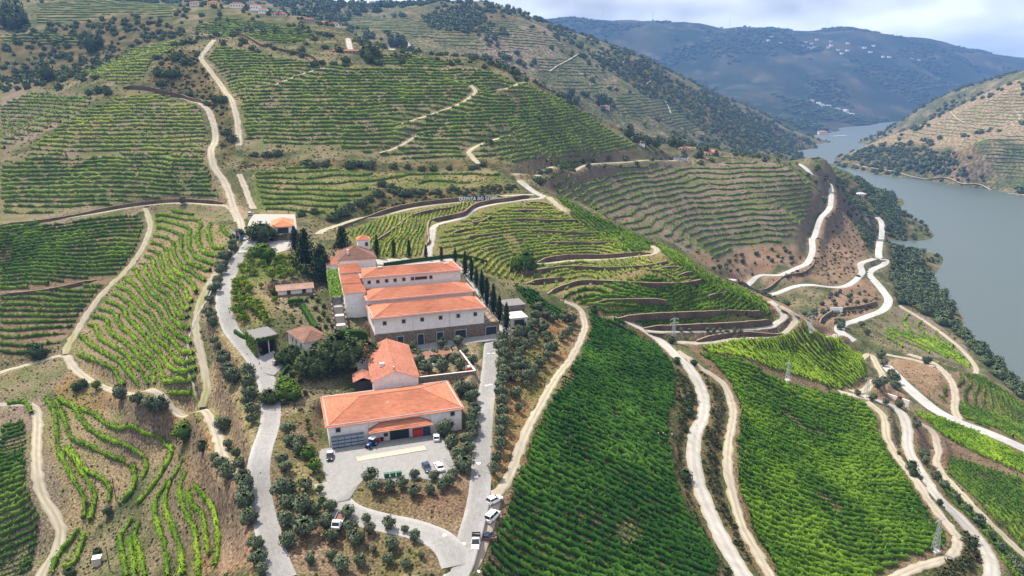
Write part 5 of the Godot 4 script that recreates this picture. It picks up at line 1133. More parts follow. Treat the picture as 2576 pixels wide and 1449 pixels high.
# ---------------------------------------------------------------- which one is it
const LANDMARKS := [["the white gate square", -117.0, -325.0], ["the ivy shed", -80.0, -214.0], ["the white flatbed truck", -38.5, -138.0], ["the white pickup", -8.0, -135.0], ["the green dumpsters", -29.5, -157.0], ["the white hatchback", -20.6, -176.0],
	["the blue tractor", -37.4, -171.8], ["the garden planter", -25.0, -217.0], ["the white annex", 2.0, -255.0], ["the stone hut at bottom left", -118.7, -175.4], ["the junction of the left field tracks", -99.0, -208.0], ["the orchard cottage", -83.0, -263.0], ["the hipped cottage", -70.0, -222.0],
	["the small black car", -47.0, -165.0], ["the navy sign behind the cypresses", -18.6, -393.0], ["the hairpin track", 128.0, -306.0], ["the roadside billboard", 235.0, -494.0], ["the entrance wall with the red banner", 170.5, -291.0], ["the bottom right pylon", 126.0, -183.4], ["the far navy sign", 173.5, -743.0],
	["the pylon by the walled terraces", 67.0, -280.0], ["the fork of the upper left tracks", -150.0, -400.0], ["the lower end of the drive", -46.0, -128.0], ["the person on the olive track", 10.5, -212.0], ["the person in yellow", 2.1, -167.2], ["the long low building on the brow", -143.0, -655.0], ["the tower of the old house", -61.0, -290.0]]
const NTH := ["", "second ", "third ", "fourth ", "fifth ", "sixth ", "seventh ", "eighth ", "ninth ", "tenth ", "eleventh ", "twelfth ", "thirteenth ", "fourteenth ", "fifteenth ", "sixteenth ", "seventeenth ", "eighteenth ", "nineteenth ", "twentieth "]
var spots := {}

func nth(k: int) -> String:
	if k < NTH.size():
		return NTH[k]
	var n := k + 1
	var end: String = "th" if n % 100 in [11, 12, 13] else ["th", "st", "nd", "rd", "th", "th", "th", "th", "th", "th"][n % 10]
	return "%d%s " % [n, end]

func closest(kind: String, p: Vector2) -> String:
	# the landmark this one stands nearest to, and its rank among its kind there
	var best := 0
	for k in LANDMARKS.size():
		if p.distance_to(Vector2(LANDMARKS[k][1], LANDMARKS[k][2])) < p.distance_to(Vector2(LANDMARKS[best][1], LANDMARKS[best][2])):
			best = k
	var at := Vector2(LANDMARKS[best][1], LANDMARKS[best][2])
	var rank := 0
	for q in spots.get(kind, []):
		if q.distance_to(at) < p.distance_to(at) - 0.001:
			rank += 1
	return "%sclosest to %s" % [nth(rank), LANDMARKS[best][0]]

func note_spots() -> void:
	for t in TREES:
		var list: Array = spots.get_or_add(t[0], [])
		for i in range(0, t[1].size(), 3):
			list.append(Vector2(t[1][i], t[1][i + 1]))
	spots["wall"] = []
	for w in WALLS:
		var line := path(w[2], 2.5)
		spots.wall.append(line[line.size() / 2])

# ---------------------------------------------------------------- vines
var leaf_v := PackedVector3Array()
var leaf_n := PackedVector3Array()
var leaf_c := PackedColorArray()

func leaf(c: Vector3, s: float, out: Vector3, col: Color) -> void:
	var a := Vector3(rng.randf() - 0.5, rng.randf() - 0.5, rng.randf() - 0.5).normalized() * s
	var b := Vector3(rng.randf() - 0.5, rng.randf() - 0.5, rng.randf() - 0.5).normalized() * s
	var g := (-a * 1.6 - b * 0.6).cross(b - a)
	leaf_v.append(c + a)
	if g.dot(out) >= 0.0:
		leaf_v.append(c + b)
		leaf_v.append(c - (a + b) * 0.6)
	else:
		g = -g
		leaf_v.append(c - (a + b) * 0.6)
		leaf_v.append(c + b)
	var n := (out + g.normalized() * 0.6).normalized()
	leaf_n.append(n); leaf_n.append(n); leaf_n.append(n)
	leaf_c.append(col); leaf_c.append(col); leaf_c.append(col)

func face(a: Vector3, b: Vector3, c: Vector3, d: Vector3, na: Vector3, nb: Vector3, col: Color) -> void:
	# a and d take the first normal, b and c the second; wound so that the front looks along them
	if (c - a).cross(b - a).dot(na + nb) >= 0.0:
		leaf_v.append(a); leaf_v.append(b); leaf_v.append(c)
		leaf_v.append(a); leaf_v.append(c); leaf_v.append(d)
		leaf_n.append(na); leaf_n.append(nb); leaf_n.append(nb)
		leaf_n.append(na); leaf_n.append(nb); leaf_n.append(na)
	else:
		leaf_v.append(a); leaf_v.append(c); leaf_v.append(b)
		leaf_v.append(a); leaf_v.append(d); leaf_v.append(c)
		leaf_n.append(na); leaf_n.append(nb); leaf_n.append(nb)
		leaf_n.append(na); leaf_n.append(na); leaf_n.append(nb)
	for k in 6:
		leaf_c.append(col)

func leaf_mesh(m: Material) -> ArrayMesh:
	var arr := []
	arr.resize(Mesh.ARRAY_MAX)
	arr[Mesh.ARRAY_VERTEX] = leaf_v
	arr[Mesh.ARRAY_NORMAL] = leaf_n
	arr[Mesh.ARRAY_COLOR] = leaf_c
	var am := ArrayMesh.new()
	am.add_surface_from_arrays(Mesh.PRIMITIVE_TRIANGLES, arr)
	am.surface_set_material(0, m)
	leaf_v = PackedVector3Array()
	leaf_n = PackedVector3Array()
	leaf_c = PackedColorArray()
	return am

func tone(kind: String) -> Array:
	match kind:
		"bright": return [Color(0.085, 0.165, 0.012), Color(0.18, 0.28, 0.022), Color(0.038, 0.085, 0.009)]
		"brightdark": return [Color(0.046, 0.110, 0.010), Color(0.125, 0.215, 0.018), Color(0.020, 0.055, 0.007)]
		"dark": return [Color(0.020, 0.060, 0.010), Color(0.050, 0.115, 0.016), Color(0.009, 0.032, 0.006)]
		"yellow": return [Color(0.14, 0.20, 0.035), Color(0.27, 0.29, 0.055), Color(0.07, 0.13, 0.025)]
		"light": return [Color(0.12, 0.17, 0.035), Color(0.22, 0.25, 0.05), Color(0.06, 0.11, 0.025)]
		"hill": return [Color(0.078, 0.132, 0.026), Color(0.155, 0.21, 0.045), Color(0.034, 0.066, 0.014)]
		"lime": return [Color(0.115, 0.185, 0.018), Color(0.20, 0.285, 0.028), Color(0.06, 0.11, 0.012)]
		"far", "fardry": return [Color(0.095, 0.135, 0.05), Color(0.15, 0.18, 0.07), Color(0.06, 0.09, 0.035)]
	return [Color(0.046, 0.098, 0.014), Color(0.115, 0.18, 0.024), Color(0.020, 0.050, 0.009)]

func vine_row(pts: PackedVector2Array, kind: String, near: bool, w: float, tall: float) -> void:
	# one trained row: a ragged hedge body with loose shoots and leaves standing off it
	var t := tone(kind)
	var thin := kind == "yellow"
	var prev := []
	var sparse: float = 0.12 if thin else 0.07 if not near else 0.04
	var row_shift := rng.randf_range(-0.2, 0.2)
	for i in pts.size():
		var p := pts[i]
		var d := pts[mini(i + 1, pts.size() - 1)] - pts[maxi(i - 1, 0)]
		var s2 := d.orthogonal().normalized()
		var side := Vector3(s2.x, 0, s2.y)
		var y := hy(p.x, p.y)
		var patch := n1.get_noise_2d(p.x * 1.3, p.y * 1.3)
		var v := rng.randf()
		var ragged := n3.get_noise_2d(p.x * 1.6, p.y * 1.6)
		var hgt := tall * (0.7 + rng.randf() * 0.5) * (1.0 + patch * 0.35 + ragged * 0.35)
		var wid := w * (0.65 + rng.randf() * 0.6) * (1.0 + ragged * 0.5)
		if rng.randf() < sparse or patch < -0.5 or (ragged < -0.55 and not near):
			hgt *= 0.25
			wid *= 0.35
		var base := Vector3(p.x, y, p.y)
		var col: Color = t[0].lerp(t[1], clampf(0.35 + patch * 0.9 + row_shift, 0.0, 1.0)).lerp(t[2], clampf(v * 0.7 - patch * 0.5, 0.0, 0.8))
		var lean := side * (rng.randf() - 0.5) * w * 0.5
		wid *= 0.78
		var ring := [base - side * wid * 0.75 + Vector3.UP * 0.15, base - side * wid + Vector3.UP * hgt * 0.6, base + lean + Vector3.UP * hgt, base + side * wid + Vector3.UP * hgt * 0.6, base + side * wid * 0.75 + Vector3.UP * 0.15]
		if prev.size():
			var na := [-side, (-side + Vector3.UP * 0.5).normalized(), Vector3.UP, (side + Vector3.UP * 0.5).normalized(), side]
			for k in 4:
				if near or k == 1 or k == 2:
					face(prev[k], prev[k + 1], ring[k + 1], ring[k], na[k], na[k + 1], col)
			if not near:
				face(prev[0], prev[1], ring[1], ring[0], na[0], na[1], col)
				face(prev[3], prev[4], ring[4], ring[3], na[3], na[4], col)
		prev = ring
		if near:
			for k in (10 if thin else 17):
				var a := rng.randf_range(-1.25, 1.25)
				var at := base + side * (a * (wid + 0.12)) + Vector3(rng.randf() - 0.5, 0, rng.randf() - 0.5) * 1.0 + Vector3.UP * (hgt * (0.35 + 0.85 * rng.randf() * (1.15 - absf(a) * 0.5)))
				var lc := col.lerp(t[1], rng.randf() * 0.75) if rng.randf() < 0.6 else col.lerp(t[2], rng.randf())
				leaf(at, 0.22 + rng.randf() * 0.24, (side * a + Vector3.UP * 0.7).normalized(), lc)
		else:
			for k in (8 if pts[0].length() < 1000.0 else 3):
				var a := rng.randf_range(-1.3, 1.3)
				leaf(base + side * (a * wid) + Vector3(rng.randf() - 0.5, 0, rng.randf() - 0.5) * 2.0 + Vector3.UP * hgt * (0.35 + 0.85 * rng.randf()), 0.4 + rng.randf() * 0.35, (side * a + Vector3.UP).normalized(), col.lerp(t[1], rng.randf() * 0.6))

func iso_lines(g: PackedFloat32Array, nx: int, nz: int, x0: float, z0: float, c: float, level: float) -> Array:
	var links := {}
	var spot := {}
	for j in nz - 1:
		for i in nx - 1:
			var o := j * nx + i
			var a := g[o] - level
			var b := g[o + 1] - level
			var d := g[o + nx] - level
			var e := g[o + nx + 1] - level
			if (a > 0) == (b > 0) and (b > 0) == (d > 0) and (d > 0) == (e > 0):
				continue
			var keys := []
			if (a > 0) != (b > 0):
				keys.append(o * 2)
				spot[o * 2] = Vector2(x0 + (i + a / (a - b)) * c, z0 + j * c)
			if (b > 0) != (e > 0):
				keys.append((o + 1) * 2 + 1)
				spot[(o + 1) * 2 + 1] = Vector2(x0 + (i + 1) * c, z0 + (j + b / (b - e)) * c)
			if (d > 0) != (e > 0):
				keys.append((o + nx) * 2)
				spot[(o + nx) * 2] = Vector2(x0 + (i + d / (d - e)) * c, z0 + (j + 1) * c)
			if (a > 0) != (d > 0):
				keys.append(o * 2 + 1)
				spot[o * 2 + 1] = Vector2(x0 + i * c, z0 + (j + a / (a - d)) * c)
			for k in range(0, keys.size() - 1, 2):
				for pair in [[keys[k], keys[k + 1]], [keys[k + 1], keys[k]]]:
					if links.has(pair[0]):
						links[pair[0]].append(pair[1])
					else:
						links[pair[0]] = [pair[1]]
	var out := []
	var used := {}
	var starts := []
	for k in links:
		if links[k].size() == 1:
			starts.append(k)
	starts.append_array(links.keys())
	for s in starts:
		if used.has(s):
			continue
		var line := PackedVector2Array([spot[s]])
		used[s] = true
		var at = s
		while true:
			var go = -1
			for k in links[at]:
				if not used.has(k):
					go = k
					break
			if go == -1:
				break
			used[go] = true
			line.append(spot[go])
			at = go
		if line.size() > 1:
			out.append(line)
	return out

func field_rows(f: Array) -> Array:
	var poly := flat2(f[5])
	var bounds := Rect2(poly[0], Vector2.ZERO)
	var mid := Vector2.ZERO
	for p in poly:
		bounds = bounds.expand(p)
		mid += p / poly.size()
	var far := mid.length()
	var near := far < 430.0
	var ds := 1.0 if near else 2.2 if far < 1000.0 else 7.0
	var rows := []
	var lines := []
	if f[1] == "line":
		var dir := Vector2(f[4][0], f[4][1])
		var across := dir.orthogonal()
		var lo := 1e9
		var hi := -1e9
		var a0 := 1e9
		var a1 := -1e9
		for p in poly:
			lo = minf(lo, p.dot(across)); hi = maxf(hi, p.dot(across))
			a0 = minf(a0, p.dot(dir)); a1 = maxf(a1, p.dot(dir))
		var s: float = lo
		var rank := 0
		while s < hi:
			var line := PackedVector2Array()
			var a := a0
			while a < a1:
				var p := dir * a + across * s
				line.append(p + across * n2.get_noise_2d(p.x * 0.4, p.y * 0.4) * 2.0)
				a += 4.0
			if line.size() > 1:
				lines.append([line, rank])
			rank += 1
			s += f[2]
	else:
		var c := 2.5 if near else 5.0 if far < 1000.0 else 12.0
		var nx := int(bounds.size.x / c) + 3
		var nz := int(bounds.size.y / c) + 3
		var g := PackedFloat32Array()
		g.resize(nx * nz)
		var x0 := bounds.position.x - c
		var z0 := bounds.position.y - c
		var lo := 1e9
		var hi := -1e9
		for j in nz:
			for i in nx:
				var x := x0 + i * c
				var z := z0 + j * c
				var y := raw(x, z)
				g[j * nx + i] = y + n2.get_noise_2d(x * 0.35, z * 0.35) * f[2] * 0.5
				lo = minf(lo, y)
				hi = maxf(hi, y)
		var k := ceili(lo / f[2])
		while k * f[2] < hi:
			for line in iso_lines(g, nx, nz, x0, z0, c, k * f[2]):
				lines.append([line, k])
			k += 1
	for n in lines.size():
		var line: PackedVector2Array = lines[n][0]
		var run := PackedVector2Array()
		for p in even(line, ds):
			if Geometry2D.is_point_in_polygon(p, poly) and not masked(p):
				run.append(p)
			else:
				if run.size() * ds > 4.0 and run.size() > 2:
					rows.append([run, lines[n][1]])
				run = PackedVector2Array()
		if run.size() * ds > 4.0 and run.size() > 2:
			rows.append([run, lines[n][1]])
	var out := []
	for item in rows:
		var r: PackedVector2Array = item[0]
		var m: Vector2 = r[r.size() / 2]
		out.append({"p": r, "f": f, "near": near, "size": r.size() * ds / m.length_squared(), "k": item[1]})
	return out

func mean_z(rows: Array) -> float:
	var s := 0.0
	for r in rows:
		s += r.p[r.p.size() / 2].y
	return s / rows.size()

func build_vines() -> void:
	var all := []
	for f in FIELDS:
		all.append_array(field_rows(f))
	for r in LONE_ROWS:
		var p := path(r[1], 1.0)
		all.append({"p": p, "f": ["corner_rows", "", 0, "bright"], "near": true, "size": p.size() / p[0].length_squared(), "k": 0})
	all.sort_custom(func(a, b): return a.size > b.size)
	# how each row is told apart: its place counted up from the near edge of its field, and its part of the row
	var fields := {}
	for i in all.size():
		var r: Dictionary = all[i]
		if r.f[0] == "corner_rows":
			r.k = i
		var by_k: Dictionary = fields.get_or_add(r.f[0], {})
		var same: Array = by_k.get_or_add(r.k, [])
		same.append(r)
	for name_ in fields:
		var by_k: Dictionary = fields[name_]
		var keys := by_k.keys()
		keys.sort_custom(func(a, b): return mean_z(by_k[a]) > mean_z(by_k[b]))
		for n in keys.size():
			var same: Array = by_k[keys[n]]
			same.sort_custom(func(a, b): return a.p[a.p.size() / 2].x < b.p[b.p.size() / 2].x)
			for m in same.size():
				same[m].tag = nth(n).strip_edges() if n else "nearest"
				same[m].piece = "" if same.size() == 1 else ["left end", "right end"][m] if same.size() == 2 else "left end" if m == 0 else "right end" if m == same.size() - 1 else "%sstretch" % nth(m)
	var total := 0
	for i in all.size():
		var r: Dictionary = all[i]
		var kind: String = r.f[3]
		var wide: float = 0.42 if kind == "yellow" else 0.52
		var tall: float = 1.15 if kind == "yellow" else 1.55
		if r.f[0] in ["dark_left", "dark_left_low", "big_dark", "corner_field"]:
			wide = 0.62
		if r.f[0] in ["s_field", "corner_rows", "big_hill", "spur_field", "valley_field", "above_track"]:
			wide = 0.8
			tall = 1.7
		if r.f[0] in ["big_dark", "right_big", "bright_field"]:
			wide = 0.85
		if not r.near:
			wide = 0.75
			tall = 1.75
		vine_row(r.p, kind, r.near, wide, tall)
		if i < 300:
			var o := MeshInstance3D.new()
			o.mesh = leaf_mesh(M.leaf)
			o.name = "vine_row"
			add_child(o, true)
			var lab: Array = VINE_LABELS.get(r.f[0], ["green trellised vine row on a terraced hillside", "vine rows on the hillside terraces"])
			var which: String = r.tag + " row back" if r.tag != "nearest" else "foremost row"
			tag(o, ("%s, %s" % [which, lab[1].trim_prefix("vine rows ")] if r.piece == "" else "%s, %s, %s" % [which, r.piece, lab[1].trim_prefix("vine rows ")]).replace("row", "vine row"), "vine row", lab[1])
	var rest := MeshInstance3D.new()
	total = leaf_v.size() / 3
	rest.mesh = leaf_mesh(M.leaf)
	rest.name = "vine_rows"
	add_child(rest, true)
	tag(rest, "more distant and smaller vine rows covering the terraced hillsides", "vines", "", "stuff")
	print("rows ", all.size(), " rest tris ", total)

const VINE_LABELS := {
	"big_dark": ["dark green vine row in the big sloping field right of the olive trees", "vine rows of the big dark green field"],
	"right_big": ["bright green vine row in the large field left of the lattice pylon", "vine rows of the large bright field by the pylon"],
	"s_field": ["light green vine row curving down the grassy terraces left of the drive", "curved vine rows left of the paved drive"],
	"dark_left": ["dense straight vine row in the dark green field at the left edge", "vine rows of the dark field at the left edge"],
	"dark_left_low": ["dense vine row below the long low wall at the left edge", "vine rows below the wall at the left edge"],
	"corner_field": ["vine row in the dense green plot in the bottom left corner", "vine rows of the bottom left corner plot"],
	"corner_rows": ["bright vine row bending round the dry grass gully at bottom left", "vine rows round the dry gully"],
	"bright_field": ["yellow green vine row in the field below the hairpin track", "vine rows of the bright field below the hairpin"],
	"terrace_left": ["sparse yellow green vine row between terrace walls behind the cypresses", "vine rows behind the cypress trees"],
	"terrace_mid": ["low yellowish vine row on a walled terrace of the middle slope", "vine rows of the walled middle terraces"],
	"terrace_low": ["green vine row on the lowest walled terraces above the hairpin", "vine rows of the lowest walled terraces"],
	"crest_rows": ["vine row running down the crest of the terraced spur", "vine rows along the crest"],
	"cypress_strip": ["dark vine row in the narrow strip beside the cypress road", "vine rows beside the cypress road"],
	"gate_field": ["vine row on the gentle field behind the white gate square", "vine rows behind the gate square"],
	"above_track": ["vine row on the slope just above the left dirt track", "vine rows above the left track"],
	"big_hill": ["vine row following the contour of the big central hill", "vine rows of the big central hill"],
	"valley_field": ["vine row on the wide pinkish banks below the far navy sign", "vine rows below the far sign"],
	"river_low": ["curved vine row between the road and the riverside trees", "vine rows beside the river"],
	"river_field": ["vine row on the pointed terraces above the riverside trees", "vine rows on the pointed riverside terraces"],
	"east_field": ["vine row in the dark green plot at the right edge", "vine rows at the right edge"],
	"east_low": ["vine row on the narrow slope right of the white road", "vine rows right of the white road"],
	"strip_field": ["vine row in the light green strip above the riverside road", "vine rows in the light green strip"],
	"spur_field": ["pale vine row on the bare banked spur at upper left", "vine rows on the bare spur"],
}

# ---------------------------------------------------------------- trees and shrubs
func crown(s: int, r: Vector3, clumps: int, leaves: int, size: float, cols: Array, shape := "round") -> ArrayMesh:
	# leaf clumps set through the outer part of the crown round a darker, leafy core
	rng.seed = s
	var centre := Vector3(0, 0, 0)
	for k in clumps:
		var d := Vector3(rng.randf_range(-1, 1), rng.randf_range(-0.75, 1), rng.randf_range(-1, 1))
		while d.length() > 1.0 or d.length() < 0.25:
			d = Vector3(rng.randf_range(-1, 1), rng.randf_range(-0.75, 1), rng.randf_range(-1, 1))
		d = d.normalized() * (0.58 + 0.2 * rng.randf())
		var cr_ := 0.34 + rng.randf() * 0.12
		if shape == "cone" or shape == "spire":
			var t := float(k) / clumps
			var an := k * 2.4
			var wide := (1.0 - t) * 0.8 + 0.08 if shape == "cone" else sin(clampf(t * 0.92 + 0.1, 0, 1) * PI) ** 0.6 * 0.62
			d = Vector3(cos(an) * wide, t * 2.0 - 1.0, sin(an) * wide)
			cr_ = (0.30 * (1.1 - t) + 0.1) if shape == "cone" else 0.42 * (1.05 - 0.75 * t)
		var shade := rng.randf()
		for q in leaves:
			var e := Vector3(rng.randf_range(-1, 1), rng.randf_range(-1, 1), rng.randf_range(-1, 1)).normalized()
			var at := (d + e * cr_ * (0.75 + 0.35 * rng.randf())) * r
			if shape == "spire":
				at = Vector3(d.x + e.x * cr_, d.y + e.y * 0.10, d.z + e.z * cr_) * r
			var out := (e + d * 0.8 + Vector3.UP * 0.25).normalized()
			var c: Color = cols[0].lerp(cols[1], rng.randf() * 0.7) if shade < 0.6 else cols[0].lerp(cols[2], rng.randf() * 0.8)
			leaf(at, size * (0.7 + 0.6 * rng.randf()), out, c)
	# the core
	var seg := 8
	var rows := 5
	for j in rows:
		for i in seg:
			var p := []
			for m in [[0, 0], [0, 1], [1, 1], [1, 0]]:
				var th: float = PI * (j + m[0]) / rows
				var ph: float = TAU * (i + m[1]) / seg
				var v := Vector3(sin(th) * cos(ph), cos(th), sin(th) * sin(ph))
				var rr := 0.70 + 0.12 * sin(v.x * 5.0 + s) * cos(v.z * 5.0)
				if shape == "cone":
					rr *= 0.75
					v = Vector3(v.x * (1.0 - v.y) * 0.6, v.y * 1.3, v.z * (1.0 - v.y) * 0.6)
				elif shape == "spire":
					rr = 0.55
					v = Vector3(v.x, v.y * 1.6, v.z)
				p.append(v * rr * r)
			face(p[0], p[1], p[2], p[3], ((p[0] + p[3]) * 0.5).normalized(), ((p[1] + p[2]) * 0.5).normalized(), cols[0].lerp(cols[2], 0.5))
	return leaf_mesh(M.leaf if shape == "round" else M.needle)

func trunk(tall: float, r: float, s: int, spread: float) -> ArrayMesh:
	rng.seed = s
	var st := tool()
	var fork := Vector3(rng.randf_range(-0.1, 0.1), tall * 0.5, rng.randf_range(-0.1, 0.1))
	bar(st, Vector3(0, -0.4, 0), fork, r * 1.3, r * 0.9, 6)
	for k in 4:
		var an := k * TAU / 4 + rng.randf()
		bar(st, fork, Vector3(cos(an) * spread, tall * (1.0 + rng.randf() * 0.4), sin(an) * spread), r * 0.7, r * 0.25, 5)
	return done(st)

var crowns := {}
var trunks := {}

func tree_kinds() -> void:
	var olive := [Color(0.095, 0.122, 0.070), Color(0.165, 0.19, 0.125), Color(0.045, 0.062, 0.034)]
	var green := [Color(0.070, 0.125, 0.022), Color(0.15, 0.22, 0.035), Color(0.030, 0.062, 0.014)]
	var dark := [Color(0.050, 0.076, 0.030), Color(0.095, 0.12, 0.045), Color(0.025, 0.040, 0.018)]
	var citrus := [Color(0.125, 0.185, 0.022), Color(0.23, 0.28, 0.032), Color(0.055, 0.10, 0.014)]
	var wood := [Color(0.085, 0.115, 0.055), Color(0.14, 0.17, 0.085), Color(0.050, 0.072, 0.036)]
	var scrub := [Color(0.075, 0.088, 0.036), Color(0.16, 0.13, 0.05), Color(0.035, 0.045, 0.018)]
	var fir := [Color(0.022, 0.040, 0.020), Color(0.050, 0.076, 0.034), Color(0.010, 0.018, 0.010)]
	for k in 6:
		crowns["olive%d" % k] = crown(10 + k, Vector3(1, 0.85, 1), 30, 34, 0.15, olive)
		crowns["wood%d" % k] = crown(60 + k, Vector3(1, 0.95, 1), 18, 24, 0.18, wood)
	for k in 3:
		crowns["bright%d" % k] = crown(20 + k, Vector3(1, 0.95, 1), 22, 26, 0.13, green)
		crowns["dark%d" % k] = crown(30 + k, Vector3(1, 0.9, 1), 22, 28, 0.13, dark)
		crowns["citrus%d" % k] = crown(40 + k, Vector3(1, 0.8, 1), 18, 22, 0.13, citrus)
		crowns["bush%d" % k] = crown(50 + k, Vector3(1, 0.7, 1), 13, 18, 0.17, wood)
		crowns["scrub%d" % k] = crown(70 + k, Vector3(1, 0.6, 1), 7, 14, 0.22, scrub)
		crowns["straw%d" % k] = crown(110 + k, Vector3(1, 0.5, 1), 5, 12, 0.34, [Color(0.26, 0.21, 0.10), Color(0.36, 0.29, 0.15), Color(0.17, 0.14, 0.06)])
		crowns["turf%d" % k] = crown(116 + k, Vector3(1, 0.45, 1), 5, 12, 0.34, [Color(0.12, 0.15, 0.04), Color(0.20, 0.21, 0.07), Color(0.07, 0.09, 0.025)])
		crowns["clump%d" % k] = crown(76 + k, Vector3(1, 0.95, 1), 8, 12, 0.25, wood)
		crowns["spire%d" % k] = crown(80 + k, Vector3(1, 1, 1), 60, 12, 0.12, fir, "spire")
		crowns["fir%d" % k] = crown(90 + k, Vector3(1, 1, 1), 70, 22, 0.085, fir, "cone")
	for k in 3:
		trunks[k] = trunk(0.9, 0.09, 100 + k, 0.35)

const TREE_TEXT := {
	"olive": ["olive_tree", "grey green olive tree", "olive tree", "olive trees around the winery"],
	"bright": ["round_tree", "fresh green round tree", "tree", "fresh green trees among the olives"],
	"dark": ["dark_shrub", "dense dark green shrub", "shrub", "dark evergreen shrubs"],
	"citrus": ["citrus_tree", "small yellow green citrus tree", "citrus tree", "citrus trees of the orchard"],
	"bush": ["wild_bush", "wild hedgerow bush", "bush", "bushes of the hedgerows"],
	"tall": ["tall_tree", "tall dark hillside tree", "tree", "tall trees on the hills"],
	"cypress": ["cypress", "slender dark cypress in the row behind and beside the halls", "cypress", "cypresses beside the halls"],
}

func plant(kind: String, x: float, z: float, r: float, text: Array, parts: bool) -> Node3D:
	var y := hy(x, z)
	var fam := {"olive": "olive", "bright": "bright", "dark": "dark", "citrus": "citrus", "bush": "bush", "tall": "wood", "tree": "wood"}
	var f: String = fam[kind]
	var n := 6 if f in ["olive", "wood"] else 3
	var k := rng.randi() % n
	var up: float = {"olive": 0.98, "bright": 1.0, "dark": 0.62, "citrus": 0.98, "bush": 0.5, "tall": 1.35, "tree": 0.75}[kind]
	var o: Node3D
	if parts or kind == "bush" or kind == "tall":
		text = [text[0], "%s, %s" % [text[1], closest(kind, Vector2(x, z))], text[2], text[3]]
	var stretch := Vector3(r * rng.randf_range(0.92, 1.1), r * rng.randf_range(0.9, 1.1) * (1.5 if kind == "tall" else 1.0), r * rng.randf_range(0.92, 1.1))
	if parts:
		o = thing(text[0], Vector3(x, y, z), rng.randf() * TAU, text[1], text[2], text[3])
		var c := part("crown", crowns["%s%d" % [f, k]], null, o)
		c.position.y = r * up + 0.25
		c.scale = stretch
		var t := part("trunk", trunks[k % 3], M.bark, o)
		t.scale = Vector3.ONE * (r * up + 0.3)
	else:
		o = MeshInstance3D.new()
		o.mesh = crowns["%s%d" % [f, k]]
		o.name = text[0]
		add_child(o, true)
		o.position = Vector3(x, y + r * up * 0.8, z)
		o.scale = stretch
		o.rotation.y = rng.randf() * TAU
		tag(o, text[1], text[2], text[3])
	return o

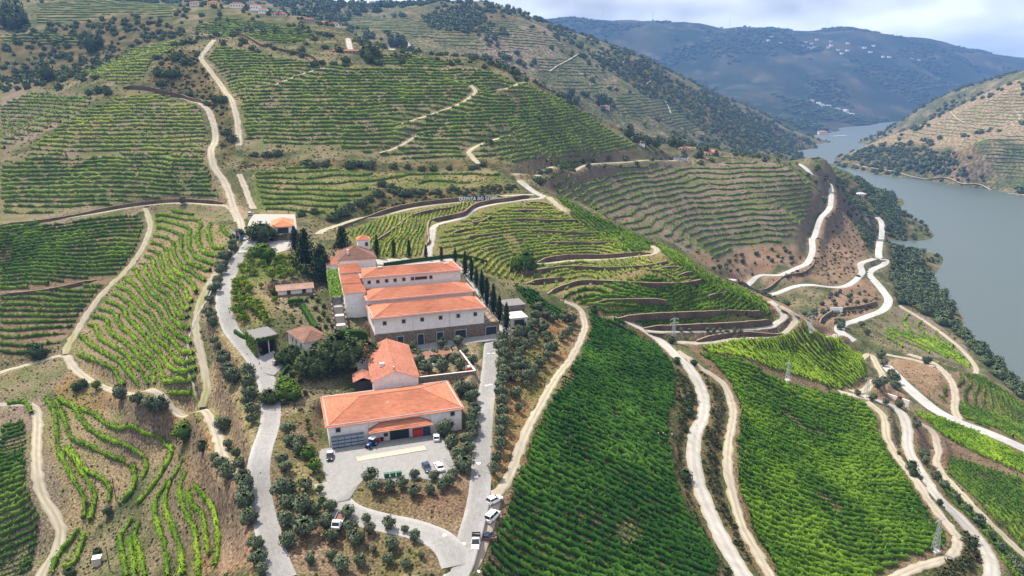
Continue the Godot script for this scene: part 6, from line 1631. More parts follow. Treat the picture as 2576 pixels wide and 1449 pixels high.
func build_trees() -> void:
	rng.seed = 4
	for t in TREES:
		var a: PackedFloat64Array = t[1]
		for i in range(0, a.size(), 3):
			if t[0] == "cypress":
				var h := a[i + 2] * 1.22
				var c := thing("cypress", Vector3(a[i], hy(a[i], a[i + 1]), a[i + 1]), rng.randf() * TAU, "slender dark cypress, " + closest("cypress", Vector2(a[i], a[i + 1])), "cypress", TREE_TEXT.cypress[3])
				var k := part("crown", crowns["spire%d" % (i % 3)], null, c)
				k.scale = Vector3(h * 0.15, h * 0.5, h * 0.15)
				k.position.y = h * 0.5
				var s := tool()
				bar(s, Vector3(0, -0.3, 0), Vector3(0, h * 0.4, 0), 0.16, 0.1)
				part("trunk", done(s), M.bark, c)
			else:
				var parts: bool = not t[0] in ["bush", "tall"]
				plant(t[0], a[i], a[i + 1], a[i + 2] * (1.12 if t[0] == "olive" else 1.2 if t[0] == "citrus" else 1.0), TREE_TEXT[t[0]], parts)
	var big := [
		[-113.5, -318.0, 6.8, 0.95, "dark", "umbrella_tree", "broad brown green tree shading the white gate square"],
		[-104.5, -294.0, 5.0, 1.15, "bright", "walnut_tree", "round leafy tree at the edge of the gate square"],
		[-54.5, -211.0, 8.0, 1.15, "dark", "great_tree", "huge dark spreading tree left of the gabled house"],
		[-47.0, -219.5, 5.2, 1.3, "dark", "great_tree", "dark loose crowned tree against the gabled house roof"],
		[-61.5, -205.0, 6.0, 0.95, "dark", "great_tree", "dark green tree in front of the huge spreading tree"],
		[-64.8, -192.0, 3.6, 0.8, "bright", "garden_tree", "leafy green tree above the lower garden wall"],
		[-70.0, -190.0, 3.2, 0.8, "dark", "garden_tree", "dark tree beside the drive above the lower garden"],
		[-67.0, -196.5, 3.2, 0.8, "bright", "garden_tree", "green tree between the drive and the great dark tree"],
		[-71.5, -211.0, 3.4, 0.8, "dark", "garden_tree", "dark bushy tree between the ivy shed and the hipped cottage"],
		[-70.5, -215.0, 3.0, 0.8, "dark", "garden_tree", "dark bushy tree behind the ivy shed's wall"],
	]
	for b in big:
		var y := hy(b[0], b[1])
		var o := thing(b[5], Vector3(b[0], y, b[1]), 0.4, b[6], "tree")
		var spots := [Vector3(0, 1.0, 0), Vector3(0.55, 0.8, 0.25), Vector3(-0.55, 0.85, 0.2), Vector3(0.1, 0.75, 0.55), Vector3(-0.1, 0.9, -0.5)]
		for k in 5:
			var c := part("crown", crowns["%s%d" % [b[4], k % 3]], null, o)
			c.scale = Vector3.ONE * b[2] * (0.66 if k else 0.75) * Vector3(1, 0.85, 1)
			c.position = spots[k] * Vector3(b[2], b[2] * b[3] * 1.0, b[2]) * 0.85
			c.rotation.y = k * 1.3
		var t := part("trunk", trunks[1], M.bark, o)
		t.scale = Vector3.ONE * b[2]
	var firs := [
		[-84.0, -283.0, 17.0, 4.6, "tall dark cedar behind the orchard"], [-70.0, -289.0, 15.5, 4.2, "dark cedar beside the old house"],
		[-77.0, -279.5, 13.5, 4.8, "broad dark cedar overhanging the stairway"], [-94.0, -303.0, 11.0, 2.4, "slender dark conifer behind the gate square"],
		[-74.5, -276.0, 11.5, 3.6, "dark conifer at the top of the vine pergola"], [-64.0, -304.0, 7.5, 2.4, "small dark conifer behind the tower"]]
	for b in firs:
		var o := thing("cedar_tree", Vector3(b[0], hy(b[0], b[1]), b[1]), b[0], b[4], "conifer")
		var c := part("crown", crowns["fir%d" % (int(b[2]) % 3)], null, o)
		c.scale = Vector3(b[3] * 1.25, b[2] * 0.5, b[3] * 1.25)
		c.position.y = b[2] * 0.53
		var s := tool()
		bar(s, Vector3(0, -0.5, 0), Vector3(0, b[2] * 0.6, 0), 0.4, 0.15)
		part("trunk", done(s), M.bark, o)

func scattered(poly: PackedVector2Array, gap: float, s: int) -> PackedVector2Array:
	rng.seed = s
	var box := Rect2(poly[0], Vector2.ZERO)
	for p in poly:
		box = box.expand(p)
	var out := PackedVector2Array()
	var z := box.position.y
	while z < box.end.y:
		var x := box.position.x
		while x < box.end.x:
			var p := Vector2(x + rng.randf_range(-0.42, 0.42) * gap, z + rng.randf_range(-0.42, 0.42) * gap)
			if Geometry2D.is_point_in_polygon(p, poly) and not masked(p):
				out.append(p)
			x += gap
		z += gap
	return out

func swarm(called: String, label: String, category: String, fam: String, at: Array) -> void:
	# at: [x, z, radius, rise]; three crowns shared out among the copies
	for k in 3:
		var xs := []
		for i in range(k, at.size(), 3):
			var q = at[i]
			var r: float = q[2]
			xs.append(Transform3D(Basis(Vector3.UP, i * 1.7).scaled(Vector3(r, r * q[3], r)), Vector3(q[0], hy(q[0], q[1]) + r * 0.35 * q[3], q[1])))
		if xs.is_empty():
			continue
		var mm := MultiMesh.new()
		mm.transform_format = MultiMesh.TRANSFORM_3D
		mm.mesh = crowns["%s%d" % [fam, k]]
		mm.instance_count = xs.size()
		for i in xs.size():
			mm.set_instance_transform(i, xs[i])
		var o := MultiMeshInstance3D.new()
		o.multimesh = mm
		o.name = called
		add_child(o, true)
		tag(o, label, category, "", "stuff")

func build_woods() -> void:
	var single := 0
	var rest := []
	for w in WOODS:
		var poly := flat2(w[5])
		var pts := scattered(poly, w[2], 300 + int(w[2] * 10))
		var order := Array(pts)
		order.sort_custom(func(a, b): return a.length_squared() < b.length_squared())
		var text := ["riverside_tree" if w[1] == "tree" else "terrace_olive", "", "tree" if w[1] == "tree" else "olive tree", w[4]]
		text[1] = "tree on the " + w[4]
		text[3] = ("trees on the " if w[1] == "tree" else "olive trees on the ") + w[4]
		var cap := 110 if w[0] == "river_wood" else 45
		for i in order.size():
			var p: Vector2 = order[i]
			if hy(p.x, p.y) < -0.5:
				continue
			var r: float = w[3] * rng.randf_range(0.7, 1.25)
			if i < cap:
				text[1] = "%s, %snearest the viewer, on the %s" % ["leafy tree" if w[1] == "tree" else "small olive tree", nth(i), w[4]]
				plant(w[1], p.x, p.y, r, text.duplicate(), false)
				single += 1
			else:
				rest.append([p.x, p.y, r, rng.randf_range(0.9, 1.2)])
	swarm("river_woodland", "dense woodland along the river banks", "woodland", "clump", rest)
	var scrub := []
	var wood := []
	for s in SCRUBS:
		var fam := "clump" if s[0].contains("wood") else "scrub"
		for p in scattered(flat2(s[3]), s[1], 500 + int(s[1] * 7)):
			if hy(p.x, p.y) < 0.3 or rng.randf() < (0.4 if s[0] == "left_wood" else 0.12):
				continue
			var q := [p.x, p.y, s[2] * rng.randf_range(0.55, 1.35), rng.randf_range(0.8, 1.25)]
			if fam == "clump":
				wood.append(q)
			else:
				scrub.append(q)
	# low wild plants over everything that the cover map calls scrub, dry grass or bank
	rng.seed = 91
	var cover := near_cover.get_data()
	var tufts := []
	var straw := []
	var turf := []
	for k in 150000:
		var x := rng.randf_range(-260.0, 270.0)
		var z := -105.0 - 340.0 * rng.randf() ** 1.3
		if rng.randf() < 0.45:
			var kd := cover[int(z - NEAR_Z0) * COVER_W + int(x - NEAR_X0)]
			var likely: float = {1: 0.35, 2: 0.7, 3: 0.5, 5: 0.2, 6: 0.6, 7: 0.25, 8: 0.9, 9: 0.3, 10: 0.4, 11: 0.25, 13: 0.5}.get(kd, 0.45)
			if rng.randf() < likely and not masked(Vector2(x, z)):
				var w := [x, z, rng.randf_range(0.2, 0.5), rng.randf_range(0.7, 1.2)]
				var green: float = {6: 0.8, 8: 0.15, 2: 0.3, 13: 0.45, 3: 0.4}.get(kd, 0.5)
				if rng.randf() < green + n1.get_noise_2d(x, z):
					turf.append(w)
				else:
					straw.append(w)
			continue
		var kind := cover[int(z - NEAR_Z0) * COVER_W + int(x - NEAR_X0)]
		var chance: float = {0: 0.25, 1: 0.03, 2: 0.12, 3: 0.5, 4: 0.05, 7: 0.12, 8: 0.3, 9: 0.06, 10: 0.2, 11: 0.03}.get(kind, 0.0)
		if rng.randf() < chance * (0.5 + n1.get_noise_2d(x, z) * 1.5) and not masked(Vector2(x, z)):
			var size := rng.randf_range(0.25, 0.55)
			if kind == 3:
				size *= 1.8
			tufts.append([x, z, size, rng.randf_range(0.7, 1.1)])
	for k in 60000:
		var x := rng.randf_range(-420.0, 420.0)
		var z := rng.randf_range(-860.0, -430.0)
		var kd := cover[int(z - NEAR_Z0) * COVER_W + int(x - NEAR_X0)]
		if rng.randf() < {1: 0.35, 4: 0.25, 6: 0.4, 7: 0.2, 0: 0.35, 2: 0.5, 3: 0.5}.get(kd, 0.2) and not masked(Vector2(x, z)):
			var w := [x, z, rng.randf_range(0.45, 0.95), rng.randf_range(0.6, 1.0)]
			if rng.randf() < 0.5 + n1.get_noise_2d(x, z):
				turf.append(w)
			else:
				straw.append(w)
	for r in ROADS:
		if r[1] in ["asphalt"] or r[3][1] < -520.0:
			continue
		for p in path(r[3], 0.7):
			var off: float = (r[2] * 0.5 + rng.randf_range(-0.25, 1.1)) * (1.0 if rng.randf() < 0.5 else -1.0)
			var an := rng.randf() * TAU
			var q := p + Vector2(cos(an), sin(an)) * absf(off)
			if road_mask.get_pixel(clampi(int(q.x - NEAR_X0), 0, COVER_W - 1), clampi(int(q.y - NEAR_Z0), 0, COVER_H - 1)).r < 0.5 or absf(off) > r[2] * 0.5 - 0.2 and rng.randf() < 0.25:
				tufts.append([q.x, q.y, rng.randf_range(0.14, 0.4), rng.randf_range(0.5, 1.0)])
	swarm("hill_woodland", "blue green woodland on the farther hillsides", "woodland", "clump", wood)
	swarm("wild_scrub", "low wild scrub on the banks and between the tracks", "scrub", "scrub", scrub)
	swarm("dry_grass", "straw coloured dry grass tufts over the banks and slopes", "dry grass", "straw", straw)
	swarm("green_grass", "green grass tufts over the banks and between the rows", "grass", "turf", turf)
	swarm("weed_tufts", "low weeds and dry plants dotted over the banks", "weeds", "scrub", tufts)
	# far hills: thin cover of trees on the wild ground beyond the second ridge
	rng.seed = 17
	var far := []
	var l: Dictionary = levels[2]
	for k in 15000:
		var x := rng.randf_range(-1500.0, 1500.0)
		var z := rng.randf_range(-2500.0, -620.0)
		if x > -570 and x < 636 and z > -1080:
			var c := cover[int(z - NEAR_Z0) * COVER_W + int(x - NEAR_X0)]
			if c != 0 and c != 3:
				continue
		elif n1.get_noise_2d(x * 0.3, z * 0.3) < -0.1:
			continue
		if masked(Vector2(x, z)) or hy(x, z) < 0.5:
			continue
		var inside := false
		for f in FIELDS:
			if f[3] in ["far", "fardry", "mid", "light"] and Geometry2D.is_point_in_polygon(Vector2(x, z), flat2(f[5])):
				inside = true
				break
		if not inside:
			far.append([x, z, rng.randf_range(2.0, 4.5) * (1.0 if z > -1100 else 1.7), rng.randf_range(0.8, 1.2)])
	swarm("distant_trees", "scattered trees and bushes over the distant hills", "trees", "clump", far)
	rng.seed = 18
	far = []
	for k in 34000:
		var x := rng.randf_range(-600.0, 4200.0)
		var z := rng.randf_range(-5200.0, -2560.0)
		if n1.get_noise_2d(x * 0.07, z * 0.07) + 0.3 * n1.get_noise_2d(x * 0.3, z * 0.3) < 0.12 or hy(x, z) < 1.0:
			continue
		far.append([x, z, rng.randf_range(8.0, 15.0), rng.randf_range(0.45, 0.7)])
	swarm("mountain_forest", "dark forest patches on the far mountain", "forest", "clump", far)
	print("tufts ", straw.size(), " ", turf.size(), " woods ", single, " ", rest.size(), " ", wood.size(), " ", scrub.size(), " ", tufts.size(), " ", far.size())

# ---------------------------------------------------------------- buildings
const AXIS := 0.3194

func courses(st: SurfaceTool, e0: Vector3, e1: Vector3, r0: Vector3, r1: Vector3, tint: Color) -> void:
	# one slope of tiles: overlapping courses, each standing a little proud at its lower edge
	var up := (r0 + r1 - e0 - e1) / 2.0
	var n := (e1 - e0).cross(up).normalized()
	if n.y < 0.0:
		n = -n
	var rows := maxi(2, int(up.length() / 0.42))
	for k in rows:
		var t0 := float(k) / rows
		var t1 := float(k + 1) / rows
		var a := e0.lerp(r0, t0)
		var b := e1.lerp(r1, t0)
		var c := e1.lerp(r1, t1)
		var d := e0.lerp(r0, t1)
		var cuts := maxi(1, int(a.distance_to(b) / 1.6))
		var lift := n * 0.07
		for m in cuts:
			var s0 := float(m) / cuts
			var s1 := float(m + 1) / cuts
			var old := n2.get_noise_3d(a.x * 0.5 + m * 2.0, a.y * 3.0, a.z * 0.5)
			var v := 0.84 + rng.randf() * 0.28 + old * 0.3
			st.set_color(Color(tint.r * v, tint.g * v * (0.94 + rng.randf() * 0.12), tint.b * v))
			var p0 := a.lerp(b, s0)
			var p1 := a.lerp(b, s1)
			quad(st, p0 + lift, d.lerp(c, s0), d.lerp(c, s1), p1 + lift)
			st.set_color(tint * 0.55)
			quad(st, p0, p0 + lift, p1 + lift, p1)
	st.set_color(Color.WHITE)

func hip_roof(o: Node3D, l: float, w: float, y: float, rise: float, ov: float, tint: Color, hips := [true, true], gutter := true) -> void:
	var a := Vector3(-ov, y, ov)
	var b := Vector3(l + ov, y, ov)
	var c := Vector3(l + ov, y, -w - ov)
	var d := Vector3(-ov, y, -w - ov)
	var half := (w + 2.0 * ov) / 2.0
	var r0 := Vector3(-ov + (half if hips[0] else 0.0), y + rise, -w / 2.0)
	var r1 := Vector3(l + ov - (half if hips[1] else 0.0), y + rise, -w / 2.0)
	if r1.x < r0.x:
		r0.x = (r0.x + r1.x) / 2.0
		r1.x = r0.x
	var st := tool()
	courses(st, a, b, r0, r1, tint)
	courses(st, c, d, r1, r0, tint)
	courses(st, d, a, r0, r0, tint)
	courses(st, b, c, r1, r1, tint)
	st.set_color(Color(0.55, 0.5, 0.46))
	quad(st, a + Vector3.DOWN * 0.02, b + Vector3.DOWN * 0.02, c + Vector3.DOWN * 0.02, d + Vector3.DOWN * 0.02)
	var roof := part("roof", done(st), M.tile, o)
	st = tool()
	st.set_color(tint * 1.08)
	bar(st, r0 + Vector3.UP * 0.02, r1 + Vector3.UP * 0.02, 0.15, 0.15)
	for e in [[a, r0], [d, r0], [b, r1], [c, r1]]:
		bar(st, e[0] + Vector3.UP * 0.06, e[1] + Vector3.UP * 0.02, 0.13, 0.13)
	part("ridge_tiles", done(st), M.tile, roof)
	if gutter:
		st = tool()
		var q := [a, b, c, d]
		var g := []
		for k in 4:
			g.append(q[k].lerp(r0 if k in [0, 3] else r1, 0.07) + Vector3.UP * 0.1)
		for k in 4:
			bar(st, g[k], g[(k + 1) % 4], 0.11, 0.11, 5)
		part("gutter", done(st), M.gutter, roof)

func opening(o: Node3D, called: String, at: Vector3, w: float, h: float, m: Material, side := "front", frame := 0.16) -> void:
	# a stone surround standing proud of the wall with the leaf set back inside it
	var turn := 0.0 if side == "front" else -PI / 2 if side == "left" else PI / 2
	var b := Basis(Vector3.UP, turn)
	var st := tool()
	for q in [[0, h / 2 + frame / 2, w + 2 * frame, frame], [0, -h / 2 - frame / 2, w + 2 * frame, frame], [-w / 2 - frame / 2, 0, frame, h], [w / 2 + frame / 2, 0, frame, h]]:
		box(st, at + b * Vector3(q[0], q[1], 0.03), Vector3(q[2], q[3], 0.14), turn)
	var f := part(called, done(st), M.granite, o)
	st = tool()
	box(st, at, Vector3(w, h, 0.03), turn)
	part("pane" if called == "window" else "leaf", done(st), m, f)
	if called == "window" and w > 0.8:
		st = tool()
		box(st, at + b * Vector3(0, 0, 0.025), Vector3(0.06, h, 0.02), turn)
		box(st, at + b * Vector3(0, 0.08, 0.025), Vector3(w, 0.05, 0.021), turn)
		part("sash", done(st), M.shutter, f)

func walls(o: Node3D, c: Vector3, s: Vector3, m: Material, called := "wall") -> void:
	var st := tool()
	box(st, c, s)
	part(called, done(st), m, o)

func pad(x: float, z: float, turn: float, l: float, w: float, y: float, grow := 0.8) -> Array:
	var e := Vector2(cos(turn), -sin(turn))
	var n := Vector2(sin(turn), cos(turn))
	var o := Vector2(x, z)
	return [PackedVector2Array([o - e * grow + n * grow, o + e * (l + grow) + n * grow, o + e * (l + grow) - n * (w + grow), o - e * grow - n * (w + grow)]), y]

func pads() -> Array:
	return [
		pad(-48.5, -171.7, AXIS, 36.2, 19.0, 86.0, 0.3), pad(-46.4, -229.0, AXIS, 44.0, 15.0, 92.4, 0.3), pad(-51.1, -243.1, AXIS, 38.5, 14.3, 97.5, 0.2), pad(-55.6, -256.7, AXIS, 37.5, 13.5, 101.5, 0.2),
		pad(-67.0, -270.4, AXIS, 13.8, 22.0, 107.0, 0.5), pad(-41.0, -195.0, 0.256, 13.4, 28.0, 90.5, 0.5), pad(-75.4, -227.5, -0.9076, 14.0, 8.0, 95.3), pad(-89.0, -261.0, 0.349, 12.8, 6.5, 99.5),
		pad(-81.6, -214.5, 0.646, 7.0, 10.0, 94.5), pad(-113.0, -334.0, -1.251, 15.0, 8.5, 113.8),
		[PackedVector2Array([Vector2(-37.0, -202.0), Vector2(-15.5, -209.0), Vector2(-12.0, -206.0), Vector2(-12.0, -212.5), Vector2(-19.0, -230.0), Vector2(-37.5, -225.0)]), 92.2],
	]

func build_winery() -> void:
	var orange := Color(0.47, 0.19, 0.12)
	var brown := Color(0.215, 0.125, 0.10)
	var pink := Color(0.55, 0.27, 0.19)
	rng.seed = 33
	# warehouse on the parking lot
	var o := thing("warehouse", Vector3(-48.5, 86.0, -171.7), AXIS, "long white warehouse with orange hipped roof beside the parking lot", "building")
	walls(o, Vector3(18.1, 2.8, -9.5), Vector3(36.2, 7.6, 19.0), M.plaster)
	hip_roof(o, 36.2, 19.0, 6.6, 3.3, 0.85, orange)
	opening(o, "window", Vector3(2.4, 5.3, 0.03), 1.15, 1.15, M.dark)
	opening(o, "window", Vector3(33.6, 5.3, 0.03), 1.15, 1.15, M.dark)
	opening(o, "window", Vector3(14.9, 1.9, 0.03), 1.0, 1.0, M.dark)
	opening(o, "door", Vector3(18.6, 1.9, 0.03), 5.2, 3.7, M.door)
	var st := tool()
	box(st, Vector3(17.9, 1.75, 0.08), Vector3(1.9, 3.4, 0.04))
	part("doorway", done(st), M.dark, o)
	st = tool()
	for x in [10.4, 27.2]:
		st = tool()
		bar(st, Vector3(x, 0, 0.1), Vector3(x, 6.4, 0.1), 0.06, 0.06)
		part("downpipe", done(st), M.gutter, o)
	st = tool()
	var e0 := Vector3(10.2, 4.3, 3.0)
	var e1 := Vector3(27.4, 4.3, 3.0)
	courses(st, e0, e1, Vector3(13.6, 5.9, 0.05), Vector3(24.0, 5.9, 0.05), orange)
	courses(st, Vector3(10.2, 4.3, 0.05), e0, Vector3(13.6, 5.9, 0.05), Vector3(13.6, 5.9, 0.06), orange)
	courses(st, e1, Vector3(27.4, 4.3, 0.05), Vector3(24.0, 5.9, 0.06), Vector3(24.0, 5.9, 0.05), orange)
	st.set_color(Color(0.5, 0.45, 0.42))
	quad(st, Vector3(10.2, 4.27, 0.05), e0 + Vector3.DOWN * 0.03, e1 + Vector3.DOWN * 0.03, Vector3(27.4, 4.27, 0.05))
	part("canopy_roof", done(st), M.tile, o)
	st = tool()
	box(st, Vector3(16.5, 8.3, -5.5), Vector3(0.35, 0.9, 0.35))
	part("vent", done(st), M.concrete, o)
	# three halls stepping up the slope
	o = thing("winery_hall", Vector3(-46.4, 92.5, -229.0), AXIS, "white hall with schist ground floor, lowest of three orange roofed halls", "building")
	walls(o, Vector3(21.9, 2.1, -7.3), Vector3(44.2, 6.2, 15.0), M.schist, "stone_base")
	walls(o, Vector3(19.25, 8.3, -7.65), Vector3(38.5, 6.0, 14.7), M.plaster)
	walls(o, Vector3(41.6, 5.4, 0.0), Vector3(4.8, 0.5, 0.4), M.schist, "parapet")
	walls(o, Vector3(43.8, 5.4, -7.0), Vector3(0.4, 0.5, 13.6), M.schist, "parapet")
	hip_roof(o, 38.5, 14.7, 11.2, 2.5, 0.95, orange)
	for x in [3.4, 9.9, 16.3, 22.8, 29.1, 35.3]:
		opening(o, "window", Vector3(x, 9.0, -0.27), 1.15, 1.3, M.shutter)
	for d in [[8.4, 2.1], [15.5, 2.1], [22.3, 2.2], [29.7, 3.9], [41.0, 3.9]]:
		opening(o, "door", Vector3(d[0], 1.95, 0.22), d[1], 3.8, M.door)
	for z in [-3.0, -6.0, -9.0]:
		opening(o, "window", Vector3(-0.03, 8.4, z), 0.7, 1.6, M.shutter, "left")
	for x in [13.1, 26.0]:
		st = tool()
		bar(st, Vector3(x, 5.3, -0.2), Vector3(x, 11.0, -0.2), 0.06, 0.06)
		part("downpipe", done(st), M.gutter, o)
	o = thing("winery_hall", Vector3(-51.1, 97.5, -243.1), AXIS, "middle one of the three orange roofed halls stepping uphill", "building")
	walls(o, Vector3(19.25, 3.5, -7.1), Vector3(38.5, 9.0, 14.2), M.plaster)
	hip_roof(o, 38.5, 14.2, 8.05, 2.2, 0.95, orange)
	walls(o, Vector3(38.9, 4.0, -5.0), Vector3(0.6, 6.5, 8.0), M.schist, "stone_end")
	o = thing("winery_hall", Vector3(-55.6, 101.5, -256.7), AXIS, "uppermost of the three orange roofed halls with a row of windows", "building")
	walls(o, Vector3(18.75, 3.7, -6.7), Vector3(37.5, 10.0, 13.4), M.plaster)
	hip_roof(o, 37.5, 13.4, 8.75, 1.9, 0.95, orange)
	for x in [2.4, 5.6, 8.9, 12.1, 15.4, 18.7, 25.8]:
		opening(o, "window", Vector3(x, 6.9, 0.03), 1.1, 1.2, M.shutter)
	opening(o, "window", Vector3(22.0, 6.9, 0.03), 4.6, 1.1, M.shutter)
	st = tool()
	box(st, Vector3(7.4, 10.75, -6.3), Vector3(1.6, 0.5, 1.0))
	box(st, Vector3(33.4, 10.6, -5.0), Vector3(1.6, 0.4, 0.9))
	part("skylight", done(st), M.concrete, o)
	# stepped side wing
	o = thing("side_wing", Vector3(-53.3, 98.0, -249.9), AXIS, "stepped white wing with three small orange roofs beside the stairway", "building")
	for k in [[0.0, 9.0, 7.6], [-7.0, 10.8, 7.0], [-14.0, 13.0, 8.0]]:
		walls(o, Vector3(-3.75, k[1] / 2 - 1.0, k[0] - k[2] / 2), Vector3(7.4, k[1] + 2.0, k[2]), M.plaster)
		st = tool()
		courses(st, Vector3(-7.9, k[1] - 0.1, k[0] + 0.4), Vector3(0.2, k[1] - 0.1, k[0] + 0.4), Vector3(-7.0 if k[0] == -14.0 else -7.6, k[1] + 1.7, k[0] - k[2] + 0.3), Vector3(0.2, k[1] + 1.7, k[0] - k[2] + 0.3), orange)
		part("roof", done(st), M.tile, o)
		walls(o, Vector3(-3.75, k[1] + 0.6, k[0] - k[2] + 0.15), Vector3(7.3, 1.9, 0.25), M.plaster, "gable_wall")
	for z in [-3.0, -10.0, -17.5]:
		opening(o, "window", Vector3(-7.48, 7.5 if z > -9 else 9.2, z), 0.8, 1.2, M.shutter, "left")
	# old house and its tower
	o = thing("old_house", Vector3(-67.0, 107.0, -270.4), AXIS, "old white house with weathered brown roof and a small square tower", "house")
	walls(o, Vector3(6.9, 2.0, -11.0), Vector3(13.8, 9.0, 22.0), M.plaster)
	hip_roof(o, 13.8, 22.0, 6.5, 3.0, 0.6, brown, [true, true], false)
	walls(o, Vector3(11.3, 7.0, -16.5), Vector3(4.8, 8.4, 4.8), M.plaster, "tower_wall")
	st = tool()
	var c := Vector3(11.3, 12.9, -16.5)
	var q := [c + Vector3(-2.8, -1.7, 2.8), c + Vector3(2.8, -1.7, 2.8), c + Vector3(2.8, -1.7, -2.8), c + Vector3(-2.8, -1.7, -2.8)]
	for k in 4:
		courses(st, q[k], q[(k + 1) % 4], c, c, orange)
	part("tower_roof", done(st), M.tile, o)
	opening(o, "window", Vector3(12.3, 9.3, -14.07), 1.1, 1.5, M.shutter)
	opening(o, "window", Vector3(-0.03, 4.0, -5.0), 0.9, 1.5, M.shutter, "left")
	opening(o, "window", Vector3(-0.03, 4.0, -10.0), 0.9, 1.5, M.shutter, "left")
	walls(o, Vector3(3.7, 8.6, -4.5), Vector3(0.7, 2.4, 0.7), M.plaster, "chimney")
	walls(o, Vector3(-2.6, 1.5, -9.0), Vector3(4.6, 4.5, 8.0), M.plaster, "porch_wall")
	st = tool()
	courses(st, Vector3(-5.2, 3.9, -4.6), Vector3(0.0, 3.9, -4.6), Vector3(-5.2, 5.2, -13.4), Vector3(0.0, 5.2, -13.4), pink)
	part("porch_roof", done(st), M.tile, o)
	# gabled house behind the warehouse
	o = thing("gabled_house", Vector3(-41.0, 90.5, -195.0), 0.256, "long gabled white house with weathered red roof behind the warehouse", "house")
	st = tool()
	box(st, Vector3(6.7, 2.0, -14.0), Vector3(13.4, 6.0, 28.0))
	tri(st, Vector3(0, 5.0, 0), Vector3(6.7, 7.6, 0), Vector3(13.4, 5.0, 0))
	tri(st, Vector3(13.4, 5.0, -28), Vector3(6.7, 7.6, -28), Vector3(0, 5.0, -28))
	part("wall", done(st), M.plaster, o)
	st = tool()
	var red := Color(0.385, 0.165, 0.118)
	courses(st, Vector3(-0.5, 4.85, -28.4), Vector3(-0.5, 4.85, 0.45), Vector3(6.7, 7.75, -28.4), Vector3(6.7, 7.75, 0.45), red)
	courses(st, Vector3(13.9, 4.85, 0.45), Vector3(13.9, 4.85, -28.4), Vector3(6.7, 7.75, 0.45), Vector3(6.7, 7.75, -28.4), red)
	var roof := part("roof", done(st), M.tile, o)
	st = tool()
	st.set_color(red * 1.1)
	bar(st, Vector3(6.7, 7.8, -28.4), Vector3(6.7, 7.8, 0.5), 0.15, 0.15)
	part("ridge_tiles", done(st), M.tile, roof)
	walls(o, Vector3(3.4, 7.0, -7.5), Vector3(1.4, 1.2, 0.9), M.plaster, "chimney")
	walls(o, Vector3(6.4, 8.2, -1.2), Vector3(0.5, 0.8, 0.5), M.concrete, "chimney")
	walls(o, Vector3(-2.6, 1.4, -7.0), Vector3(5.2, 4.6, 6.0), M.dark, "garage_wall")
	st = tool()
	courses(st, Vector3(-5.6, 3.7, -10.4), Vector3(-5.6, 3.7, -3.5), Vector3(-2.6, 4.9, -10.4), Vector3(-2.6, 4.9, -3.5), red)
	courses(st, Vector3(0.3, 3.7, -3.5), Vector3(0.3, 3.7, -10.4), Vector3(-2.6, 4.9, -3.5), Vector3(-2.6, 4.9, -10.4), red)
	part("garage_roof", done(st), M.tile, o)
	opening(o, "window", Vector3(-0.03, 3.4, -17.0), 0.9, 1.3, M.shutter, "left")
	opening(o, "window", Vector3(-0.03, 3.4, -21.0), 0.9, 1.3, M.shutter, "left")
	walls(o, Vector3(-1.8, 2.6, -22.0), Vector3(3.6, 7.0, 7.0), M.plaster, "annex_wall")
	st = tool()
	courses(st, Vector3(-4.0, 5.9, -18.1), Vector3(0.4, 5.9, -18.1), Vector3(-2.5, 7.6, -25.9), Vector3(0.4, 7.6, -25.9), orange)
	part("annex_roof", done(st), M.tile, o)
	# hipped cottage, orchard cottage
	o = thing("hipped_cottage", Vector3(-75.4, 95.3, -227.5), -0.9076, "small white cottage with mottled brown hipped roof beside the ivy shed", "house")
	walls(o, Vector3(7.0, 1.6, -4.0), Vector3(14.0, 5.4, 8.0), M.plaster)
	hip_roof(o, 14.0, 8.0, 4.3, 2.2, 0.5, brown * 1.15, [true, true], false)
	for x in [4.0, 7.0, 11.0]:
		opening(o, "window", Vector3(x, 2.6, 0.03), 0.9, 1.2, M.shutter)
	o = thing("orchard_cottage", Vector3(-89.0, 99.5, -261.0), 0.349, "low cottage on a stone base with pale old tiles in the orchard", "house")
	walls(o, Vector3(6.4, 0.6, -3.2), Vector3(12.8, 4.0, 6.3), M.schist, "stone_base")
	walls(o, Vector3(6.4, 3.4, -3.4), Vector3(12.6, 2.2, 5.8), M.plaster)
	hip_roof(o, 12.8, 6.3, 4.5, 1.3, 0.5, Color(0.47, 0.31, 0.25), [false, false], false)
	for x in [4.0, 9.6]:
		opening(o, "door", Vector3(x, 3.3, -0.47), 1.3, 1.9, M.shutter)
	# tiled building at the gate square
	o = thing("gate_house", Vector3(-113.0, 113.8, -334.0), -1.251, "orange roofed house on the white gate square behind the trees", "house")
	walls(o, Vector3(7.5, 1.4, -4.2), Vector3(15.0, 3.8, 8.4), M.plaster)
	hip_roof(o, 15.0, 8.4, 3.3, 2.2, 0.9, Color(0.66, 0.27, 0.15), [true, true], false)
	opening(o, "door", Vector3(15.03, 1.4, -4.2), 4.4, 2.6, M.dark, "right")
	# ivy shed
	o = thing("ivy_shed", Vector3(-81.6, 94.5, -214.5), 0.646, "open flat roofed shed overgrown with ivy on the inside of the drive's bend", "shed")
	walls(o, Vector3(0.25, 3.2, -5.0), Vector3(0.5, 7.0, 10.0), M.schist)
	walls(o, Vector3(6.75, 3.2, -5.5), Vector3(0.5, 7.0, 9.0), M.schist)
	walls(o, Vector3(3.5, 3.2, -9.8), Vector3(6.0, 7.0, 0.4), M.schist)
	walls(o, Vector3(3.5, 6.9, -4.9), Vector3(7.6, 0.35, 10.4), M.slate, "roof")
	walls(o, Vector3(4.0, 3.3, -0.3), Vector3(0.3, 6.8, 0.3), M.concrete, "post")
	rng.seed = 71
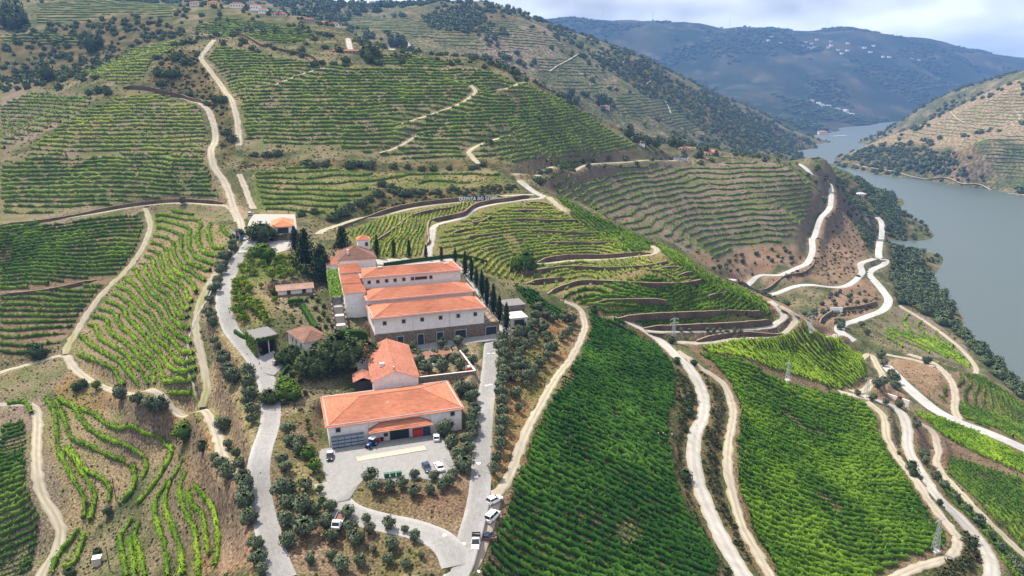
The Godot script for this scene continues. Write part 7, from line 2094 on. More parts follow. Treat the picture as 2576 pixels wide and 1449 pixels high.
	for k in 1500:
		var at := Vector3(-0.1, rng.randf_range(0.0, 7.3), rng.randf_range(-10.0, 0.1))
		var out := Vector3.LEFT
		if k % 4 == 0:
			at = Vector3(rng.randf_range(0.0, 7.3), rng.randf_range(5.9, 7.3), 0.15)
			out = Vector3.BACK
		elif k % 9 == 0:
			at = Vector3(7.2, rng.randf_range(3.0, 7.3), rng.randf_range(-10.0, 0.1))
			out = Vector3.RIGHT
		var yellow := 1.0 if rng.randf() < 0.5 and k % 4 else 0.15
		leaf(at + out * rng.randf() * 0.3, 0.34, (out + Vector3.UP * 0.5).normalized(), Color(0.05, 0.11, 0.02).lerp(Color(0.22, 0.25, 0.03), yellow * rng.randf()))
	part("ivy", leaf_mesh(M.leaf), null, o)
	st = tool()
	box(st, Vector3(1.8, 1.0, -6.5), Vector3(1.6, 2.0, 1.6))
	box(st, Vector3(3.2, 0.6, -7.5), Vector3(1.2, 1.2, 1.2))
	part("stacked_pallets", done(st), M.wood, o)
	o = thing("tank_trailer", Vector3(-74.0, 94.6, -210.0), 0.9, "small steel tank trailer parked in front of the ivy shed", "trailer")
	st = tool()
	bar(st, Vector3(-1.3, 1.1, 0), Vector3(1.3, 1.1, 0), 0.65, 0.65, 12)
	part("tank", done(st), M.steel, o)
	st = tool()
	box(st, Vector3(0.3, 0.45, 0), Vector3(3.4, 0.15, 0.9))
	part("chassis", done(st), M.red_paint, o)
	for z in [-0.6, 0.6]:
		st = tool()
		bar(st, Vector3(-0.4, 0.4, z - 0.1), Vector3(-0.4, 0.4, z + 0.1), 0.4, 0.4, 12)
		part("wheel", done(st), M.rubber, o)
	# stone block and white tasting room right of the cypress road
	o = thing("stone_block", Vector3(-2.5, 92.3, -262.5), AXIS, "square schist building right of the cypress road", "building")
	walls(o, Vector3(4.0, 2.0, -4.0), Vector3(8.0, 6.0, 8.0), M.schist)
	walls(o, Vector3(4.0, 5.1, -4.0), Vector3(8.4, 0.3, 8.4), M.slate, "roof")
	o = thing("white_annex", Vector3(-0.8, 92.2, -253.5), AXIS, "low white flat roofed annex with a wide dark opening", "building")
	walls(o, Vector3(3.5, 1.2, -4.0), Vector3(7.0, 3.4, 7.6), M.concrete)
	walls(o, Vector3(3.5, 3.05, -4.0), Vector3(7.5, 0.3, 8.0), M.concrete, "roof")
	opening(o, "door", Vector3(3.8, 1.2, -0.17), 4.0, 2.4, M.dark)
	# hut
	var hx_ := -118.7
	var hz_ := -175.4
	o = thing("stone_hut", Vector3(hx_, hy(hx_, hz_), hz_), 0.3, "tiny grey hut with a pale flat roof in the bottom left corner", "hut")
	walls(o, Vector3(0, 1.0, 0), Vector3(2.0, 2.6, 1.8), M.concrete)
	walls(o, Vector3(0, 2.4, 0), Vector3(2.3, 0.2, 2.1), M.letter, "roof")
	# houses farther off
	for h in [
		[-380, -955, 14.0, 9.0, 5.5, "yellow house with orange roof on the village ridge", Color(0.75, 0.52, 0.2)], [-350, -950, 16.0, 9.0, 6.0, "white and orange house left of the yellow one in the village", Color(0.75, 0.72, 0.68)],
		[-405, -962, 12.0, 8.0, 5.0, "grey white house at the left end of the village", Color(0.66, 0.63, 0.6)], [-322, -940, 12.0, 10.0, 7.5, "tall white house in the middle of the village ridge", Color(0.8, 0.79, 0.78)],
		[-307, -925, 11.0, 8.0, 6.0, "white house with orange roof beside the tall one", Color(0.8, 0.78, 0.76)], [-288, -915, 17.0, 9.0, 4.0, "long orange roofed house at the right end of the village", Color(0.6, 0.5, 0.42)],
		[-245, -895, 13.0, 9.0, 4.5, "house with wide pyramid roof below the village", Color(0.35, 0.3, 0.27)], [-224, -880, 11.0, 10.0, 4.0, "grey gabled barn on the ridge right of the pyramid roofed house", Color(0.5, 0.5, 0.5)],
		[-208, -868, 10.0, 7.0, 4.5, "small white and red house on the ridge", Color(0.75, 0.72, 0.7)], [122, -727, 11.0, 7.0, 4.5, "white house among trees at the foot of the big hill", Color(0.8, 0.78, 0.76)],
		[198, -768, 24.0, 15.0, 3.5, "large pink roofed farmhouse above the far navy sign", Color(0.7, 0.62, 0.56)], [178, -775, 14.0, 8.0, 3.0, "small pink roofed outbuilding left of the large farmhouse", Color(0.6, 0.5, 0.44)],
		[1110, -2640, 32.0, 14.0, 8.0, "white and red riverside building at the far bend", Color(0.72, 0.55, 0.5)], [-158, -652, 33.0, 7.0, 2.8, "long low building with pale orange roof on the hill brow", Color(0.34, 0.28, 0.25)],
		[452, -935, 13.0, 8.0, 3.2, "low white boathouse by the riverside trees", Color(0.8, 0.8, 0.8)], [145, -1228, 18.0, 9.0, 4.0, "pinkish house under tall trees in the side valley", Color(0.6, 0.5, 0.45)],
	]:
		var wide: float = h[2]
		var deep: float = h[3]
		var y := 1e9
		for k in 4:
			y = minf(y, hy(h[0] + (wide if k & 1 else 0.0), h[1] - (deep if k & 2 else 0.0)))
		y = maxf(y, hy(h[0] + wide / 2, h[1]) - 0.6)
		if h[0] > 1000:
			y = maxf(y, 2.0)
		o = thing("distant_house", Vector3(h[0], y, h[1]), 0.1, h[5], "house")
		var m := plain(h[6].linear_to_srgb(), 0.9)
		walls(o, Vector3(wide / 2, h[4] / 2 - 1.5, -deep / 2), Vector3(wide, h[4] + 3.0, deep), m)
		var tint := Color(0.66, 0.30, 0.19) if h[6].r > 0.45 else Color(0.55, 0.27, 0.17)
		if h[0] == 452:
			tint = Color(0.7, 0.69, 0.68)
		hip_roof(o, wide, deep, h[4], deep * 0.2, 0.5, tint, [true, true], false)
		for k in int(wide / 3.2):
			opening(o, "window", Vector3(1.8 + k * 3.2, h[4] * 0.6, 0.04), 1.1, 1.4, M.shutter, "front", 0.1)
	# houses of the far mountain villages
	rng.seed = 8
	for k in 46:
		var cl: Array = [[1750, -4450, 260, 90], [2150, -4500, 300, 110], [2330, -3650, 260, 30], [1500, -3500, 120, 50]][k % 4]
		var x: float = cl[0] + rng.randf_range(-1, 1) * cl[2]
		var z: float = cl[1] + rng.randf_range(-1, 1) * cl[3]
		o = thing("village_house", Vector3(x, hy(x, z), z), rng.randf() * 0.6, "tiny pale house of a village on the far mountain", "house", "houses of the far mountain villages")
		walls(o, Vector3(0, 3, 0), Vector3(rng.randf_range(12, 24), 10, 12), M.plaster)
		walls(o, Vector3(0, 8.8, 0), Vector3(20, 1.6, 13), M.tile, "roof")

# ---------------------------------------------------------------- vehicles
func section(z: float, y0: float, y1: float, w0: float, w1: float) -> Array:
	# a rounded cross section of a car body, at length z
	var m := (y0 + y1) / 2.0
	return [Vector3(-w0 * 0.9, y0, z), Vector3(-w0, y0 + 0.15, z), Vector3(-w0, m, z), Vector3(-w1, y1 - 0.06, z), Vector3(-w1 * 0.88, y1, z), Vector3(w1 * 0.88, y1, z), Vector3(w1, y1 - 0.06, z), Vector3(w0, m, z), Vector3(w0, y0 + 0.15, z), Vector3(w0 * 0.9, y0, z)]

func wheels(o: Node3D, half: float, zs: Array, r: float) -> void:
	for z in zs:
		for s in [-1.0, 1.0]:
			var st := tool()
			bar(st, Vector3(s * (half - 0.22), r, z), Vector3(s * half, r, z), r, r, 14)
			var w := part("wheel", done(st), M.rubber, o)
			st = tool()
			bar(st, Vector3(s * (half - 0.1), r, z), Vector3(s * (half + 0.012), r, z), r * 0.62, r * 0.58, 10)
			part("rim", done(st), M.rim, w)

func car(called: String, label: String, x: float, z: float, turn: float, paint: Material, kind: String, roof: Material = null) -> Node3D:
	# nose at +z of the car's own frame
	var l: float = {"small": 3.9, "hatch": 4.2, "sedan": 4.6, "suv": 4.4, "van": 4.8, "pickup": 5.2}[kind]
	var hw: float = {"small": 0.83, "hatch": 0.87, "sedan": 0.9, "suv": 0.91, "van": 0.92, "pickup": 0.9}[kind]
	var belt: float = {"small": 0.95, "hatch": 0.92, "sedan": 0.9, "suv": 1.0, "van": 1.1, "pickup": 1.05}[kind]
	var top: float = {"small": 1.5, "hatch": 1.48, "sedan": 1.42, "suv": 1.62, "van": 1.98, "pickup": 1.75}[kind]
	var y := hy(x, z) + 0.2
	var o := thing(called, Vector3(x, y, z), turn, label, "car" if kind != "van" and kind != "pickup" else kind)
	var f := l / 2.0
	var nose: float = belt - 0.14
	var st := tool()
	st.set_smooth_group(-1)
	loft(st, [section(-f, 0.35, belt - 0.12, hw * 0.86, hw * 0.8), section(-f + 0.12, 0.22, belt, hw * 0.97, hw * 0.9), section(-f + 1.0, 0.2, belt, hw, hw * 0.94), section(0.3, 0.2, belt, hw, hw * 0.94), section(f - 1.15, 0.2, belt - 0.02, hw, hw * 0.93), section(f - 0.35, 0.22, nose, hw * 0.97, hw * 0.86), section(f, 0.34, nose - 0.18, hw * 0.8, hw * 0.7)])
	part("body", done(st), paint, o)
	var back := -f + (0.15 if kind in ["van", "hatch", "small", "suv"] else 0.75)
	var front := f - (0.75 if kind == "van" else 1.2)
	if kind == "pickup":
		back = -0.65
	st = tool()
	var in_ := 0.16
	loft(st, [section(back, belt - 0.05, belt + 0.02, hw * 0.92, hw * 0.9), section(back + (0.12 if kind == "van" else 0.4), belt - 0.05, top - 0.05, hw * 0.92, hw - in_), section(front - 0.95, belt - 0.05, top - 0.05, hw * 0.92, hw - in_), section(front, belt - 0.05, belt + 0.02, hw * 0.92, hw * 0.88)])
	part("windows", done(st), M.glass, o)
	st = tool()
	var rz0 := back + (0.10 if kind == "van" else 0.42)
	var rz1 := front - 0.93
	loft(st, [section(rz0, top - 0.09, top - 0.02, hw - in_ + 0.02, hw - in_ - 0.06), section((rz0 + rz1) / 2, top - 0.09, top + 0.03, hw - in_ + 0.03, hw - in_ - 0.04), section(rz1, top - 0.09, top - 0.02, hw - in_ + 0.02, hw - in_ - 0.06)])
	part("roof", done(st), roof if roof else paint, o)
	st = tool()
	for s in [-1.0, 1.0]:
		for zz in [[rz0 - 0.05, -0.3], [(rz0 + rz1) / 2, 0.0], [rz1 + 0.02, 0.55]]:
			bar(st, Vector3(s * hw * 0.925, belt, zz[0] + zz[1]), Vector3(s * (hw - in_ + 0.02), top - 0.05, zz[0]), 0.05, 0.045, 5)
	part("pillars", done(st), paint, o)
	for s in [-1.0, 1.0]:
		st = tool()
		box(st, Vector3(s * hw * 0.66, nose - 0.14, f - 0.12), Vector3(0.32, 0.16, 0.2))
		part("headlight", done(st), M.lamp, o)
		st = tool()
		box(st, Vector3(s * hw * 0.74, belt - 0.2, -f + 0.05), Vector3(0.22, 0.2, 0.14))
		part("tail_light", done(st), M.red_paint, o)
		st = tool()
		box(st, Vector3(s * (hw + 0.08), belt + 0.08, front - 0.35), Vector3(0.18, 0.13, 0.1))
		part("mirror", done(st), paint, o)
	if kind == "pickup":
		st = tool()
		for s in [-1.0, 1.0]:
			box(st, Vector3(s * hw * 0.95, belt + 0.12, -1.65), Vector3(0.06, 0.4, 1.85))
		box(st, Vector3(0, belt + 0.02, -1.65), Vector3(hw * 1.8, 0.04, 1.8))
		box(st, Vector3(0, belt + 0.12, -f + 0.05), Vector3(hw * 1.9, 0.4, 0.06))
		for s in [-0.8, 0.0, 0.8]:
			bar(st, Vector3(s, belt, -0.75), Vector3(s, top + 0.1, -0.75), 0.03, 0.03, 5)
		bar(st, Vector3(-0.85, top + 0.1, -0.75), Vector3(0.85, top + 0.1, -0.75), 0.03, 0.03, 5)
		part("load_bed", done(st), M.rubber, o)
	wheels(o, hw, [-f + 0.85, f - 0.9], 0.33 if kind != "pickup" else 0.38)
	return o

func build_vehicles() -> void:
	car("parked_car", "small black car with a white roof at the left side of the lot", -47.0, -165.6, 0.18, M.black_paint, "small", M.white_paint)
	car("parked_car", "white hatchback parked nose in beside the olive tree by the warehouse", -20.6, -176.3, PI + 0.12, M.white_paint, "hatch")
	car("parked_car", "dark blue hatchback parked beside the white saloon", -21.4, -160.6, 0.42, M.blue_paint, "hatch")
	car("parked_car", "white saloon parked beside the dark blue hatchback", -18.4, -161.2, PI + 0.40, M.white_paint, "sedan")
	car("parked_car", "white sport utility car on the sandy verge, uphill of the white van", -4.2, -149.6, PI - 0.85, M.white_paint, "suv")
	car("parked_van", "white passenger van on the sandy verge of the drive", -4.5, -144.0, PI - 0.52, M.white_paint, "van")
	car("pickup_truck", "white pickup with a dark load bed at the drive's edge", -7.9, -134.6, 0.0, M.white_paint, "pickup")
	car("parked_car", "blue car with white roof beside the white gate square", -134.4, -363.0, 0.3, M.blue_paint, "suv", M.white_paint)
	car("moving_car", "dark car on the upper bend of the riverside roads", 296.2, -590.2, 0.5, M.black_paint, "hatch")
	# flatbed truck among the olives
	var x := -38.6
	var z := -138.0
	var o := thing("flatbed_truck", Vector3(x, hy(x, z) + 0.25, z), -0.06, "white cab flatbed truck with an empty red brown bed among the olives", "truck")
	var st := tool()
	box(st, Vector3(0, 0.85, -1.9), Vector3(2.05, 0.12, 4.2))
	part("bed_floor", done(st), M.rust, o)
	st = tool()
	for s in [-1.0, 1.0]:
		box(st, Vector3(s * 1.03, 1.1, -1.9), Vector3(0.05, 0.42, 4.2))
	box(st, Vector3(0, 1.1, -4.0), Vector3(2.05, 0.42, 0.05))
	box(st, Vector3(0, 1.3, 0.22), Vector3(2.05, 0.8, 0.06))
	part("bed_sides", done(st), M.steel, o)
	st = tool()
	box(st, Vector3(0.35, 0.95, -0.5), Vector3(1.3, 0.06, 0.8), 0.6)
	part("loose_board", done(st), M.letter, o)
	st = tool()
	loft(st, [section(0.35, 0.5, 2.1, 0.95, 0.88), section(1.3, 0.5, 2.12, 0.96, 0.86), section(1.75, 0.5, 1.35, 0.96, 0.92), section(2.0, 0.5, 1.15, 0.92, 0.86)])
	part("cab", done(st), M.white_paint, o)
	st = tool()
	quad(st, Vector3(-0.80, 1.32, 1.80), Vector3(-0.74, 2.02, 1.38), Vector3(0.74, 2.02, 1.38), Vector3(0.80, 1.32, 1.80))
	part("windscreen", done(st), M.glass, o)
	st = tool()
	box(st, Vector3(0, 0.62, 2.0), Vector3(1.8, 0.25, 0.12))
	part("bumper", done(st), M.rubber, o)
	for s in [-1.0, 1.0]:
		st = tool()
		box(st, Vector3(s * 0.7, 0.9, 2.0), Vector3(0.3, 0.18, 0.1))
		part("headlight", done(st), M.lamp, o)
	wheels(o, 0.98, [-2.8, 1.1], 0.42)
	# tractor
	x = -37.4
	z = -171.8
	o = thing("tractor", Vector3(x, hy(x, z) + 0.2, z), PI + 2.72, "blue tractor with a white cab roof and a red implement behind it", "tractor")
	st = tool()
	loft(st, [section(0.1, 0.8, 1.5, 0.38, 0.34), section(1.5, 0.8, 1.45, 0.36, 0.3), section(1.85, 0.8, 1.3, 0.32, 0.28)])
	part("bonnet", done(st), M.tractor_blue, o)
	st = tool()
	loft(st, [section(-1.2, 1.0, 2.2, 0.72, 0.62), section(0.2, 0.9, 2.2, 0.66, 0.6)])
	part("cab", done(st), M.glass, o)
	st = tool()
	box(st, Vector3(0, 2.32, -0.5), Vector3(1.5, 0.2, 1.7))
	part("cab_roof", done(st), M.white_paint, o)
	for s in [-1.0, 1.0]:
		st = tool()
		bar(st, Vector3(s * 0.55, 0.78, -0.7), Vector3(s * 0.98, 0.78, -0.7), 0.78, 0.78, 16)
		var w := part("rear_wheel", done(st), M.rubber, o)
		st = tool()
		bar(st, Vector3(s * 0.8, 0.78, -0.7), Vector3(s * 1.0, 0.78, -0.7), 0.4, 0.38, 10)
		part("rim", done(st), M.rim, w)
		st = tool()
		bar(st, Vector3(s * 0.5, 0.5, 1.35), Vector3(s * 0.8, 0.5, 1.35), 0.5, 0.5, 14)
		w = part("front_wheel", done(st), M.rubber, o)
		st = tool()
		bar(st, Vector3(s * 0.7, 0.5, 1.35), Vector3(s * 0.82, 0.5, 1.35), 0.25, 0.24, 10)
		part("rim", done(st), M.rim, w)
		st = tool()
		box(st, Vector3(s * 0.76, 1.6, -0.7), Vector3(0.42, 0.08, 1.3))
		part("mudguard", done(st), M.tractor_blue, o)
	st = tool()
	loft(st, [section(-3.2, 0.3, 0.95, 0.85, 0.8), section(-2.2, 0.3, 1.1, 0.85, 0.8)])
	part("implement", done(st), M.red_paint, o)
	st = tool()
	bar(st, Vector3(-0.3, 0.8, -2.2), Vector3(-0.2, 0.9, -1.2), 0.06, 0.06)
	bar(st, Vector3(0.3, 0.8, -2.2), Vector3(0.2, 0.9, -1.2), 0.06, 0.06)
	part("hitch", done(st), M.steel, o)
	# loaded wooden trailer by the drive
	x = -5.0
	z = -137.4
	o = thing("loaded_trailer", Vector3(x, hy(x, z) + 0.2, z), 0.05, "low brown trailer heaped with dark sacks beside the sandy verge", "trailer")
	st = tool()
	box(st, Vector3(0, 0.5, 0), Vector3(3.2, 0.35, 1.5))
	box(st, Vector3(0, 0.75, 0.73), Vector3(3.2, 0.4, 0.06))
	part("load_bed", done(st), M.rust, o)
	st = tool()
	rng.seed = 3
	for k in 16:
		var c := Vector3(rng.randf_range(-1.4, 1.4), rng.randf_range(0.75, 1.15), rng.randf_range(-1.1, 0.4))
		box(st, c, Vector3(rng.randf_range(0.4, 0.9), rng.randf_range(0.2, 0.45), rng.randf_range(0.4, 0.8)), rng.randf() * 3.0)
	part("sacks", done(st), M.navy, o)
	wheels(o, 0.8, [-0.3], 0.3)

# ---------------------------------------------------------------- small structures
func pylon(x: float, z: float, tall: float, label: String, arms: int) -> void:
	var o := thing("lattice_pylon", Vector3(x, hy(x, z), z), 0.35, label, "pylon")
	var st := tool()
	box(st, Vector3(0, 0.2, 0), Vector3(2.2, 0.8, 2.2))
	part("footing", done(st), M.concrete, o)
	var w0 := 0.85
	var w1 := 0.22
	st = tool()
	for a in [-1.0, 1.0]:
		for b in [-1.0, 1.0]:
			bar(st, Vector3(a * w0, 0.4, b * w0), Vector3(a * w1, tall, b * w1), 0.07, 0.06, 4)
	part("legs", done(st), M.steel, o)
	st = tool()
	var n := 8
	for k in n:
		var t0 := float(k) / n
		var t1 := float(k + 1) / n
		var a0 := lerpf(w0, w1, t0)
		var a1 := lerpf(w0, w1, t1)
		for q in 4:
			var c0 := Vector3(1, 0, 1).rotated(Vector3.UP, q * PI / 2)
			var c1 := Vector3(1, 0, 1).rotated(Vector3.UP, (q + 1) * PI / 2)
			bar(st, c0 * a0 + Vector3.UP * tall * t0, c1 * a1 + Vector3.UP * tall * t1, 0.045, 0.045, 4)
			bar(st, c1 * a0 + Vector3.UP * tall * t0, c0 * a1 + Vector3.UP * tall * t1, 0.045, 0.045, 4)
	part("lattice", done(st), M.steel, o)
	for k in arms:
		st = tool()
		var y := tall - 0.3 - k * 1.7
		bar(st, Vector3(-1.9, y, 0), Vector3(1.9, y, 0), 0.07, 0.07, 4)
		bar(st, Vector3(-1.9, y, 0), Vector3(0, y + 0.6, 0), 0.05, 0.05, 4)
		bar(st, Vector3(1.9, y, 0), Vector3(0, y + 0.6, 0), 0.05, 0.05, 4)
		var arm := part("cross_arm", done(st), M.steel, o)
		for s in [-1.8, 0.0, 1.8]:
			st = tool()
			bar(st, Vector3(s, y, 0), Vector3(s, y - 0.55, 0), 0.07, 0.07, 5)
			part("insulator", done(st), M.letter, arm)

func sign_board(called: String, x: float, y: float, z: float, turn: float, w: float, h: float, words: String, size: float, label: String, narrow := 1.0) -> void:
	var o := thing(called, Vector3(x, y, z), turn, label, "sign")
	var st := tool()
	box(st, Vector3(0, 0, 0), Vector3(w, h, 0.2))
	part("board", done(st), M.navy, o)
	st = tool()
	for k in 5:
		var px := -w / 2 + w * (k + 0.5) / 5
		bar(st, Vector3(px, -h / 2 - 1.0, -0.2), Vector3(px, h / 2, -0.2), 0.07, 0.07)
	part("posts", done(st), M.steel, o)
	var t := TextMesh.new()
	var font := SystemFont.new()
	font.font_names = PackedStringArray(["Droid Sans"])
	font.font_weight = 700
	t.font = font
	t.text = words
	t.font_size = 64
	t.pixel_size = size / 46.0
	t.depth = 0.12
	t.material = M.letter
	var m := MeshInstance3D.new()
	m.name = "lettering"
	m.mesh = t
	o.add_child(m)
	m.position = Vector3(0, 0, 0.17)
	m.scale.x = narrow

func build_details() -> void:
	rng.seed = 12
	sign_board("hillside_sign", -18.6, 118.7, -392.5, 0.17, 14.4, 2.9, "QUINTA DO SEIXO", 1.95, "long navy sign with white capital letters on the terrace wall", 0.92)
	sign_board("far_sign", 173.5, 104.4, -743.0, 0.10, 12.6, 4.2, "SANDEMAN", 3.3, "navy sign with tall white letters on the far ridge road", 0.62)
	pylon(67.0, -280.1, 10.5, "lattice pylon beside the white gravel road below the walled terraces", 2)
	pylon(135.5, -307.1, 8.0, "thin lattice pylon at the edge of the hairpin field", 1)
	pylon(113.4, -272.9, 8.0, "lattice pylon in the middle of the bright field", 1)
	pylon(126.0, -183.4, 11.0, "tall lattice pylon in the bottom right vineyard", 1)
	pylon(152.2, -282.9, 9.0, "lattice pylon on the stony bank where the white road begins", 1)
	spots["pole"] = [Vector2(-145.2, -241.4), Vector2(-132.8, -274.2), Vector2(-124.1, -197.3), Vector2(-112.2, -170.3), Vector2(-140.0, -294.7), Vector2(146.8, -1227.0), Vector2(108.0, -690.0)]
	for q in [[-145.2, -241.4, 9.0], [-132.8, -274.2, 8.0], [-124.1, -197.3, 8.0], [-112.2, -170.3, 8.0], [-140.0, -294.7, 8.0], [146.8, -1227.0, 16.0], [108.0, -690.0, 15.0]]:
		var o := thing("utility_pole", Vector3(q[0], hy(q[0], q[1]), q[1]), 0.0, "thin dark utility pole, " + closest("pole", Vector2(q[0], q[1])), "utility pole", "utility poles in the vineyards")
		var st := tool()
		bar(st, Vector3(0, -0.5, 0), Vector3(0, q[2], 0), 0.13, 0.09)
		part("post", done(st), M.bark, o)
		st = tool()
		box(st, Vector3(0, q[2] - 0.4, 0), Vector3(1.4, 0.1, 0.1))
		part("cross_arm", done(st), M.bark, o)
	# wind turbines and masts on the mountain ridge
	for k in 7:
		var x: float = [560.0, 900.0, 1080.0, 1420.0, 2090.0, 2620.0, 1700.0][k]
		var z: float = -4700.0
		var top := -1e9
		for s in 30:
			var zz := -4300.0 - s * 30.0
			if (hy(x, zz) - 180.0) / -zz > top:
				top = (hy(x, zz) - 180.0) / -zz
				z = zz
		var o := thing("wind_turbine", Vector3(x, hy(x, z), z), 0.5 + k * 0.2, "tiny white wind turbine on the ridge of the far mountain", "wind turbine", "wind turbines on the far ridge")
		var st := tool()
		bar(st, Vector3(0, -3, 0), Vector3(0, 50, 0), 1.3, 0.8)
		part("tower", done(st), M.letter, o)
		for b in 3:
			st = tool()
			var an := b * TAU / 3 + k
			bar(st, Vector3(0, 50, 1.5), Vector3(sin(an) * 22, 50 + cos(an) * 22, 1.5), 0.9, 0.3, 4)
			part("blade", done(st), M.letter, o)
	# stairway up to the old house
	var a := Vector3(-59.5, 96.0, -236.0)
	var b := Vector3(-64.6, 101.0, -253.0)
	var c := Vector3(-70.6, 106.5, -272.5)
	var o := thing("stone_stairway", a, 0.0, "long stone stairway with landings rising to the old house", "stairs")
	for leg in [[a, b], [b, c]]:
		var dir: Vector3 = leg[1] - leg[0]
		var run := Vector2(dir.x, dir.z).length()
		var turn := atan2(-dir.x, -dir.z)
		var steps := 24
		for k in steps:
			# six treads and then a landing, over and over
			var group := k / 8
			var inner := k % 8
			var t0: float = (group + (minf(inner, 7) / 7.0) * 0.55) / 3.0
			var t1: float = (group + (minf(inner + 1, 7) / 7.0) * 0.55) / 3.0 if inner < 7 else (group + 1.0) / 3.0
			var lift: float = (group * 7.0 + minf(inner + 1, 7)) / 21.0 * dir.y
			var mid: Vector3 = leg[0] + dir * (t0 + t1) * 0.5
			mid.y = leg[0].y + lift - 0.6
			var st := tool()
			box(st, mid - a, Vector3(3.4, 1.2, run * (t1 - t0) + 0.02), turn)
			part("landing" if inner == 7 else "step", done(st), M.granite if inner == 7 else M.slate, o)
		for s in [-1.0, 1.0]:
			var st := tool()
			var n: Vector3 = Vector3(-dir.z, 0, dir.x).normalized() * s * 2.1
			for k in 6:
				var p: Vector3 = leg[0] + dir * ((k + 0.5) / 6.0) + n
				box(st, p - a + Vector3.UP * 0.1, Vector3(0.5, 2.6, run / 6.0 + 0.02), turn)
			part("side_wall", done(st), M.schist, o)
	# vine pergola over the upper flight
	o = thing("vine_pergola", b, 0.0, "pergola with a flat bright green vine roof over the stairway", "pergola")
	var d := c - b
	var side := Vector3(-d.z, 0, d.x).normalized()
	for k in 5:
		for s in [-1.0, 1.0]:
			var st := tool()
			var p: Vector3 = d * (0.02 + 0.22 * k) + side * s * 2.2
			bar(st, p, p + Vector3.UP * 3.0, 0.15, 0.15)
			part("post", done(st), M.granite, o)
	for s in [-1.0, 0.0, 1.0]:
		var st := tool()
		bar(st, d * 0.0 + side * s * 2.2 + Vector3.UP * 2.95, d * 0.94 + side * s * 2.2 + Vector3.UP * 2.95, 0.08, 0.08)
		part("beam", done(st), M.wood, o)
	for k in 2600:
		var p: Vector3 = d * rng.randf_range(-0.02, 0.97) + side * rng.randf_range(-2.5, 2.5) + Vector3.UP * (3.1 + rng.randf() * 0.35)
		leaf(p, 0.26, Vector3.UP, Color(0.07, 0.17, 0.012).lerp(Color(0.17, 0.31, 0.02), rng.randf()))
	part("vine_leaves", leaf_mesh(M.leaf), null, o)
	# hedges
	hedge([Vector2(-55.0, -298.0), Vector2(-44.0, -301.5), Vector2(-27.0, -306.0), Vector2(-11.0, -309.0)], 1.3, 1.8, "long clipped hedge behind the uppermost hall")
	hedge([Vector2(-59.5, -232.0), Vector2(-50.5, -235.0)], 3.4, 3.0, "broad dark hedge between the stairway and the lowest hall")
	hedge([Vector2(-87.6, -225.0), Vector2(-91.5, -228.0), Vector2(-95.5, -233.0)], 0.9, 1.6, "ivy covered wall running left from the ivy shed")
	hedge([Vector2(-71.5, -222.0), Vector2(-65.2, -212.0)], 0.8, 1.5, "low hedge climbing the side of the hipped cottage")
	hedge([Vector2(-75.5, -213.0), Vector2(-69.5, -207.5), Vector2(-71.0, -202.5)], 0.7, 1.6, "leafy green hedge curving round the shed yard")
	hedge([Vector2(-77.5, -252.0), Vector2(-72.5, -243.0), Vector2(-68.5, -236.0)], 2.2, 1.4, "dark shrubs along the left wall of the stairway")
	hedge([Vector2(-83.0, -253.5), Vector2(-78.0, -255.5)], 2.6, 1.6, "dark shrubs below the orchard cottage")
	# garden behind the gabled house
	o = thing("shade_canopy", Vector3(-33.5, 92.2, -219.6), AXIS, "two rusty cloth canopies on posts beside the lowest hall", "canopy")
	for k in 2:
		var st := tool()
		for i in 6:
			for j in 4:
				var q := []
				for m in [[0, 0], [0, 1], [1, 1], [1, 0]]:
					var u: float = (i + m[0]) / 6.0
					var v: float = (j + m[1]) / 4.0
					q.append(Vector3(k * 6.7 + u * 6.5, 3.0 - 0.5 * sin(u * PI) - v * 0.3, -v * 4.6 + 4.6))
				quad(st, q[0], q[1], q[2], q[3])
		part("cloth", done(st), M.rust, o)
	for k in 3:
		var st := tool()
		for v in [0.0, 4.6]:
			bar(st, Vector3(k * 6.6, 0, v), Vector3(k * 6.6, 3.1, v), 0.08, 0.08)
		bar(st, Vector3(k * 6.6, 3.05, 0), Vector3(k * 6.6, 3.05, 4.6), 0.07, 0.07)
		part("post", done(st), M.steel, o)
	for t in [[-29.0, -217.0, "table under the left canopy"], [-26.8, -211.4, "pale wooden table beside the planter"], [-27.6, -208.0, "long pale wooden table near the garden wall"], [-20.8, -210.0, "short wooden table on the right of the garden"]]:
		o = thing("garden_table", Vector3(t[0], hy(t[0], t[1]), t[1]), AXIS, "wooden garden table, " + t[2], "table")
		var st := tool()
		for k in 3:
			box(st, Vector3(0, 0.75, (k - 1) * 0.31), Vector3(2.4, 0.05, 0.29))
		part("table_top", done(st), M.wood, o)
		for s in [-1.0, 1.0]:
			st = tool()
			box(st, Vector3(s * 0.9, 0.36, 0), Vector3(0.12, 0.74, 0.7))
			part("leg", done(st), M.wood, o)
			st = tool()
			box(st, Vector3(0, 0.45, s * 0.85), Vector3(2.3, 0.06, 0.3))
			box(st, Vector3(0, 0.21, s * 0.85), Vector3(2.0, 0.42, 0.1))
			part("bench", done(st), M.wood, o)
	o = thing("stone_planter", Vector3(-25.2, 92.2, -217.0), AXIS, "square stone planter filled with green in the garden", "planter")
	for q in [[0, 2.0, 5.4, 0.4], [0, -2.0, 5.4, 0.4], [-2.5, 0, 0.4, 3.6], [2.5, 0, 0.4, 3.6]]:
		var st := tool()
		box(st, Vector3(q[0], 0.35, q[1]), Vector3(q[2], 1.0, q[3]))
		part("rim", done(st), M.letter, o)
	var st2 := tool()
	box(st2, Vector3(0, 0.3, 0), Vector3(4.6, 0.4, 3.6))
	part("plants", done(st2), plain(L(0.16, 0.2, 0.07), 0.9), o)
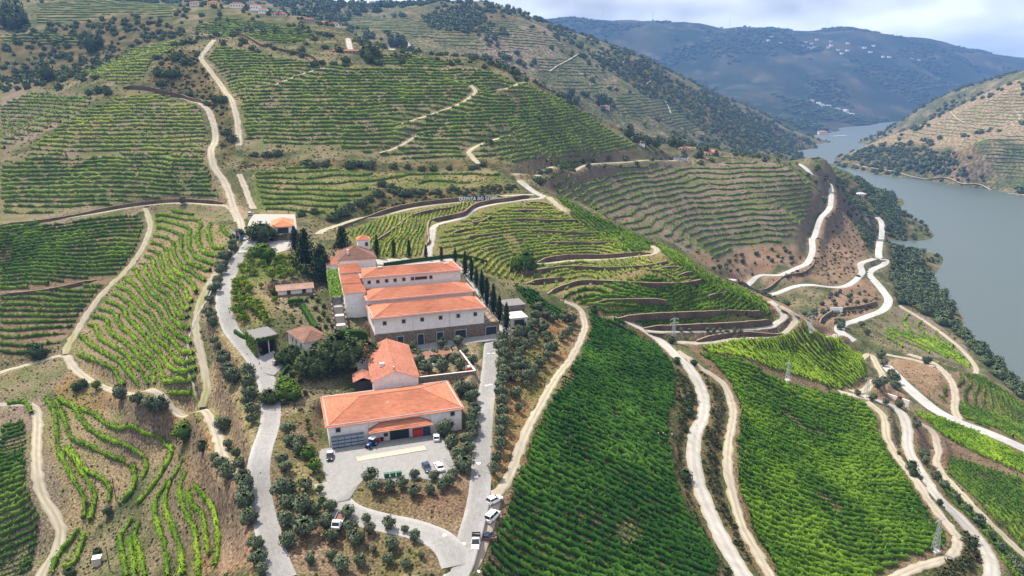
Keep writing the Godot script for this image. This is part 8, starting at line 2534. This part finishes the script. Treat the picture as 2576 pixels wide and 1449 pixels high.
	for w in [[Vector2(-29.5, -203.0), Vector2(-11.6, -208.4), 1.7], [Vector2(-11.6, -208.4), Vector2(-17.5, -226.0), 0.9]]:
		var from: Vector2 = w[0]
		var to: Vector2 = w[1]
		o = thing("garden_wall", Vector3((from.x + to.x) / 2, 92.2, (from.y + to.y) / 2), atan2(-(to.y - from.y), to.x - from.x), "low pale capped stone wall " + ("along the front" if w[2] > 1.0 else "on the right side") + " of the olive garden", "wall")
		walls(o, Vector3(0, -w[2] / 2 + 0.5, 0), Vector3(from.distance_to(to), w[2] + 1.2, 0.5), M.schist, "stonework")
		walls(o, Vector3(0, 1.14, 0), Vector3(from.distance_to(to) + 0.1, 0.1, 0.62), M.concrete, "capstone")
	bin_("red_bin", -13.6, -209.6, 1.1, 1.5, M.red_paint, "red box with white bags on top at the corner of the olive garden")
	bin_("red_container", -26.0, -178.6, 2.6, 2.2, M.red_paint, "red metal container against the warehouse wall")
	bin_("blue_container", -23.6, -179.3, 1.7, 2.0, M.blue_paint, "blue container beside the red one at the warehouse")
	bin_("waste_bin", -35.4, -175.6, 0.8, 1.1, M.rubber, "small dark bin standing alone at the warehouse wall")
	# stacked pallet crates: five columns of four
	var base := Vector3(-48.5, 86.1, -171.7)
	var ex := Vector3(cos(AXIS), 0, -sin(AXIS))
	var ez := Vector3(sin(AXIS), 0, cos(AXIS))
	for col in 5:
		for row in 4:
			var blue := row == 0 and col < 2
			var place: String = ["bottom", "second", "third", "topmost"][row]
			var where: String = ["leftmost", "second", "middle", "fourth", "rightmost"][col]
			var k := thing("pallet_crate", base + ex * (1.2 + col * 1.72) + ez * 1.25 + Vector3.UP * row * 1.02, AXIS, "%s plastic crate, %s of the %s stack against the warehouse" % ["blue" if blue else "grey", place, where], "crate", "plastic crates stacked against the warehouse")
			var m: Material = M.crate_blue if blue else M.crate_grey
			var st := tool()
			box(st, Vector3(0, 0.18, 0), Vector3(1.6, 0.08, 1.2))
			part("floor", done(st), m, k)
			for s in [-1.0, 1.0]:
				st = tool()
				box(st, Vector3(s * 0.78, 0.52, 0), Vector3(0.05, 0.68, 1.2))
				part("side", done(st), m, k)
				st = tool()
				box(st, Vector3(0, 0.50, s * 0.58), Vector3(1.52, 0.56, 0.05))
				box(st, Vector3(0, 0.83, s * 0.60), Vector3(1.6, 0.06, 0.09))
				part("side", done(st), m, k)
			st = tool()
			for s in [-0.65, 0.0, 0.65]:
				box(st, Vector3(s, 0.07, 0), Vector3(0.14, 0.14, 1.2))
			part("foot", done(st), m, k)
	# green dumpsters on the kerb of the planted island
	for k in 3:
		o = thing("green_dumpster", Vector3(-30.9 + k * 1.45, hy(-30.9 + k * 1.45, -156.6) + 0.2, -156.8 - k * 0.42), AXIS, "green dumpster, %s of three between the olive trees" % ["leftmost", "middle one", "rightmost"][k], "dumpster", "green dumpsters")
		var st := tool()
		loft(st, [[Vector3(-0.75, 0.2, -0.5), Vector3(-0.75, 0.2, 0.5), Vector3(0.75, 0.2, 0.5), Vector3(0.75, 0.2, -0.5)], [Vector3(-0.9, 1.2, -0.65), Vector3(-0.9, 1.2, 0.65), Vector3(0.9, 1.2, 0.65), Vector3(0.9, 1.2, -0.65)]])
		part("body", done(st), M.green_bin, o)
		st = tool()
		box(st, Vector3(0, 1.28, 0), Vector3(1.86, 0.1, 1.36), 0.0, Basis(Vector3.RIGHT, -0.12))
		part("lid", done(st), M.green_bin, o)
		st = tool()
		for s in [-0.5, 0.5]:
			bar(st, Vector3(s, 1.3, 0), Vector3(s, 1.75, 0.1), 0.04, 0.04)
		part("handle", done(st), M.steel, o)
		o.scale = Vector3(0.74, 0.9, 0.8)
	# sand strip, drain gratings and manholes let into the paving
	flat_patch("sand_pit", base + ex * 15.0 + ez * 8.6, 17.5, 2.3, AXIS + 0.02, L(0.36, 0.33, 0.28), "long pale sand strip with a dark kerb set in the paving", "sand strip", true)
	flat_patch("drain_grating", Vector3(-16.6, 86.2, -164.3), 0.9, 5.2, 0.50, L(0.16, 0.16, 0.17), "dark drain grating beside the white saloon", "grating", false)
	flat_patch("drain_grating", Vector3(-14.9, 86.2, -163.6), 0.7, 4.6, 0.50, L(0.19, 0.18, 0.19), "second drain grating nearest the olive bank", "grating", false)
	spots["manhole"] = []
	for q in [[-14.9, -136.3], [-10.6, -133.9], [-11.4, -133.2], [-7.9, -226.4], [-6.2, -226.6], [-6.7, -205.9], [-7.9, -205.3], [-8.6, -164.9], [-8.9, -158.4], [-7.2, -127.6]]:
		spots.manhole.append(Vector2(q[0], q[1]))
	for q in [[-14.9, -136.3], [-10.6, -133.9], [-11.4, -133.2], [-7.9, -226.4], [-6.2, -226.6], [-6.7, -205.9], [-7.9, -205.3], [-8.6, -164.9], [-8.9, -158.4], [-7.2, -127.6]]:
		var p := Vector3(q[0], hy(q[0], q[1]) + 0.20, q[1])
		o = thing("manhole", p, 0.0, "round manhole cover with pale ring, " + closest("manhole", Vector2(q[0], q[1])), "manhole", "manholes in the paving")
		var st := tool()
		bar(st, Vector3.DOWN * 0.1, Vector3.UP * 0.03, 0.55, 0.55, 16)
		part("ring", done(st), M.letter, o)
		st = tool()
		bar(st, Vector3.DOWN * 0.1, Vector3.UP * 0.045, 0.34, 0.34, 16)
		part("cover", done(st), M.steel, o)
	# billboard and gateway by the river road
	o = thing("billboard", Vector3(235.0, hy(235.0, -494.0) - 0.3, -494.0), 0.1, "white roadside billboard against the rock wall by the river road", "billboard")
	walls(o, Vector3(0, 3.6, 0), Vector3(9.4, 3.6, 0.3), M.letter, "panel")
	walls(o, Vector3(-0.6, 2.6, 0.17), Vector3(6.5, 0.7, 0.06), M.rust, "printed_band")
	for s in [-3.5, 3.5]:
		var st := tool()
		bar(st, Vector3(s, -1, -0.2), Vector3(s, 3.0, -0.2), 0.15, 0.15)
		part("post", done(st), M.steel, o)
	o = thing("entrance_wall", Vector3(170.5, hy(170.5, -291.0), -291.0), -0.95, "white entrance wall with a dark red and black banner by the river road", "wall")
	walls(o, Vector3(-3.0, 0.9, 0), Vector3(6.0, 3.0, 0.4), M.letter, "panel")
	walls(o, Vector3(3.4, 0.9, 0), Vector3(3.6, 3.0, 0.4), M.letter, "panel")
	walls(o, Vector3(0.6, 1.2, 0.1), Vector3(1.0, 3.6, 0.4), M.red_paint, "banner")
	walls(o, Vector3(1.5, 1.2, 0.1), Vector3(0.8, 3.6, 0.4), M.dark, "banner")
	# flags on the gate square
	for q in [[-121.6, -309.0, Color(0.5, 0.05, 0.05), Color(0.02, 0.2, 0.06), "red and green flag on a white pole at the gate square"], [-119.4, -307.5, Color(0.04, 0.1, 0.4), Color(0.05, 0.14, 0.5), "blue flag on a white pole at the gate square"], [-124.0, -311.0, Color(0.75, 0.75, 0.75), Color(0.6, 0.6, 0.62), "white flag on a white pole at the gate square"]]:
		o = thing("flag", Vector3(q[0], hy(q[0], q[1]), q[1]), 0.4, q[4], "flag")
		var st := tool()
		bar(st, Vector3.ZERO, Vector3(0, 6.5, 0), 0.06, 0.04)
		part("pole", done(st), M.letter, o)
		for h in 2:
			st = tool()
			for k in 4:
				var p0 := Vector3(0.05 + h * 0.7 + k * 0.18, 6.4 - k * 0.12 - h * 0.5, 0.08 * sin(k * 1.4 + h))
				var p1 := p0 + Vector3(0.18, -0.13, 0.06 * cos(k * 1.7))
				quad(st, p0 + Vector3.DOWN * 1.3, p0, p1, p1 + Vector3.DOWN * 1.3)
			var m := plain((q[3] if h == 0 else q[2]).linear_to_srgb(), 0.8)
			m.cull_mode = BaseMaterial3D.CULL_DISABLED
			part("cloth", done(st), m, o)
	# pale concrete drain along the left field track
	var drain := path(P([-120.6, -302.5, -117.6, -268.5, -117.0, -249.8, -112.6, -231.8, -104.6, -218.2, -102.0, -211.8, -100.4, -206.0]), 1.5)
	var dl := PackedVector3Array()
	for p in drain:
		dl.append(Vector3(p.x, hy(p.x, p.y) + 0.22, p.y))
	var dm := ribbon(dl, "white", 0.55, 0.05)
	dm.surface_set_material(0, M.way)
	var dr := MeshInstance3D.new()
	dr.mesh = dm
	dr.name = "drain_channel"
	add_child(dr, true)
	tag(dr, "thin pale concrete drain channel along the left field track", "drain")
	# quay at the far bend
	o = thing("river_pier", Vector3(1150.0, 0.0, -2560.0), 0.5, "pale landing stage running into the water at the far bend", "pier")
	walls(o, Vector3(0, 0.5, 0), Vector3(70.0, 2.2, 9.0), M.concrete, "deck")

func bin_(called: String, x: float, z: float, w: float, h: float, m: Material, label: String) -> void:
	var o := thing(called, Vector3(x, hy(x, z) + 0.15, z), AXIS, label, "container")
	var st := tool()
	loft(st, [[Vector3(-w / 2, 0, -0.55), Vector3(-w / 2, 0, 0.55), Vector3(w / 2, 0, 0.55), Vector3(w / 2, 0, -0.55)], [Vector3(-w / 2, h, -0.6), Vector3(-w / 2, h, 0.6), Vector3(w / 2, h, 0.6), Vector3(w / 2, h, -0.6)]])
	part("body", done(st), m, o)
	st = tool()
	box(st, Vector3(0, h + 0.05, 0), Vector3(w + 0.1, 0.1, 1.3))
	for k in 3:
		box(st, Vector3(0, h * (0.25 + 0.25 * k), 0.6), Vector3(w + 0.02, 0.06, 0.06))
	part("lid", done(st), m, o)
	if called == "red_bin":
		st = tool()
		box(st, Vector3(0, h + 0.35, 0), Vector3(0.8, 0.5, 0.8), 0.4)
		part("bag", done(st), M.letter, o)

func flat_patch(called: String, at: Vector3, w: float, d: float, turn: float, c: Color, label: String, cat: String, kerb: bool) -> void:
	at.y = hy(at.x, at.z) + 0.235
	var o := thing(called, at, turn, label, cat)
	var st := tool()
	box(st, Vector3.ZERO, Vector3(w, 0.06, d))
	part("surface", done(st), plain(c, 0.95), o)
	if kerb:
		for q in [[0, d / 2, w + 0.4, 0.2], [0, -d / 2, w + 0.4, 0.2], [-w / 2 - 0.1, 0, 0.2, d - 0.2], [w / 2 + 0.1, 0, 0.2, d - 0.2]]:
			st = tool()
			box(st, Vector3(q[0], 0.02, q[1]), Vector3(q[2], 0.1, q[3]))
			part("kerb", done(st), M.granite, o)
	else:
		for k in 8:
			st = tool()
			box(st, Vector3(0, 0.02, -d / 2 + d * (k + 0.5) / 8), Vector3(w, 0.06, 0.08))
			part("bar", done(st), M.steel, o)

func hedge(pts: Array, w: float, h: float, label: String) -> void:
	var line := even(PackedVector2Array(pts), 0.6)
	var prev := []
	for i in line.size():
		var d := line[mini(i + 1, line.size() - 1)] - line[maxi(i - 1, 0)]
		var s := Vector3(d.orthogonal().normalized().x, 0, d.orthogonal().normalized().y)
		var p := Vector3(line[i].x, hy(line[i].x, line[i].y), line[i].y)
		var hw_ := w * 0.5 * rng.randf_range(0.85, 1.1)
		var ring := [p - s * hw_, p - s * hw_ + Vector3.UP * h * 0.85, p + Vector3.UP * h * 0.92, p + s * hw_ + Vector3.UP * h * 0.85, p + s * hw_]
		if prev.size():
			for k in 4:
				face(prev[k], prev[k + 1], ring[k + 1], ring[k], [-s, -s, Vector3.UP, s][k], [-s, Vector3.UP, Vector3.UP, s][k], Color(0.025, 0.06, 0.014))
		prev = ring
		for k in int(10 + w * 8):
			var a := rng.randf_range(-1, 1)
			leaf(p + s * a * hw_ * 1.08 + Vector3.UP * h * rng.randf_range(0.3, 1.05), 0.24, (s * a + Vector3.UP).normalized(), Color(0.03, 0.075, 0.014).lerp(Color(0.09, 0.17, 0.025), rng.randf() ** 2))
	var o := MeshInstance3D.new()
	o.mesh = leaf_mesh(M.leaf)
	o.name = "hedge"
	add_child(o, true)
	tag(o, label, "hedge")

# ---------------------------------------------------------------- people
func body(joints: Dictionary, bones: Array, cell: float, paint: Array) -> ArrayMesh:
	# one skin over tapered limbs: smooth union of capsules, meshed as surface nets; paint: [y below which, colour]
	var lo := Vector3(1e9, 1e9, 1e9)
	var hi := -lo
	for k in joints:
		var j: Array = joints[k]
		lo = lo.min(j[0] - Vector3.ONE * (j[1] + cell * 3))
		hi = hi.max(j[0] + Vector3.ONE * (j[1] + cell * 3))
	var n := Vector3i(((hi - lo) / cell).ceil()) + Vector3i.ONE
	var f := PackedFloat32Array()
	f.resize(n.x * n.y * n.z)
	for z in n.z:
		for y in n.y:
			for x in n.x:
				var p := lo + Vector3(x, y, z) * cell
				var d := 1e9
				for b in bones:
					var a: Array = joints[b[0]]
					var c: Array = joints[b[1]]
					var ab: Vector3 = c[0] - a[0]
					var t := clampf((p - a[0]).dot(ab) / maxf(ab.length_squared(), 1e-6), 0.0, 1.0)
					var e := p.distance_to(a[0] + ab * t) - lerpf(a[1], c[1], t)
					var k := 0.04
					var h := clampf(0.5 + 0.5 * (d - e) / k, 0.0, 1.0)
					d = lerpf(d, e, h) - k * h * (1.0 - h) if d < 1e8 else e
				f[(z * n.y + y) * n.x + x] = d
	var at := {}
	var vs := PackedVector3Array()
	for z in n.z - 1:
		for y in n.y - 1:
			for x in n.x - 1:
				var sum := Vector3.ZERO
				var count := 0
				for e in 12:
					var ax := e / 4
					var o := Vector3i((e & 1) if ax != 0 else 0, ((e & 1) if ax == 0 else ((e >> 1) & 1) if ax == 2 else 0), ((e >> 1) & 1) if ax != 2 else 0)
					var o2 := o + Vector3i(1 if ax == 0 else 0, 1 if ax == 1 else 0, 1 if ax == 2 else 0)
					var u := f[((z + o.z) * n.y + y + o.y) * n.x + x + o.x]
					var v := f[((z + o2.z) * n.y + y + o2.y) * n.x + x + o2.x]
					if (u < 0) != (v < 0):
						sum += Vector3(o).lerp(Vector3(o2), u / (u - v))
						count += 1
				if count:
					at[(z * n.y + y) * n.x + x] = vs.size()
					vs.append(lo + (Vector3(x, y, z) + sum / count) * cell)
	var st := SurfaceTool.new()
	st.begin(Mesh.PRIMITIVE_TRIANGLES)
	var stride := [1, n.x, n.x * n.y]
	for z in range(1, n.z - 1):
		for y in range(1, n.y - 1):
			for x in range(1, n.x - 1):
				var i := (z * n.y + y) * n.x + x
				for ax in 3:
					var u := f[i]
					var v := f[i + stride[ax]]
					if (u < 0) == (v < 0):
						continue
					var s1: int = stride[(ax + 1) % 3]
					var s2: int = stride[(ax + 2) % 3]
					var q := [at[i], at[i - s1], at[i - s1 - s2], at[i - s2]]
					if u < 0:
						q.reverse()
					for k in [0, 1, 2, 0, 2, 3]:
						var p: Vector3 = vs[q[k]]
						var col := Color(0.4, 0.24, 0.17)
						for c in paint:
							if p.y < c[0] and absf(p.x) < c[2]:
								col = c[1]
								break
						st.set_color(col)
						st.add_vertex(p)
	st.index()
	st.generate_normals()
	return st.commit()

func build_people() -> void:
	var stand := {"pelvis": [Vector3(0, 0.95, 0), 0.13], "chest": [Vector3(0, 1.3, 0.02), 0.15], "neck": [Vector3(0, 1.5, 0.02), 0.055], "head": [Vector3(0, 1.63, 0.03), 0.095], "crown": [Vector3(0, 1.69, 0.02), 0.09],
		"sl": [Vector3(-0.19, 1.42, 0), 0.065], "el": [Vector3(-0.26, 1.15, 0.06), 0.048], "wl": [Vector3(-0.22, 0.95, 0.22), 0.035], "hl": [Vector3(-0.2, 0.9, 0.29), 0.038],
		"sr": [Vector3(0.19, 1.42, 0), 0.065], "er": [Vector3(0.27, 1.15, 0.04), 0.048], "wr": [Vector3(0.25, 0.93, 0.16), 0.035], "hr": [Vector3(0.24, 0.87, 0.2), 0.038],
		"tl": [Vector3(-0.1, 0.88, 0), 0.1], "kl": [Vector3(-0.11, 0.5, 0.05), 0.065], "al": [Vector3(-0.12, 0.09, 0), 0.045], "fl": [Vector3(-0.13, 0.045, 0.15), 0.04],
		"tr": [Vector3(0.1, 0.88, 0), 0.1], "kr": [Vector3(0.12, 0.5, 0.02), 0.065], "ar": [Vector3(0.13, 0.09, -0.06), 0.045], "fr": [Vector3(0.14, 0.045, 0.1), 0.04]}
	var bones := [["pelvis", "chest"], ["chest", "neck"], ["neck", "head"], ["head", "crown"], ["chest", "sl"], ["sl", "el"], ["el", "wl"], ["wl", "hl"], ["chest", "sr"], ["sr", "er"], ["er", "wr"], ["wr", "hr"], ["pelvis", "tl"], ["tl", "kl"], ["kl", "al"], ["al", "fl"], ["pelvis", "tr"], ["tr", "kr"], ["kr", "ar"], ["ar", "fr"]]
	var list := [
		[2.1, -167.2, Color(0.75, 0.55, 0.02), Color(0.05, 0.05, 0.06), "person in a yellow top at the edge of the dark vineyard, facing the vines", 1.2],
		[10.5, -212.0, Color(0.03, 0.03, 0.035), Color(0.04, 0.04, 0.05), "person in dark clothes walking on the track beside the olive slope", 2.6],
		[42.3, -198.2, Color(0.78, 0.76, 0.74), Color(0.3, 0.26, 0.22), "person in a white top working in the vines, first from the left", 1.0],
		[45.2, -200.3, Color(0.7, 0.68, 0.4), Color(0.1, 0.1, 0.12), "person in a cream top working in the vines, second from the left", 0.3],
		[47.0, -201.3, Color(0.6, 0.68, 0.78), Color(0.05, 0.07, 0.12), "person in a pale blue top working in the vines, third from the left", 2.0],
		[50.0, -202.6, Color(0.8, 0.8, 0.8), Color(0.1, 0.1, 0.12), "person in white at the right end of the row of vineyard workers", 0.8],
		[-1.6, -141.0, Color(0.05, 0.09, 0.4), Color(0.06, 0.06, 0.08), "person in a blue top among the vines beside the white van", 1.6],
	]
	for p in list:
		var o := thing("person", Vector3(p[0], hy(p[0], p[1]) + 0.02, p[1]), p[5], p[4], "person")
		part("body", body(stand, bones, 0.045, [[0.10, Color(0.05, 0.04, 0.035), 9.0], [0.93, p[3], 0.21], [1.47, p[2], 0.245]]), M.person, o)
		var st := tool()
		st.set_color(Color(0.05, 0.035, 0.025))
		loft(st, [[Vector3(-0.09, 1.67, -0.06), Vector3(-0.09, 1.67, 0.09), Vector3(0.09, 1.67, 0.09), Vector3(0.09, 1.67, -0.06)], [Vector3(-0.1, 1.72, -0.08), Vector3(-0.1, 1.74, 0.1), Vector3(0.1, 1.74, 0.1), Vector3(0.1, 1.72, -0.08)], [Vector3(-0.05, 1.80, -0.04), Vector3(-0.05, 1.80, 0.06), Vector3(0.05, 1.80, 0.06), Vector3(0.05, 1.80, -0.04)]])
		part("hair", done(st), M.person, o)

# ---------------------------------------------------------------- sky
func sky_cover() -> ImageTexture:
	var w := 1024
	var h := 512
	var im := Image.create(w, h, false, Image.FORMAT_RGBA8)
	var f := FastNoiseLite.new()
	f.noise_type = FastNoiseLite.TYPE_SIMPLEX_SMOOTH
	f.frequency = 1.0
	f.fractal_octaves = 6
	f.fractal_gain = 0.55
	f.seed = 14
	for j in h:
		var el := (0.5 - (j + 0.5) / h) * PI
		for i in w:
			var az := (i + 0.5) / w * TAU
			if el < -0.02:
				continue
			# a flat layer of cloud, seen from below and stretched towards the horizon
			var s := sin(el) + 0.16
			var p := Vector3(cos(az) * cos(el) / s, 0.0, sin(az) * cos(el) / s)
			var d := f.get_noise_3d(p.x * 0.8, 0.0, p.z * 0.8)
			var thick := clampf(0.93 + d * 1.0, 0.0, 1.0)
			var v := clampf(0.90 + f.get_noise_3d(p.x * 1.3 + 9.0, 4.0, p.z * 1.3) * 0.26, 0.0, 1.0)
			im.set_pixel(i, j, Color(v * 0.985, v * 0.985, v, thick))
	return ImageTexture.create_from_image(im)

func _ready() -> void:
	# camera, sky, sun, exposure
	var cam := Camera3D.new()
	cam.name = "camera"
	cam.fov = 43.84
	cam.position = Vector3(0, 180, 0)
	cam.rotation_degrees.x = -16.0
	cam.near = 1.0
	cam.far = 14000.0
	add_child(cam)
	cam.current = true
	var sky := ProceduralSkyMaterial.new()
	sky.sky_top_color = Color(0.34, 0.38, 0.44)
	sky.sky_horizon_color = Color(0.44, 0.48, 0.53)
	sky.ground_bottom_color = Color(0.25, 0.24, 0.2)
	sky.ground_horizon_color = Color(0.45, 0.5, 0.55)
	sky.sky_curve = 0.12
	sky.sky_cover = sky_cover()
	sky.sky_cover_modulate = Color(0.95, 0.95, 0.95)
	sky.sun_angle_max = 2.0
	var env := Environment.new()
	env.background_mode = Environment.BG_SKY
	env.sky = Sky.new()
	env.sky.sky_material = sky
	env.tonemap_mode = Environment.TONE_MAPPER_LINEAR
	env.tonemap_exposure = 1.9
	env.background_energy_multiplier = 0.8
	env.sdfgi_enabled = true
	env.ssao_enabled = true
	env.ssil_enabled = true
	env.fog_enabled = true
	env.fog_density = 0.0001
	env.fog_light_color = Color(0.50, 0.70, 1.0)
	var we := WorldEnvironment.new()
	we.name = "world"
	we.environment = env
	add_child(we)
	var sun := DirectionalLight3D.new()
	sun.name = "sun"
	sun.light_color = Color(1.0, 0.955, 0.88)
	sun.light_energy = 1.5
	sun.light_angular_distance = 1.2
	sun.shadow_enabled = true
	add_child(sun)
	sun.look_at_from_position(Vector3.ZERO, Vector3(0.50, -1.05, 0.42), Vector3.UP)

	for s in [[n1, 0.022, 3, 1], [n2, 0.06, 3, 2], [n3, 0.19, 2, 3]]:
		s[0].noise_type = FastNoiseLite.TYPE_SIMPLEX_SMOOTH
		s[0].frequency = s[1]
		s[0].fractal_octaves = s[2]
		s[0].seed = s[3]
	var t0 := Time.get_ticks_msec()
	materials()
	for k in [[HILL_X_0, HILL_Z_0, HILL_C_0, HILL_W_0], [HILL_X_1, HILL_Z_1, HILL_C_1, HILL_W_1], [HILL_X_2, HILL_Z_2, HILL_C_2, HILL_W_2], [HILL_X_3, HILL_Z_3, HILL_C_3, HILL_W_3]]:
		for i in k[0].size():
			hx.append(k[0][i])
			hz.append(k[1][i])
			hc.append(k[2][i] * k[2][i])
			hw.append(k[3][i])
	# four ground sheets, each finer one let into the next
	var g0 := coarse(-264.0, -492.0, 6.0, 89, 67)
	add_level(-264.0, -492.0, 1.5, 353, 265, finer(g0, 89, 67, 4))
	var g1 := coarse(-576.0, -1088.0, 16.0, 77, 69)
	add_level(-576.0, -1088.0, 4.0, 305, 273, finer(g1, 77, 69, 4))
	var g2 := coarse(-3072.0, -6656.0, 64.0, 137, 121)
	var fine2 := coarse(-1536.0, -2560.0, 32.0, 97, 97)
	add_level(-1536.0, -2560.0, 16.0, 193, 193, finer(fine2, 97, 97, 2))
	add_level(-3072.0, -6656.0, 32.0, 273, 241, finer(g2, 137, 121, 2))
	for k in [2, 3]:
		var l: Dictionary = levels[k]
		var h: PackedFloat32Array = l.h
		for j in l.nz:
			for i in l.nx:
				var x: float = l.x0 + i * l.c
				var z: float = l.z0 + j * l.c
				var y := h[j * l.nx + i]
				if y > 4.0:
					var d := Vector2(x, z).length()
					h[j * l.nx + i] = y + (n1.get_noise_2d(x * 0.35, z * 0.35) * 2.5 + n1.get_noise_2d(x * 0.09, z * 0.09) * 26.0 * smoothstep(2300.0, 3600.0, d)) * clampf(y / 30.0, 0.0, 1.0) * smoothstep(900.0, 1500.0, d)
		l.h = h
		l.raw = h.duplicate()
	print("hills ", Time.get_ticks_msec() - t0)
	near_cover = Image.create(COVER_W, COVER_H, false, Image.FORMAT_R8)
	road_mask = Image.create(COVER_W, COVER_H, false, Image.FORMAT_R8)
	for r in COVER:
		r[1] = flat2(r[1])
		r.insert(1, null)
		paint(near_cover, r[2], KINDS.find(r[0]))
	note_spots()
	shape_walls()
	build_ways()
	for k in [3, 2, 1]:
		fit_rim(k)
	for k in 4:
		raise_mesh(k, "hillside_ground")
	var water := MeshInstance3D.new()
	var pm := PlaneMesh.new()
	pm.size = Vector2(3400, 5200)
	water.mesh = pm
	water.position = Vector3(1400, 0, -2500)
	water.material_override = water_material()
	setting(water, "river")
	print("ground ", Time.get_ticks_msec() - t0)
	build_walls()
	build_winery()
	print("buildings ", Time.get_ticks_msec() - t0)
	tree_kinds()
	build_trees()
	print("trees ", Time.get_ticks_msec() - t0)
	build_vines()
	print("vines ", Time.get_ticks_msec() - t0)
	build_woods()
	print("woods ", Time.get_ticks_msec() - t0)
	build_vehicles()
	build_details()
	build_people()
	print("all ", Time.get_ticks_msec() - t0)

func water_material() -> StandardMaterial3D:
	var m := plain(L(0.055, 0.078, 0.074), 0.34)
	m.normal_enabled = true
	m.normal_texture = noise_texture(0.03, 512, 0, 1, 4, 41, true)
	m.normal_scale = 0.6
	m.uv1_scale = Vector3(150, 230, 1)
	m.metallic_specular = 0.5
	return m
